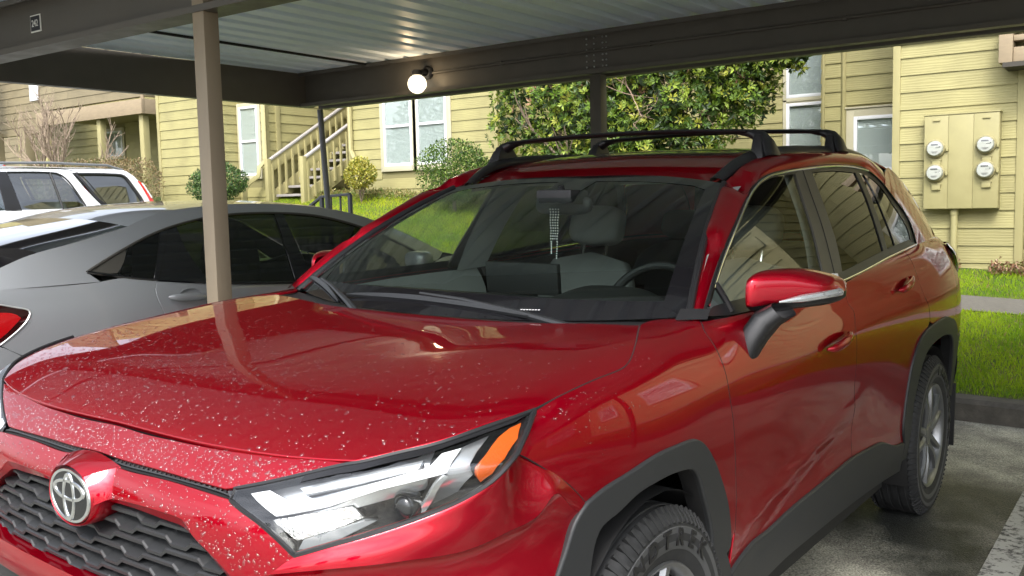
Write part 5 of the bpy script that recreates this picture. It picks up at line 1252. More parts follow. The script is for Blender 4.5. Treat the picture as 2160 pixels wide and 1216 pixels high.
# ---- wipers
WIP = mat('wiper_black', (.014, .015, .016), .45)
def wiper(a, b, piv):
    a, b, piv = Vector(a), Vector(b), Vector(piv)
    mb = MB(); n = 16; mid = a.lerp(b, .45)
    G_ = []
    for i in range(n + 1):
        t = i / n; p = a.lerp(b, t) + Vector((0, 0, .010 * math.sin(PI * t))); w = .004 + .008 * math.sin(PI * t)**.5
        d = (b - a).normalized(); sd = d.cross(Vector((0, 0, 1))).normalized()
        G_.append([p - sd * w, p + Vector((0, 0, .012 * math.sin(PI * t)**.6 + .002)), p + sd * w * .6, p - Vector((0, 0, .008))])
    mb.grid(G_, closev=True); mb.build('wiper_blade', WIP, suv, smooth=True, sharp=45)
    MB().tube([tuple(piv), tuple(piv.lerp(mid, .3) + Vector((0, 0, .016))), tuple(mid.lerp(piv, .3) + Vector((0, 0, .03))), tuple(mid + Vector((0, 0, .03)))], [.012, .010, .007, .005], 8).build('wiper_arm', WIP, suv, smooth=True)
    MB().lathe([(.02, -.02), (.02, .006), (.012, .012), (0, .013)], 14, Matrix.Translation(piv)).build('wiper_pivot', WIP, suv, smooth=True)
def wpt(sv, t, up=.012):
    p = wind(sv, t)[0]; return (p[0] - .006, p[1], p[2] + up)
wiper(wpt(.50, .035), wpt(-.48, .005), wpt(-.66, -.03, .0))
wiper(wpt(.99, .06), wpt(.50, -.005), wpt(.30, -.035, .0))

# ---- tail: closing panels, lamps, bumper
ys = np.linspace(-1, 1, 21)
def tailcurve(z, x, w): return [(x + .10 * abs(u)**3 * -1, u * w, z) for u in ys]
loft('tailgate', [tailcurve(1.25, 4.50, .70), tailcurve(1.05, 4.56, .78), tailcurve(.85, 4.58, .80), tailcurve(.66, 4.56, .79)], PAINT, suv, nu=40, nv=16)
loft('rear_screen', [tailcurve(1.58, 4.24, .55), tailcurve(1.42, 4.38, .62), tailcurve(1.25, 4.50, .68)], GLOSSB, suv, nu=40, nv=10)
loft('rear_bumper', [tailcurve(.70, 4.60, .82), tailcurve(.55, 4.62, .83), tailcurve(.35, 4.55, .80)], CLAD, suv, nu=40, nv=10)
loft('rear_spoiler', [[(3.84, -.585, 1.600), (3.88, -.45, 1.64), (3.9, 0, 1.652), (3.88, .45, 1.64), (3.84, .585, 1.600)], [(4.02, -.612, 1.556), (4.08, -.46, 1.62), (4.12, 0, 1.637), (4.08, .46, 1.62), (4.02, .612, 1.556)], [(4.19, -.640, 1.474), (4.30, -.47, 1.585), (4.36, 0, 1.61), (4.30, .47, 1.585), (4.19, .640, 1.474)], [(4.33, -.665, 1.362), (4.31, -.47, 1.56), (4.36, 0, 1.585), (4.31, .47, 1.56), (4.33, .665, 1.362)]], PAINT, suv, nu=40, nv=16)
both('quarter_skirt', [[(4.03, 3.05), (4.42, 3.2)], [(4.42, 3.2), (4.46, 2), (4.46, .8)], [(4.46, .8), (4.13, .8)], [(4.13, .8), (4.08, 2.2), (4.03, 3.05)]], side, CLAD, sc=SC, step=.05, off=.004)
TL = mat('tail_red', (.32, .004, .006), .06, coat=1.0); TLD = mat('tail_dark', (.02, .004, .004), .05, coat=1.0)
for s in SIDES:
    rows = [[(4.22, -.812, 1.222), (4.34, -.795, 1.225), (4.45, -.70, 1.22)], [(4.24, -.850, 1.17), (4.38, -.825, 1.17), (4.50, -.72, 1.165)], [(4.28, -.862, 1.09), (4.41, -.83, 1.09), (4.52, -.73, 1.09)], [(4.34, -.850, 1.025), (4.42, -.822, 1.02), (4.52, -.73, 1.02)]]
    loft('tail_lamp', rows, TL, suv, nu=20, nv=12, mirror=s)
    rows = [[tuple(np.array(p) + (-.03, .004, 0)) for p in r_[:2]] for r_ in rows]
    loft('tail_lamp', [[(r_[0][0] - .005, r_[0][1] - .001, r_[0][2]), (r_[1][0] + .01, r_[1][1] - .008, r_[1][2])] for r_ in rows], TLD, suv, nu=6, nv=12, mirror=s)
    MB().box((4.135, min(-.74 * (1 if not s else -1), -.90 * (1 if not s else -1)), .20), (4.15, max(-.74 * (1 if not s else -1), -.90 * (1 if not s else -1)), .52)).build('mud_flap', MATTB, suv, bevel=.004)

# ---- wheels
TYRE = mat('tyre_rubber', (.013, .0135, .014), .72, noise=(14, .3, 5), bump=(60, .2, .002)); RIM = mat('alloy_grey', (.20, .205, .21), .33, metal=.8); RIMD = mat('alloy_dark', (.045, .047, .05), .35, metal=.5); DISC = mat('brake_disc', (.45, .45, .45), .35, metal=1.0)
LETTER = mat('sidewall_letters', (.006, .006, .007), .5); BAND = mat('sidewall_band', (.05, .051, .052), .6)
def make_wheel():
    """axis along local y; outer face towards -y"""
    w = empty('wheel', (0, 0, 0), 0, suv); RX = Matrix.Rotation(R(90), 4, 'X')   # lathe z -> -y
    tp = [(.236, -.095), (.262, -.108), (.30, -.114), (.335, -.110), (.352, -.098), (.3605, -.078), (.3635, -.04), (.3635, .04), (.3605, .078), (.352, .098), (.335, .110), (.30, .114), (.262, .108), (.236, .095)]
    MB().lathe(tp, 72, RX).build('tyre', TYRE, w, smooth=True, sharp=50)
    # tread blocks: grooves by raised ribs and lugs on the shoulders
    tb = MB()
    for yy in (-.055, -.02, .02, .055):
        tb.lathe([(.3640, yy - .013), (.3672, yy - .011), (.3672, yy + .011), (.3640, yy + .013)], 72, RX)
    for k in range(84):
        a = 2 * PI * k / 84
        for sg in (-1, 1):
            tb.box((-.0045, -.006, -.030), (.0045, .006, .014), Matrix.Rotation(a, 4, 'Y') @ Matrix.Translation((0, sg * .092, .3545)) @ Matrix.Rotation(sg * R(38), 4, 'X') )
    tag(tb.build('tread', TYRE, w), kind='stuff')
    MB().lathe([(.270, .1100), (.272, .1118), (.322, .1136), (.324, .1120)], 72, RX).build('sidewall_band', BAND, w, smooth=True, sharp=40)
    MB().lathe([(.150, -.09), (.222, -.09), (.240, -.098), (.242, -.088), (.232, -.06), (.222, -.05), (.222, .05), (.230, .085), (.241, .096), (.237, .104), (.228, .100), (.218, .088), (.214, .06)], 64, RX).build('rim', RIM, w, smooth=True, sharp=40)
    MB().lathe([(.0, .0), (.152, 0), (.152, -.01), (.0, -.01)], 48, RX @ Matrix.Translation((0, 0, .0))).build('brake_disc', DISC, w, smooth=True, sharp=30)
    MB().lathe([(.153, .001), (.221, .002)], 40, RX).build('backing', MATTB, w)
    MB().lathe([(.2205, -.02), (.2205, .07)], 48, RX).build('barrel', MATTB, w)
    sp = empty  # spokes: five pairs
    for k in range(5):
        for d in (-1, 1):
            a = 2 * PI * k / 5 + PI / 2
            mb = MB(); G_ = []
            for t in np.linspace(0, 1, 8):
                r = .045 + .180 * t; off_ = d * (.021 + .036 * t - .010 * math.sin(PI * t)); hw = .021 - .003 * t; y = -.078 - .014 * math.sin(PI * min(1, t * 1.1)) * .6 - .010 * t
                cx, sx = math.cos(a), math.sin(a)
                G_.append([(cx * r - sx * (off_ + q * hw), y + yo, sx * r + cx * (off_ + q * hw)) for q, yo in ((-1, .03), (-1, .004), (-.55, -.008), (.55, -.008), (1, .004), (1, .03))])
            mb.grid(G_).build('spoke', RIM, w, smooth=True, sharp=30)
            mb2 = MB(); rows = [[(g[2][0], g[2][1] - .0012, g[2][2]), (g[3][0], g[3][1] - .0012, g[3][2])] for g in G_]
    MB().lathe([(.062, .05), (.060, .082), (.040, .09), (.030, .086), (0, .088)], 32, RX).build('hub_cap', RIM, w, smooth=True, sharp=30)
    for k in range(5):
        a = 2 * PI * (k + .5) / 5 + PI / 2; MB().lathe([(.011, .05), (.011, .078), (.006, .081), (0, .081)], 8, Matrix.Translation((.052 * math.cos(a), 0, .052 * math.sin(a))) @ RX).build('wheel_nut', CHROME, w)
    # lettering on the outer sidewall
    word = 'LANDTREK'
    for i, ch in enumerate(word):
        ang = R(90 + 50 - i * 13.0)        # from left over the top
        o = text('letter', ch, .056, (.297 * math.cos(ang), -.1142, .297 * math.sin(ang)), (0, 0, 0), LETTER, w, depth=.0012, bold=.0016)
        o.matrix_basis = Matrix.Translation((.297 * math.cos(ang), -.1145, .297 * math.sin(ang))) @ Matrix.Rotation(R(90) - ang, 4, 'Y') @ Matrix.Rotation(R(90), 4, 'X') @ Matrix.Diagonal((1.15, 1, 1, 1))
    return w
wh = make_wheel()
wheels = [(.925, -.805, 0, 0), (3.615, -.805, 0, 58), (.925, .805, 180, 0), (3.615, .805, 180, 20)]
for i, (x, y, rz, spin) in enumerate(wheels):
    o = wh if i == 0 else copy_tree(wh, suv)
    o.matrix_basis = Matrix.Translation((x, y, .360)) @ Matrix.Rotation(R(rz), 4, 'Z') @ Matrix.Rotation(R(spin), 4, 'Y')

# ---- cabin
DASH = mat('dash_black', (.012, .0125, .013), .55, bump=(300, .2, .001)); SEAT = mat('seat_grey', (.15, .155, .15), .6, bump=(220, .15, .001)); TRIM = mat('cabin_grey', (.26, .27, .265), .6); HEAD = mat('headlining', (.30, .30, .29), .8); SEATD = mat('seat_dark', (.045, .045, .047), .7)
ysd = np.linspace(-.74, .74, 40)
def dz(y):   # instrument hood in front of the driver
    return .045 * math.exp(-((y + .37) / .17)**4)
loft('dashboard', [[(1.155 + .16 * abs(y)**2, y, 1.070) for y in ysd], [(1.33, y, 1.102 + .3 * dz(y)) for y in ysd], [(1.54, y, 1.112 + dz(y)) for y in ysd], [(1.66, y, 1.108 + 1.1 * dz(y)) for y in ysd], [(1.69, y, 1.085 + .9 * dz(y)) for y in ysd]], DASH, suv, nu=60, nv=20)
loft('dashboard', [[(1.69, y, 1.085 + .9 * dz(y)) for y in ysd], [(1.67, y, .98) for y in ysd], [(1.72, y, .90) for y in ysd], [(1.60, y, .62) for y in ysd]], TRIM, suv, nu=60, nv=12)
sc_ = empty('screen', (1.715, .05, 1.165), 0, suv)
MB().box((-.012, -.155, -.055), (.012, .155, .055), Matrix.Rotation(R(-6), 4, 'Y')).build('screen_case', DASH, sc_, bevel=.006)
MB().box((.0125, -.148, -.048), (.0135, .148, .048), Matrix.Rotation(R(-6), 4, 'Y')).build('screen_glass', GLOSSB, sc_)
# steering wheel
sw = empty('steering_wheel', (1.885, -.37, 1.045), 0, suv); tilt = Matrix.Rotation(R(-66), 4, 'Y')
ring = [tuple(tilt @ Vector((.182 * math.cos(t), .182 * math.sin(t), 0))) for t in np.linspace(0, 2 * PI, 40, endpoint=False)]
MB().tube(ring, .0165, 10, close=True).build('wheel_rim', DASH, sw, smooth=True)
MB().box((-.06, -.085, -.03), (.06, .085, .02), tilt).build('airbag_pad', DASH, sw, bevel=.02)
for a in (0, 180, 270 - 180):
    q = tilt @ Vector((.17 * math.cos(R(a + 90)), .17 * math.sin(R(a + 90)), 0)); MB().bar((0, 0, 0), tuple(q), .035, .02).build('wheel_spoke', DASH, sw, bevel=.006)
# seats
def pillow(name, cen, dims, M_, m, parent, p=.45, n=14):
    """superellipsoid cushion"""
    G_ = []
    for u in np.linspace(-PI / 2, PI / 2, n):
        row = []
        for v in np.linspace(0, 2 * PI, 2 * n, endpoint=False):
            f = lambda c: math.copysign(abs(c)**p, c)
            row.append(tuple(M_ @ Vector((cen[0] + dims[0] * f(math.cos(u)) * f(math.cos(v)), cen[1] + dims[1] * f(math.cos(u)) * f(math.sin(v)), cen[2] + dims[2] * f(math.sin(u))))))
        G_.append(row)
    return MB().grid(G_, closev=True).build(name, m, parent, smooth=True, sharp=60)
for y in (.36, -.37):
    st_ = empty('front_seat', (2.3, y, .55), 0, suv); bk = Matrix.Translation((.22, 0, .06)) @ Matrix.Rotation(R(17), 4, 'Y')
    pillow('cushion', (0, 0, .02), (.26, .25, .085), Matrix.Identity(4), SEAT, st_)
    # backrest tapering to the shoulders
    G_ = []
    for t in np.linspace(0, 1, 14):
        w = .255 - .02 * t - .075 * max(0, (t - .72) / .28)**1.6; d = .075 - .02 * t; z = .02 + .60 * t
        e = min(1, (1 - t) * 14)**.5 if t > .9 else 1
        G_.append([tuple(bk @ Vector((d * e * math.copysign(abs(math.cos(a))**.6, math.cos(a)) + .02 * abs(math.sin(a))**3 * -1, w * e * math.copysign(abs(math.sin(a))**.55, math.sin(a)), z))) for a in np.linspace(0, 2 * PI, 28, endpoint=False)])
    MB().grid(G_, closev=True).build('backrest', SEAT, st_, smooth=True, sharp=60)
    pillow('headrest', (-.01, 0, .745), (.055, .135, .09), bk, SEAT, st_, p=.55)
    for dy in (-.06, .06): MB().tube([tuple(bk @ Vector((.0, dy, .58))), tuple(bk @ Vector((0, dy, .70)))], .007, 8).build('headrest_post', CHROME, st_)
rs = empty('rear_seat', (3.15, 0, .55), 0, suv); bk = Matrix.Translation((.22, 0, .08)) @ Matrix.Rotation(R(22), 4, 'Y')
pillow('cushion', (0, 0, .02), (.25, .62, .09), Matrix.Identity(4), SEATD, rs); pillow('backrest', (0, 0, .33), (.08, .62, .32), bk, SEATD, rs)
for dy in (-.38, 0, .38): pillow('headrest', (0, dy, .74), (.05, .12, .075), bk, SEATD, rs, p=.55)
# trims
for s in SIDES:
    sy = -1 if s else 1
    loft('pillar_trim', [A_ * .35 + B_ * .65 + (.03, .035, -.012), A_ * .75 + B_ * .25 + (.02, .030, -.008)], TRIM, suv, nu=50, nv=3, mirror=s)
    loft('door_card', [[(1.30, -.765, 1.09), (1.8, -.80, 1.12), (2.4, -.805, 1.135)], [(1.30, -.74, 1.02), (1.8, -.745, 1.03), (2.4, -.75, 1.04)], [(1.30, -.78, .7), (1.8, -.80, .7), (2.4, -.80, .7)]], TRIM, suv, nu=20, nv=8, mirror=s)
    loft('door_card', [[(2.42, -.80, 1.14), (2.9, -.80, 1.16), (3.5, -.78, 1.19)], [(2.42, -.75, 1.04), (2.9, -.75, 1.05), (3.5, -.74, 1.06)], [(2.42, -.80, .6), (2.9, -.80, .6), (3.5, -.78, .6)]], SEATD, suv, nu=20, nv=8, mirror=s)
    loft('centre_pillar', [[(2.37, -.635, 1.53), (2.29, -.745, 1.30), (2.24, -.79, 1.13)], [(2.60, -.625, 1.54), (2.52, -.735, 1.32), (2.44, -.785, 1.14)]], TRIM, suv, nu=14, nv=3, mirror=s)
panel('headlining', [[(2.09, -.50), (2.10, 0), (2.09, .50)], [(2.09, .50), (3.0, .54), (4.1, .52)], [(4.1, .52), (4.1, -.52)], [(4.1, -.52), (3.0, -.54), (2.09, -.50)]], roof, HEAD, suv, step=.12, off=-.035, lip=0, edge=0)
MB().box((3.75, -.72, .55), (3.80, .72, 1.15)).build('load_cover', SEATD, suv)
for y in (-.30, .30):
    MB().box((-.065, -.19, -.006), (.065, .19, .006), Matrix.Translation((2.155, y, 1.515)) @ Matrix.Rotation(R(-14), 4, 'Y')).build('sun_visor', HEAD, suv, bevel=.005)
# inside mirror and sensor box
im = empty('inside_mirror', (1.93, .02, 1.42), 0, suv)
pillow('mirror_shell', (0, 0, 0), (.022, .12, .036), Matrix.Identity(4), DASH, im, p=.6); MB().tube([(0, 0, .02), (-.02, 0, .07)], .012, 8).build('mirror_stalk', DASH, im)
MB().box((1.83, -.075, 1.425), (1.95, .075, 1.475), None).build('sensor_box', DASH, suv, bevel=.01)
# identification label at the foot of the screen
mb = MB()
for i in range(7): mb.add([wpt(-.43 - .0115 * i - d, .046, .0025) if k == 0 else wpt(-.43 - .0115 * i - d, .0505, .0025) for k, d in ((0, 0), (0, .008), (1, .008), (1, 0))], [(0, 1, 2, 3)])
mb.build('screen_label', mat('label_white', (.4, .4, .4), .6), suv)
# string of beads on the inside mirror
bd_ = tag(empty('bead_string', (1.93, .05, 1.28)), 'string of pale beads hanging from the red suv inside mirror', 'beads')
bd_.matrix_basis = suv.matrix_basis @ Matrix.Translation((1.905, .045, 1.28))
mb = MB()
def bead(p, r=.0030): mb.lathe([(0, -r), (r * .7, -r * .7), (r, 0), (r * .7, r * .7), (0, r)], 6, Matrix.Translation(p))
for dy, n in ((-.018, 13), (-.006, 12), (.006, 12), (.018, 13)):
    for i in range(n): bead((0.002 * math.sin(i), dy * (1 - .3 * i / n), .125 - i * .0098))
for i in range(8): bead((0, -.014 + .0005 * i, .006 - i * .0085)); bead((0, .012, .006 - i * .006))
mb.build('beads', mat('bead_white', (.75, .76, .78), .25), bd_, smooth=True)

# ---- rain drops standing on the paint
def drops(n, fn, u0, u1, v0, v1, keep, sgn, rs, rmin, rmax, pw=3.0):
    r = np.random.default_rng(rs); U = r.uniform(u0, u1, n); V = r.uniform(v0, v1, n); k = keep(U, V, r); U, V = U[k], V[k]
    P = fn(U, V); N = surf_normals(fn, U, V, sgn); rad = rmin + (rmax - rmin) * r.random(len(U))**pw; asp = r.uniform(.8, 1.5, len(U)); an = r.uniform(0, PI, len(U))
    return P, N, rad, asp, an
def build_drops(name, sets, m, parent):
    Vs, Fs, Ns = [], [], []; k = 0
    ring = [(1.0, 0), (.82, .22), (.46, .36)]; ns = 7
    for P, N, rad, asp, an in sets:
        for p, n_, r_, a_, t_ in zip(P, N, rad, asp, an):
            ref = np.array([0, 1, 0]) if abs(n_[1]) < .8 else np.array([1, 0, 0])
            e1 = np.cross(n_, ref); e1 /= np.linalg.norm(e1); e2 = np.cross(n_, e1)
            f1 = e1 * math.cos(t_) + e2 * math.sin(t_); f2 = -e1 * math.sin(t_) + e2 * math.cos(t_)
            for q, h in ring:
                for j in range(ns):
                    a = 2 * PI * j / ns; Vs.append(p + (f1 * math.cos(a) * a_ + f2 * math.sin(a)) * r_ * q + n_ * (r_ * h + .0001))
            Vs.append(p + n_ * r_ * .41)
            for b in range(2):
                for j in range(ns): j2 = (j + 1) % ns; Fs.append((k + b * ns + j, k + b * ns + j2, k + (b + 1) * ns + j2, k + (b + 1) * ns + j))
            for j in range(ns): Fs.append((k + 2 * ns + j, k + 2 * ns + (j + 1) % ns, k + 3 * ns))
            k += 3 * ns + 1
    me = bpy.data.meshes.new(name); me.from_pydata([tuple(v) for v in Vs], [], Fs); me.polygons.foreach_set('use_smooth', [True] * len(me.polygons))
    return tag(mesh_obj(name, me, parent, m), kind='stuff')
WATER = glass('water_drop', (.88, .80, .81), f0=.034, edge=.33)
hp = resample([rev(hf)[:-1] + [(.1495, 0)], [(.1495, 0), (1.15, 0)], [(1.15, 0), (1.15, -.66)], rev(D['hood_cut']), rev(D['hood_hl'])], (1, 1), .03)
def on_hood(U, V, r):
    q = np.stack([U, -np.abs(V)], -1); k = inside(hp, q)
    dens = np.clip(1.25 - (U - .15) / .75, .10, 1) * (np.where(V > -.25, 1.0, .45)); return k & (r.random(len(U)) < dens)
def on_poly(poly):
    return lambda U, V, r: inside(poly, np.stack([-np.abs(U), V], -1))
up_poly = resample([[(0, .947)] + gapc, D['ff_hl'], D['ff_slot'][:-1] + [(0, .9035)]], (1, 1), .03)
bar_poly = resample(barface, (1, 1), .03)
sets = [drops(8500, hood, .15, 1.2, -.8, .8, on_hood, 1, 21, .0011, .0046, 2.4), drops(2600, front, -.6, .6, .88, .955, on_poly(up_poly), -1, 22, .0011, .0042, 2.2), drops(2600, front, -.6, .6, .70, .90, on_poly(bar_poly), -1, 23, .0011, .0042, 2.2),
        drops(520, side, .50, 1.15, 4.3, 7.6, lambda U, V, r: (U > .50 + .05 * (7 - V)) & (r.random(len(U)) < np.clip(1.5 - U * 1.3, .08, 1)), 1, 25, .0010, .0030)]
build_drops('rain_drops', sets, WATER, suv)

# ================================================================== GREY SEDAN (nose in, seen from its right rear)
GREY = mat('sedan_grey_paint', (.275, .288, .30), .38, metal=.35, coat=1.0, coat_rough=.03)
GL_D = glass('sedan_glass', (.15, .16, .165))
sed = tag(empty('grey_sedan', (0, 3.12, 0)), 'dark grey fastback sedan parked nose in behind the tan post', 'car')
_c = tab([.62, .8, 1.1, 1.5, 2.0, 2.8, 3.6, 4.3, 4.9], [.25, .5, .72, .88, 1.0, 1.10], [[.60, .66, .68, .68, .66, .62], [.72, .79, .81, .81, .79, .75], [.82, .865, .88, .878, .86, .825], [.86, .89, .90, .896, .878, .84], [.865, .89, .897, .893, .877, .84], [.865, .89, .895, .89, .874, .835], [.865, .885, .89, .885, .865, .82], [.85, .87, .875, .86, .83, .78], [.80, .82, .82, .80, .76, .70]])
def cside(x, z):
    x = np.atleast_1d(np.asarray(x, float)); z = np.atleast_1d(np.asarray(z, float)); y = _c(x, z) + .006 * np.exp(-((z - 1.035) / .018)**2) * np.clip((2.2 - x) / 1.0, 0, 1)
    return np.stack([x + 0 * y, -y, z + 0 * y], -1)
_cb = curve([.7, 1.1, 1.5, 2.0, 2.8, 3.6, 4.1], [.705, .832, .848, .848, .843, .828, .79])
def cgreen(x, z):
    x = np.atleast_1d(np.asarray(x, float)); z = np.atleast_1d(np.asarray(z, float)); d = z - 1.08
    y = _cb(x) - .50 * d - .55 * np.maximum(d, 0)**2; return np.stack([x + 0 * y, -y, z + 0 * y], -1)
def cboth(name, curves, fn, m, **k): return [panel(name, curves, fn, m, sed, mirror=s, **k) for s in SIDES]
dt = [(1.4497, 1.1295), (1.5881, 1.1876), (1.8068, 1.2695), (1.969, 1.3166), (2.1997, 1.3601), (2.4687, 1.3826), (2.7513, 1.3821), (3.0269, 1.3615), (3.2356, 1.3205), (3.4617, 1.2494), (3.75, 1.125), (3.93, 1.03)]
db = [(1.4497, 1.1295), (1.6239, 1.0942), (1.7939, 1.0673), (2.0863, 1.0322), (2.4479, 1.0005), (2.7192, .9866), (3.2, .985), (3.93, 1.0)]
rg = [(1.0776, 1.1743), (1.212, 1.2206), (1.3792, 1.255), (1.5634, 1.2916), (1.7637, 1.3357)]
# roof side, rear pillar
cboth('rear_pillar', [[(.86, 1.083), (.98, 1.13), (1.0776, 1.1743)], rg, [(1.7637, 1.3357), (1.95, 1.392), (2.2, 1.425), (2.5, 1.44), (2.9, 1.43), (3.2, 1.40), (3.5, 1.33), (3.8, 1.21), (4.1, 1.08)], [(4.1, 1.08), (4.0, 1.03), (3.93, 1.03)], dt[::-1], [(1.4497, 1.1295), (1.50, 1.083)], [(1.50, 1.083), (1.2, 1.083), (.86, 1.083)]], cgreen, GREY, step=.04, gap=0, lip=.01, edge=.001)
dcut = [(1.7948, 1.066), (1.7738, 1.0246), (1.7782, .9657), (1.808, .8918), (1.8427, .8282), (1.88, .72), (1.90, .55), (1.90, .35)]
tailp = [(1.0316, 1.0206), (1.1054, .9991), (1.1462, .9804), (1.1372, .95), (1.0698, .8891), (1.0079, .8473)]
cboth('rear_quarter', [[(.86, 1.083), (1.2, 1.083), (1.50, 1.083), (1.62, 1.092), (1.7948, 1.066)], dcut, [(1.90, .35), (1.90, .30), (1.4, .30), (1.28, .45)], [(1.28, .45), (1.27, .60), (1.2246, .7239), (1.1205, .7777), (1.0077, .8452)], tailp[::-1], [(1.0316, 1.0206), (.94, 1.05), (.86, 1.083)]], cside, GREY, step=.035, gap=.003)
cboth('tail_lamp', [tailp, [(1.0079, .8473), (.85, .88), (.74, .92)], [(.74, .92), (.80, 1.0), (1.0316, 1.0206)]], cside, TLD, step=.03, gap=.006, lip=.03)
cboth('tail_lamp', [[(1.015, .985), (1.085, .972), (1.105, .955)], [(1.105, .955), (1.05, .905), (1.0, .87)], [(1.0, .87), (.90, .895), (.85, .93)], [(.85, .93), (.92, .97), (1.015, .985)]], cside, TL, step=.03, off=.002, gap=0, lip=.002)
for s_ in (1, -1): MB().tube([tuple(p * (1, s_, 1)) for p in pts3(cside, spl(np.array(tailp), n=24), .001)], .004, 6).build('lamp_trim', mat('lamp_silver_edge', (.6, .6, .6), .3, metal=.6), sed, smooth=True)
cboth('rear_bumper', [[(.70, .90), (.85, .875), (1.0079, .842), (1.1205, .774), (1.2246, .72), (1.265, .60)], [(1.265, .60), (1.27, .3)], [(1.27, .3), (.64, .3)], [(.64, .3), (.62, .6), (.70, .90)]], cside, GREY, step=.05, gap=.003)
cboth('rear_door', [[(1.7948, 1.062)] + [(x, z - .004) for x, z in db[3:6]], [(2.735, .982), (2.73, .8), (2.75, .35)], [(2.75, .35), (1.90, .35)], dcut[::-1]], cside, GREY, step=.04, gap=.003)
cboth('front_door', [[(2.735, .982), (3.2, .98), (3.85, .99)], [(3.85, .99), (3.80, .7), (3.80, .35)], [(3.80, .35), (2.75, .35)], [(2.75, .35), (2.73, .8), (2.735, .982)]], cside, GREY, step=.05, gap=.003)
cboth('front_wing', [[(3.85, .99), (4.1, 1.05), (4.6, .98), (4.95, .88)], [(4.95, .88), (4.9, .5), (4.85, .3)], [(4.85, .3), (3.80, .35)], [(3.80, .35), (3.80, .7), (3.85, .99)]], cside, GREY, step=.06, gap=.003)
# glass and black frames
dc2 = [(1.9404, 1.2759), (1.8706, 1.1826), (1.7948, 1.0696)]
cboth('quarter_trim', [[dt[0], dt[1], (1.70, 1.232)], [(1.70, 1.232), (1.66, 1.17), (1.60, 1.115)], [(1.60, 1.115), (1.53, 1.118), dt[0]]], cgreen, PILLAR, step=.03, gap=.001, off=.001)
cboth('quarter_window', [[(1.70, 1.232), (1.8068, 1.2695), (1.925, 1.302)], [(1.925, 1.302), (1.855, 1.19), (1.785, 1.076)], [(1.785, 1.076), (1.69, 1.093), (1.60, 1.115)], [(1.60, 1.115), (1.66, 1.17), (1.70, 1.232)]], cgreen, GL_D, step=.04, gap=.002, lip=0, edge=0, off=-.003)
cboth('rear_window', [[(1.985, 1.318), (2.1997, 1.356), (2.4687, 1.378), (2.735, 1.378)], [(2.735, 1.378), (2.69, 1.19), (2.66, .995)], [(2.66, .995), (2.4479, 1.003), (2.0863, 1.035), (1.81, 1.068)], [(1.81, 1.068), (1.885, 1.18), (1.985, 1.318)]], cgreen, GL_D, step=.05, gap=.002, lip=0, edge=0, off=-.003)
cboth('front_window', [[(2.80, 1.376), (3.0269, 1.357), (3.2356, 1.316), (3.4617, 1.245), (3.75, 1.12), (3.90, 1.03)], [(3.90, 1.03), (3.2, .99), (2.79, .99)], [(2.79, .99), (2.79, 1.19), (2.80, 1.376)]], cgreen, GL_D, step=.06, gap=.002, lip=0, edge=0, off=-.003)
cboth('door_pillar', [[(2.735, 1.380), (2.80, 1.378)], [(2.80, 1.378), (2.785, 1.19), (2.785, .99)], [(2.785, .99), (2.665, .995)], [(2.665, .995), (2.69, 1.19), (2.735, 1.380)]], cgreen, GLOSSB, step=.05, off=.001)
cboth('door_pillar', [[(1.925, 1.302), (1.985, 1.318)], [(1.985, 1.318), (1.885, 1.18), (1.81, 1.068)], [(1.81, 1.068), (1.785, 1.076)], [(1.785, 1.076), (1.855, 1.19), (1.925, 1.302)]], cgreen, GLOSSB, step=.04, off=.001)
cboth('tinted_corner', [[(1.985, 1.318), (2.04, 1.33)], [(2.04, 1.33), (2.03, 1.22), (2.09, 1.036)], [(2.09, 1.036), (1.81, 1.068)], [(1.81, 1.068), (1.885, 1.18), (1.985, 1.318)]], cgreen, GLOSSB, step=.04, off=-.0015, gap=.0, lip=.0, edge=0)
for s_ in (1, -1):
    MB().tube([tuple(p * (1, s_, 1)) for p in pts3(cgreen, spl(np.array(dt), n=50), .002)], .007, 6).build('window_trim', PILLAR, sed, smooth=True)
    MB().tube([tuple(p * (1, s_, 1)) for p in pts3(cgreen, spl(np.array(db), n=40), .002)], .008, 6).build('window_trim', GLOSSB, sed, smooth=True)
# roof, rear screen, boot lid
def across(x, ye, ze, xc, zc, n=9):
    """arched line across the car from edge to edge"""
    return [(x + (xc - x) * (1 - (abs(u))**2.2), u * ye, ze + (zc - ze) * (1 - abs(u)**2.4)) for u in np.linspace(-1, 1, n)]
e_ = lambda x, z: -float(cgreen(x, z)[0][1])
loft('roof', [across(1.7637, e_(1.7637, 1.3357), 1.3357, 1.70, 1.385), across(1.95, e_(1.95, 1.392), 1.392, 1.92, 1.432), across(2.2, e_(2.2, 1.425), 1.425, 2.2, 1.460), across(2.5, e_(2.5, 1.44), 1.44, 2.5, 1.472), across(2.9, e_(2.9, 1.43), 1.43, 2.9, 1.465), across(3.2, e_(3.2, 1.40), 1.40, 3.25, 1.437)], GREY, sed, nu=40, nv=24)
loft('rear_screen', [across(1.0776, e_(1.0776, 1.1743), 1.1743, .93, 1.205), across(1.3792, e_(1.3792, 1.255), 1.255, 1.27, 1.300), across(1.7637, e_(1.7637, 1.3357), 1.3357, 1.70, 1.385)], mat('rear_screen_black', (.008, .008, .01), .04, coat=1.0, coat_ior=1.7), sed, nu=40, nv=16)
loft('windscreen', [across(3.2, e_(3.2, 1.40), 1.40, 3.25, 1.437), across(3.6, e_(3.6, 1.295), 1.295, 3.75, 1.30), across(4.1, e_(4.1, 1.08), 1.08, 4.28, 1.06)], GL_D, sed, nu=30, nv=10)
loft('boot_lid', [across(1.0776, e_(1.0776, 1.1743) - .005, 1.172, .93, 1.200), across(.86, .735, 1.083, .70, 1.145), across(.80, .72, 1.05, .62, 1.10), across(.70, .68, .90, .60, .95)], GREY, sed, nu=40, nv=20)
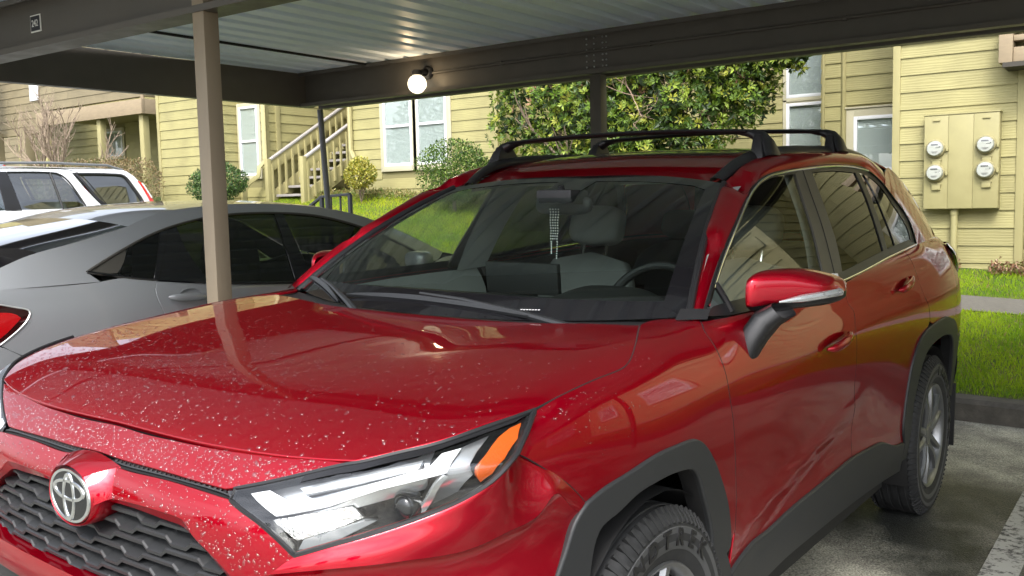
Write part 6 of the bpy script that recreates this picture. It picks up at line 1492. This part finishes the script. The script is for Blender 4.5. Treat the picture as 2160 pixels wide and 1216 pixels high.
loft('rear_bumper', [across(.70, .68, .90, .60, .92), across(.66, .67, .6, .54, .62), across(.64, .62, .3, .56, .3)], GREY, sed, nu=30, nv=10)
loft('hood', [across(4.1, .78, 1.08, 4.28, 1.06), across(4.6, .74, .98, 4.8, .97), across(4.95, .68, .86, 5.15, .84)], GREY, sed, nu=30, nv=10)
loft('front_bumper', [across(4.95, .68, .86, 5.15, .84), across(5.0, .72, .55, 5.22, .55), across(4.9, .70, .25, 5.12, .25)], GREY, sed, nu=30, nv=10)
# handles, fin of seam
for s_ in (1, -1):
    for x0, z0 in ((1.94, .948), (2.98, .93)):
        G_ = []
        for u in np.linspace(-1, 1, 16):
            x = x0 + .115 * u; e2 = max(.25, (1 - abs(u)**3)**.5); b0 = -float(cside(x, z0)[0][1]); yo = b0 + .012 + .018 * (1 - u * u)**.5
            G_.append([(x, -s_ * (yo + .009 * math.cos(t) * e2), z0 + .022 - .02 * u * .5 + .019 * e2 * math.sin(t)) for t in np.linspace(0, 2 * PI, 12, endpoint=False)])
        MB().grid(G_, closev=True).build('door_handle', GREY, sed, smooth=True)
        b0 = -float(cside(x0, z0)[0][1]); MB().lathe([(.055, .001), (.045, -.008), (0, -.015)], 20, Matrix.Translation((x0 + .02, -s_ * b0, z0 + .02)) @ Matrix.Rotation(s_ * R(90), 4, 'X') @ Matrix.Diagonal((1.3, .8, 1, 1))).build('handle_cup', GREY, sed, smooth=True)
    pillow('door_mirror', (3.62, -s_ * .99, 1.06), (.07, .09, .055), Matrix.Identity(4), GREY, sed, p=.6)
# cabin: dark seats, wheel, floor
for y in (.36, -.36):
    pillow('seat', (2.62, y, .98), (.07, .23, .27), Matrix.Identity(4), SEATD, sed); pillow('headrest', (2.58, y, 1.27), (.05, .12, .07), Matrix.Identity(4), SEATD, sed, p=.6)
pillow('seat', (1.62, 0, .9), (.10, .6, .26), Matrix.Identity(4), SEATD, sed)
MB().tube([(3.2 + .06 * math.sin(t) * .4, .36 + .18 * math.cos(t), 1.02 + .17 * math.sin(t)) for t in np.linspace(0, 2 * PI, 30, endpoint=False)], .015, 8, close=True).build('steering_wheel', DASH, sed, smooth=True)
MB().box((3.35, -.75, .7), (4.0, .75, 1.0)).box((.75, -.70, .22), (5.0, .70, .30)).box((1.0, -.72, .3), (1.6, .72, 1.05)).build('floor_pan', MATTB, sed)
for x, sgn_ in ((1.72, 1), (1.72, -1), (4.43, 1), (4.43, -1)):
    w_ = empty('wheel', (x, -sgn_ * .80, .345), 0, sed); RX = Matrix.Rotation(R(90 * sgn_), 4, 'X')
    MB().lathe([(.2, -.09), (.27, -.1), (.305, -.09), (.318, -.05), (.318, .05), (.305, .09), (.27, .1), (.2, .09)], 40, RX).build('tyre', TYRE, w_, smooth=True)
    MB().lathe([(.205, .08), (.19, .06), (.06, .075), (0, .075)], 30, RX).build('rim', RIM, w_, smooth=True)
sed.location.z = 0.0

# ================================================================== WHITE SUV at the far left, and a car behind it
WHITE = mat('white_car_paint', (.64, .65, .66), .3, coat=.8); GL_L = glass('clear_car_glass', (.45, .50, .49), f0=.08)
def old_suv(paint, roofm, label, group=None):
    """boxy two-box suv; local x rearwards, driver side -y, length 4.5"""
    o = tag(empty('parked_suv'), label, 'car')
    prof = lambda z: float(np.interp(z, [.25, .55, .85, 1.06, 1.15, 1.45, 1.60, 1.66], [.80, .875, .885, .872, .85, .755, .69, .60]))
    def sd(x, z):
        x = np.atleast_1d(np.asarray(x, float)); z = np.atleast_1d(np.asarray(z, float)); y = np.interp(z, [.25, .55, .85, 1.06, 1.15, 1.45, 1.60, 1.66], [.80, .875, .885, .872, .85, .755, .69, .60])
        t = np.clip((x - 4.05) / .45, 0, 1); u = np.clip((.5 - x) / .5, 0, 1); y = y - .10 * t**2 - .13 * u**2
        return np.stack([x + 0 * y, -y, z + 0 * y], -1)
    bt = lambda nm, cv, m, **k: [panel(nm, cv, sd, m, o, mirror=s, step=.08, **k) for s in SIDES]
    bt('body_side', [[(.05, .95), (.6, 1.05), (1.25, 1.09), (4.4, 1.13)], [(4.4, 1.13), (4.45, .8), (4.42, .4)], [(4.42, .4), (4.0, .36)], [(4.0, .36), (3.92, .62), (3.65, .74), (3.38, .62), (3.30, .34)], [(3.30, .34), (1.2, .34)], [(1.2, .34), (1.12, .62), (.86, .74), (.6, .62), (.52, .36)], [(.52, .36), (.05, .4)], [(.05, .4), (.0, .7), (.05, .95)]], paint)
    # window posts and cant rail
    bt('roof_side', [[(1.95, 1.565), (2.6, 1.60), (3.6, 1.60), (4.05, 1.57), (4.22, 1.50)], [(4.22, 1.50), (4.26, 1.47), (4.1, 1.635), (3.9, 1.662)], [(3.9, 1.662), (2.4, 1.662), (1.95, 1.62), (1.3, 1.16), (1.22, 1.10)], [(1.22, 1.10), (1.34, 1.10), (1.95, 1.565)]], paint, gap=0)
    bt('centre_post', [[(2.28, 1.595), (2.42, 1.60)], [(2.42, 1.60), (2.50, 1.10)], [(2.50, 1.10), (2.30, 1.10)], [(2.30, 1.10), (2.28, 1.595)]], SATB, gap=0)
    bt('rear_post', [[(3.08, 1.60), (3.28, 1.60)], [(3.28, 1.60), (3.38, 1.42), (3.62, 1.11)], [(3.62, 1.11), (3.36, 1.11)], [(3.36, 1.11), (3.22, 1.42), (3.08, 1.60)]], paint, gap=0)
    bt('tail_post', [[(4.05, 1.57), (4.22, 1.50)], [(4.22, 1.50), (4.34, 1.30), (4.43, 1.12)], [(4.43, 1.12), (4.24, 1.12)], [(4.24, 1.12), (4.16, 1.35), (4.05, 1.57)]], paint, gap=0)
    bt('front_window', [[(1.40, 1.12), (1.95, 1.555), (2.28, 1.585)], [(2.28, 1.585), (2.30, 1.10)], [(2.30, 1.10), (1.40, 1.10)]], GL_L, gap=0, lip=0, edge=0, off=-.004)
    bt('rear_window', [[(2.43, 1.585), (2.98, 1.585), (3.10, 1.56)], [(3.10, 1.56), (3.22, 1.42), (3.36, 1.11)], [(3.36, 1.11), (2.50, 1.11)], [(2.50, 1.11), (2.43, 1.585)]], GL_L, gap=0, lip=0, edge=0, off=-.004)
    bt('quarter_window', [[(3.33, 1.575), (3.9, 1.575), (4.03, 1.55)], [(4.03, 1.55), (4.12, 1.40), (4.22, 1.17)], [(4.22, 1.17), (4.18, 1.14), (3.70, 1.14)], [(3.70, 1.14), (3.62, 1.17), (3.42, 1.44), (3.33, 1.575)]], GL_L, gap=0, lip=0, edge=0, off=-.004)
    def tube_on(c, r, m, nm): 
        for s_ in (1, -1): MB().tube([tuple(p * (1, s_, 1)) for p in pts3(sd, spl(np.array(c), n=40), .003)], r, 6).build(nm, m, o, smooth=True)
    tube_on([(2.43, 1.59), (2.98, 1.592), (3.12, 1.56), (3.23, 1.42), (3.37, 1.11)], .012, SATB, 'window_seal'); tube_on([(2.98, 1.59), (3.04, 1.10)], .012, SATB, 'window_bar')
    tube_on([(3.33, 1.575), (3.6, 1.58), (3.9, 1.575), (4.03, 1.55), (4.12, 1.40), (4.22, 1.17), (4.15, 1.14), (3.72, 1.14), (3.62, 1.17), (3.42, 1.44), (3.33, 1.575)], .022, SATB, 'window_seal')
    tube_on([(2.3, 1.63), (3.2, 1.64), (3.36, 1.60), (3.52, 1.40), (3.68, 1.14)], .004, MATTB, 'door_seam')
    bt('tail_lamp', [[(4.235, 1.49), (4.275, 1.475)], [(4.275, 1.475), (4.40, 1.28), (4.47, 1.12)], [(4.47, 1.12), (4.40, 1.12)], [(4.40, 1.12), (4.33, 1.30), (4.235, 1.49)]], mat('old_tail_red', (.55, .012, .01), .15, coat=.6), off=.01, gap=0)
    bt('lamp_lens', [[(4.285, 1.46), (4.32, 1.43)], [(4.32, 1.43), (4.42, 1.25)], [(4.42, 1.25), (4.40, 1.25)], [(4.40, 1.25), (4.285, 1.46)]], mat('old_lamp_clear', (.75, .75, .75), .2), off=.018, gap=0)
    ar = lambda x, ye, ze, zc: [(x, u * ye, ze + (zc - ze) * (1 - abs(u)**2.5)) for u in np.linspace(-1, 1, 9)]
    loft('roof', [ar(1.90, .62, 1.60, 1.635), ar(2.4, .62, 1.655, 1.69), ar(3.4, .62, 1.66, 1.695), ar(3.95, .60, 1.652, 1.685), ar(4.2, .58, 1.60, 1.63)], roofm, o, nu=24, nv=16)
    loft('windscreen', [ar(1.15, .70, 1.08, 1.10), ar(1.95, .62, 1.60, 1.63)], GL_L, o, nu=20, nv=6); loft('hood', [ar(.05, .72, .93, .97), ar(1.2, .76, 1.07, 1.11)], paint, o, nu=20, nv=6); loft('front', [ar(.05, .72, .93, .97), ar(.0, .72, .6, .6), ar(.06, .7, .3, .3)], paint, o, nu=20, nv=6)
    loft('tailgate', [ar(4.2, .58, 1.60, 1.63), ar(4.42, .70, 1.12, 1.12), ar(4.5, .74, .8, .8), ar(4.46, .74, .4, .4)], paint, o, nu=20, nv=10)
    for s_ in (1, -1): MB().tube([(2.0, s_ * .62, 1.63), (2.15, s_ * .625, 1.705), (3.0, s_ * .63, 1.725), (3.85, s_ * .61, 1.71), (4.08, s_ * .60, 1.65)], .017, 8).build('roof_rail', mat('rail_grey', (.14, .145, .15), .4), o, smooth=True)
    for x in (.86, 3.65):
        for s_ in (1, -1): MB().lathe([(.2, -.1), (.3, -.1), (.335, -.07), (.34, 0), (.335, .07), (.3, .1), (.2, .1), (.05, .07), (0, .07)], 32, Matrix.Translation((x, s_ * .76, .34)) @ Matrix.Rotation(R(90) * -s_, 4, 'X')).build('wheel', TYRE, o, smooth=True)
    for y in (.36, -.36): pillow('seat', (2.3, y, 1.0), (.08, .22, .28), Matrix.Identity(4), TRIM, o); pillow('headrest', (2.34, y, 1.33), (.05, .12, .08), Matrix.Identity(4), TRIM, o, p=.6)
    pillow('seat', (3.2, 0, .95), (.1, .6, .3), Matrix.Identity(4), TRIM, o)
    MB().box((.3, -.7, .25), (4.3, .7, .34)).build('floor_pan', MATTB, o)
    return o
ws = old_suv(WHITE, WHITE, 'white boxy suv with upright red tail lamp beyond the grey sedan')
ws.location = (2.62, 10.92, .36)
w2 = copy_tree(ws); w2['label'] = 'pale blue grey suv roof behind the white suv at left edge'; w2.location = (2.15, 13.75, .70)
BLUEG = mat('blue_grey_paint', (.25, .30, .35), .3, coat=.8)
for ch in w2.children:
    if ch.type == 'MESH' and ch.data.materials and ch.data.materials[0] == WHITE:
        ch.material_slots[0].link = 'OBJECT'; ch.material_slots[0].material = BLUEG
for q_ in (ws, w2): q_['group'] = 'suvs parked beyond the sedan'

# ================================================================== PLANTS
def leaf_mat(name, rough=.45, trans=.3):
    m = bpy.data.materials.new(name); m.use_nodes = True; n, l = m.node_tree.nodes, m.node_tree.links; p = n['Principled BSDF']
    a = n.new('ShaderNodeAttribute'); a.attribute_name = 'tint'; l.new(a.outputs['Color'], p.inputs['Base Color']); p.inputs['Roughness'].default_value = rough; p.inputs['Specular IOR Level'].default_value = .45
    tr = n.new('ShaderNodeBsdfTranslucent'); l.new(a.outputs['Color'], tr.inputs['Color']); mx = n.new('ShaderNodeMixShader'); mx.inputs[0].default_value = trans
    l.new(p.outputs[0], mx.inputs[1]); l.new(tr.outputs[0], mx.inputs[2]); l.new(mx.outputs[0], n['Material Output'].inputs['Surface']); return m
LEAF = leaf_mat('leaf')
BARK = mat('bark', (.16, .12, .085), .9, noise=(18, .35, 6, (1, 1, .3)), bump=(40, .6, .01)); TWIG = mat('bare_twig', (.30, .21, .15), .85, noise=(20, .3, 4))
def leaves(name, base, axis, up, L, Wd, cols, parent, fold=.25, m=LEAF):
    """kite-shaped folded leaves; arrays (n,3)"""
    n = len(base); ax = axis / np.linalg.norm(axis, axis=1)[:, None]; sd = np.cross(ax, up); sd /= np.linalg.norm(sd, axis=1)[:, None] + 1e-9; nn = np.cross(sd, ax)
    L = L[:, None]; Wd = Wd[:, None]
    mid = base + ax * L * .5
    v = np.stack([base, mid + sd * Wd - nn * 0, base + ax * L - nn * L * .12, mid - sd * Wd, mid + ax * L * .05 - nn * Wd * fold * 1.6], 1).reshape(-1, 3)
    k = np.arange(n) * 5
    F = np.stack([np.stack([k, k + 1, k + 4], -1), np.stack([k + 1, k + 2, k + 4], -1), np.stack([k + 2, k + 3, k + 4], -1), np.stack([k + 3, k, k + 4], -1)], 1).reshape(-1, 3)
    me = bpy.data.meshes.new(name); me.from_pydata(v.tolist(), [], F.tolist())
    at = me.color_attributes.new('tint', 'FLOAT_COLOR', 'POINT'); at.data.foreach_set('color', np.repeat(np.concatenate([cols, np.ones((n, 1))], 1), 5, 0).astype(np.float32).ravel())
    return mesh_obj(name, me, parent, m)
def blob_points(blobs, n, r, shell=.45, ground=None):
    """points in a union of ellipsoids, biased to the outside; returns points and outward directions"""
    vol = np.array([b[1][0] * b[1][1] * b[1][2] for b in blobs])**.67; vol /= vol.sum(); k = r.choice(len(blobs), n, p=vol)
    d = r.normal(size=(n, 3)); d /= np.linalg.norm(d, axis=1)[:, None]; rad = shell + (1 - shell) * r.random(n)**.5
    c = np.array([b[0] for b in blobs])[k]; q = np.array([b[1] for b in blobs])[k]
    P = c + d * q * rad[:, None]; o = d / q; o /= np.linalg.norm(o, axis=1)[:, None]
    # ragged outline
    P += o * np.array([noise.noise(Vector(p * 2.3)) for p in P])[:, None] * .22 * np.minimum(1, q.mean(1))[:, None]
    return P, o
def palette(cols, w, n, r, jit=.15):
    c = np.array(cols)[r.choice(len(cols), n, p=np.array(w) / sum(w))]; return np.clip(c * (1 + r.normal(0, jit, (n, 1))), .002, 1)
def branch_tree(name, m, parent, start, dirs, seed, levels, L0, r0, spread=.5, shrink=.72, up=.25, kids=3):
    r = random.Random(seed); mb = MB(); tips = []
    def grow(p, d, L, rad, lev):
        pts = [p]; q = p.copy(); dd = d.copy()
        for i in range(4):
            dd = (dd + Vector((r.uniform(-1, 1), r.uniform(-1, 1), r.uniform(-.6, 1))) * .16 + Vector((0, 0, up * .1))).normalized(); q = q + dd * L / 4; pts.append(q.copy())
        mb.tube(pts, [rad * (1 - .12 * i) for i in range(5)], 6 if lev > 1 else 4, caps=lev == levels)
        if lev <= 0: tips.append((q, dd)); return
        for k in range(kids if lev > 1 else kids + 1):
            a = pts[r.choice([2, 3, 4, 4])]; nd = (dd + Vector((r.uniform(-1, 1), r.uniform(-1, 1), r.uniform(-.5, .9))) * spread * 1.6).normalized()
            grow(a, nd, L * shrink * r.uniform(.8, 1.15), rad * .6, lev - 1)
    for d in dirs: grow(Vector(start), Vector(d).normalized(), L0, r0, levels)
    return mb.build(name, m, parent, smooth=True), tips
def rosette_crown(name, blobs, n, per, L, Wd, cols, w, seed, parent, shell=.45, upb=.45):
    r = np.random.default_rng(seed); P, o = blob_points(blobs, n, r, shell); ax0 = o + np.array([0, 0, upb]) + r.normal(0, .3, (n, 3)); ax0 /= np.linalg.norm(ax0, axis=1)[:, None]
    ref = np.where(np.abs(ax0[:, 2:3]) < .9, np.array([[0, 0, 1.]]), np.array([[1., 0, 0]])); e1 = np.cross(ax0, ref); e1 /= np.linalg.norm(e1, axis=1)[:, None]; e2 = np.cross(ax0, e1)
    cc = palette(cols, w, n, r, .12); B, A, U, C = [], [], [], []
    for j in range(per):
        a = 2 * PI * j / per + r.uniform(0, .9, n); op = r.uniform(.55, 1.25, n)[:, None]
        dr = e1 * np.cos(a)[:, None] + e2 * np.sin(a)[:, None]; x = ax0 * .62 + dr * op; B.append(P + dr * .008); A.append(x); U.append(ax0 * 1.0 - dr * .4); C.append(cc * (1 + r.normal(0, .13, (n, 1))))
    B, A, U, C = map(np.concatenate, (B, A, U, C)); nn = len(B)
    return leaves(name, B, A, U, r.uniform(L * .65, L * 1.15, nn), r.uniform(Wd * .7, Wd * 1.15, nn), np.clip(C, .003, 1), parent)
def loose_crown(name, blobs, n, L, Wd, cols, w, seed, parent, shell=.5, m=LEAF):
    r = np.random.default_rng(seed); P, o = blob_points(blobs, n, r, shell); ax = o * .7 + r.normal(0, .7, (n, 3)) + np.array([0, 0, .25])
    return leaves(name, P, ax, o + r.normal(0, .4, (n, 3)), r.uniform(L * .6, L * 1.2, n), r.uniform(Wd * .7, Wd * 1.2, n), palette(cols, w, n, r, .18), parent, m=m)

# ---- big broadleaf evergreen behind the carport
ev = tag(empty('evergreen_tree'), 'large broadleaf evergreen with yellow green leaf rosettes and bare twigs behind the carport', 'tree'); ev.location = (9.35, 3.6, .8)
loc = lambda bl, c: [((a[0] - c[0], a[1] - c[1], a[2] - c[2]), q) for a, q in bl]
blobs = loc([((9.35, 4.75, 2.75), (.75, .95, 1.05)), ((9.3, 3.9, 2.5), (.85, 1.0, 1.1)), ((9.25, 3.0, 2.75), (.8, 1.0, 1.05)), ((9.2, 2.25, 3.15), (.7, .75, .68)), ((9.15, 1.72, 3.3), (.55, .5, .42)), ((9.35, 4.3, 3.6), (.9, 1.4, .9)), ((9.3, 3.4, 1.9), (.75, 1.0, .65)), ((9.2, 2.1, 2.55), (.45, .32, .35)), ((9.2, 2.5, 3.9), (.9, 1.2, .6)), ((9.1, 1.62, 3.1), (.45, .42, .40)), ((9.1, 1.42, 3.42), (.5, .35, .35))], (9.35, 3.6, .8))
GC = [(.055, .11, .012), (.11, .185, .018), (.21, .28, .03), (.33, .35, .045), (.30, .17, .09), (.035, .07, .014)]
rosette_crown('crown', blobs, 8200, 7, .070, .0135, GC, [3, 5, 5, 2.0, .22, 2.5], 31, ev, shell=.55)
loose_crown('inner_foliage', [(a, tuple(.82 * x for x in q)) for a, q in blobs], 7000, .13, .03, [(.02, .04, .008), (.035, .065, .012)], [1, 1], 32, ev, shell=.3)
branch_tree('trunk', BARK, ev, (0, 0, -.3), [(0, .35, 1), (.1, -.5, 1), (-.1, .8, .8), (.1, -.15, 1.1)], 5, 3, 1.15, .055, spread=.5, up=.5)
branch_tree('twigs', TWIG, ev, (-.05, -1.15, 2.1), [(-.2, -.6, -.3), (-.3, -.1, -.8), (-.25, .5, -.6), (-.4, -.5, .3)], 9, 3, .42, .010, spread=.8, up=-.2)
branch_tree('twigs', TWIG, ev, (-.55, -.2, 1.95), [(-.3, .4, .3), (-.3, -.4, -.6), (-.3, 0, .8)], 12, 3, .42, .009, spread=.8, up=.1)
# ---- round shrub, yellow shrub, dark shrub
sh = tag(empty('round_shrub', (10.35, 7.25, 1.25)), 'round green shrub under the paired window', 'shrub')
loose_crown('crown', [((0, 0, .68), (.48, .66, .48)), ((-.05, -.3, .60), (.42, .42, .42))], 6500, .045, .014, [(.045, .10, .012), (.10, .175, .025), (.19, .26, .05), (.028, .058, .010)], [3, 4, 2.4, 2], 41, sh, shell=.62)
branch_tree('stems', BARK, sh, (0, 0, .0), [(.1, .3, 1), (-.1, -.4, 1), (.2, -.1, 1)], 6, 2, .35, .015)
ys_ = tag(empty('yellow_shrub', (10.45, 9.34, 1.50)), 'small golden variegated shrub beside the staircase', 'shrub')
loose_crown('crown', [((0, 0, .44), (.27, .285, .24)), ((0, .02, .60), (.2, .18, .14))], 2600, .05, .014, [(.38, .33, .04), (.48, .44, .13), (.17, .22, .025), (.26, .26, .03)], [4, 3, 2, 3], 42, ys_, shell=.55)
branch_tree('stems', BARK, ys_, (0, 0, -.02), [(.1, .3, 1), (-.1, -.3, 1), (.2, 0, 1), (-.2, .1, 1)], 8, 2, .2, .010)
dsb = tag(empty('dark_shrub', (9.5, 11.9, 1.40)), 'dark green shrub half hidden by the tan carport post', 'shrub')
loose_crown('crown', [((0, 0, .48), (.45, .60, .36))], 5000, .045, .014, [(.035, .08, .02), (.07, .14, .03), (.13, .20, .05), (.02, .04, .01)], [4, 4, 1.5, 2], 43, dsb, shell=.6)
branch_tree('stems', BARK, dsb, (0, 0, .0), [(.1, .3, 1), (-.1, -.4, 1)], 6, 2, .3, .015)
# ---- clipped brown hedge
hg = tag(empty('hedge', (9.0, 15.0, 1.35)), 'clipped brownish hedge beyond the white suv', 'hedge')
loose_crown('foliage', [((0, y, .62), (.38, .55, .46)) for y in (-1.45, -.9, -.3, .3, .9, 1.5)], 9000, .05, .012, [(.17, .12, .06), (.24, .18, .08), (.12, .13, .04), (.30, .22, .12)], [4, 3, 2, 2], 44, hg, shell=.7)
# ---- bare branching tree
bt_ = tag(empty('bare_tree', (9.2, 16.7, 1.35)), 'leafless tree with pale pinkish branches at the far left', 'tree')
branch_tree('branches', mat('pale_bark', (.26, .20, .145), .85, noise=(15, .25, 4)), bt_, (0, 0, 0), [(0, .45, 1), (.1, -.5, 1), (-.15, .05, 1), (.0, -.9, .75), (.0, .9, .8)], 21, 4, .95, .045, spread=.42, shrink=.70, up=.35, kids=3)
# ---- low russet plants along the wall foot, weeds by the middle wall
r = np.random.default_rng(50); n = 1500; X = 9.42 + r.normal(0, .06, n); Y = np.concatenate([r.uniform(-.05, .45, n // 2), r.uniform(-1.2, -.35, n - n // 2)]); Z = T(X, Y) + r.uniform(0, .11, n)
o = leaves('ground_cover', np.stack([X, Y, Z], -1), r.normal(0, 1, (n, 3)) + np.array([0, 0, .8]), r.normal(0, 1, (n, 3)), r.uniform(.03, .06, n), r.uniform(.008, .016, n), palette([(.24, .12, .07), (.16, .17, .04), (.32, .22, .12)], [3, 2, 2], n, r), None); tag(o, 'russet low plants along the foot of the meter wall', 'plants', kind='stuff')
n = 2600; X = 10.85 + r.normal(0, .10, n); Y = r.uniform(7.0, 11.0, n); Z = T(X, Y) + r.uniform(0, .10, n)
o = leaves('weeds', np.stack([X, Y, Z], -1), r.normal(0, .7, (n, 3)) + np.array([0, 0, 1.]), r.normal(0, 1, (n, 3)), r.uniform(.03, .07, n), r.uniform(.006, .012, n), palette([(.20, .16, .05), (.12, .17, .03), (.28, .24, .08)], [2, 3, 2], n, r), None); tag(o, 'scrubby weeds along the foot of the middle building', 'weeds', kind='stuff')
# ---- street trees across the lot, behind the viewer (seen only mirrored in paint and glass)
def street_tree(loc_, h, seed, label):
    t = tag(empty('street_tree', loc_), label, 'tree', 'trees across the lot')
    loose_crown('crown', [((0, 0, h * .62), (h * .26, h * .26, h * .36)), ((h * .1, h * .12, h * .45), (h * .2, h * .2, h * .2)), ((-h * .1, -h * .12, h * .5), (h * .2, h * .2, h * .2))], 2200, .55, .2, [(.03, .06, .015), (.05, .09, .02), (.09, .10, .04)], [3, 3, 1], seed, t, shell=.4)
    MB().tube([(0, 0, -.3), (.1, 0, h * .3), (0, .1, h * .6)], [.25, .2, .1], 8).build('trunk', BARK, t, smooth=True); return t
for i, (x, y, h) in enumerate(((-34, -22, 9), (-38, -9, 11), (-36, 3, 8), (-40, 14, 12), (-33, 26, 9.5), (-24, -36, 10), (-27, 40, 10))):
    street_tree((x, y, float(G(x, y))), h, 60 + i, ['broad', 'tall', 'low', 'tallest', 'middling', 'outermost right hand', 'outermost left hand'][i] + ' dark street tree across the parking lot')
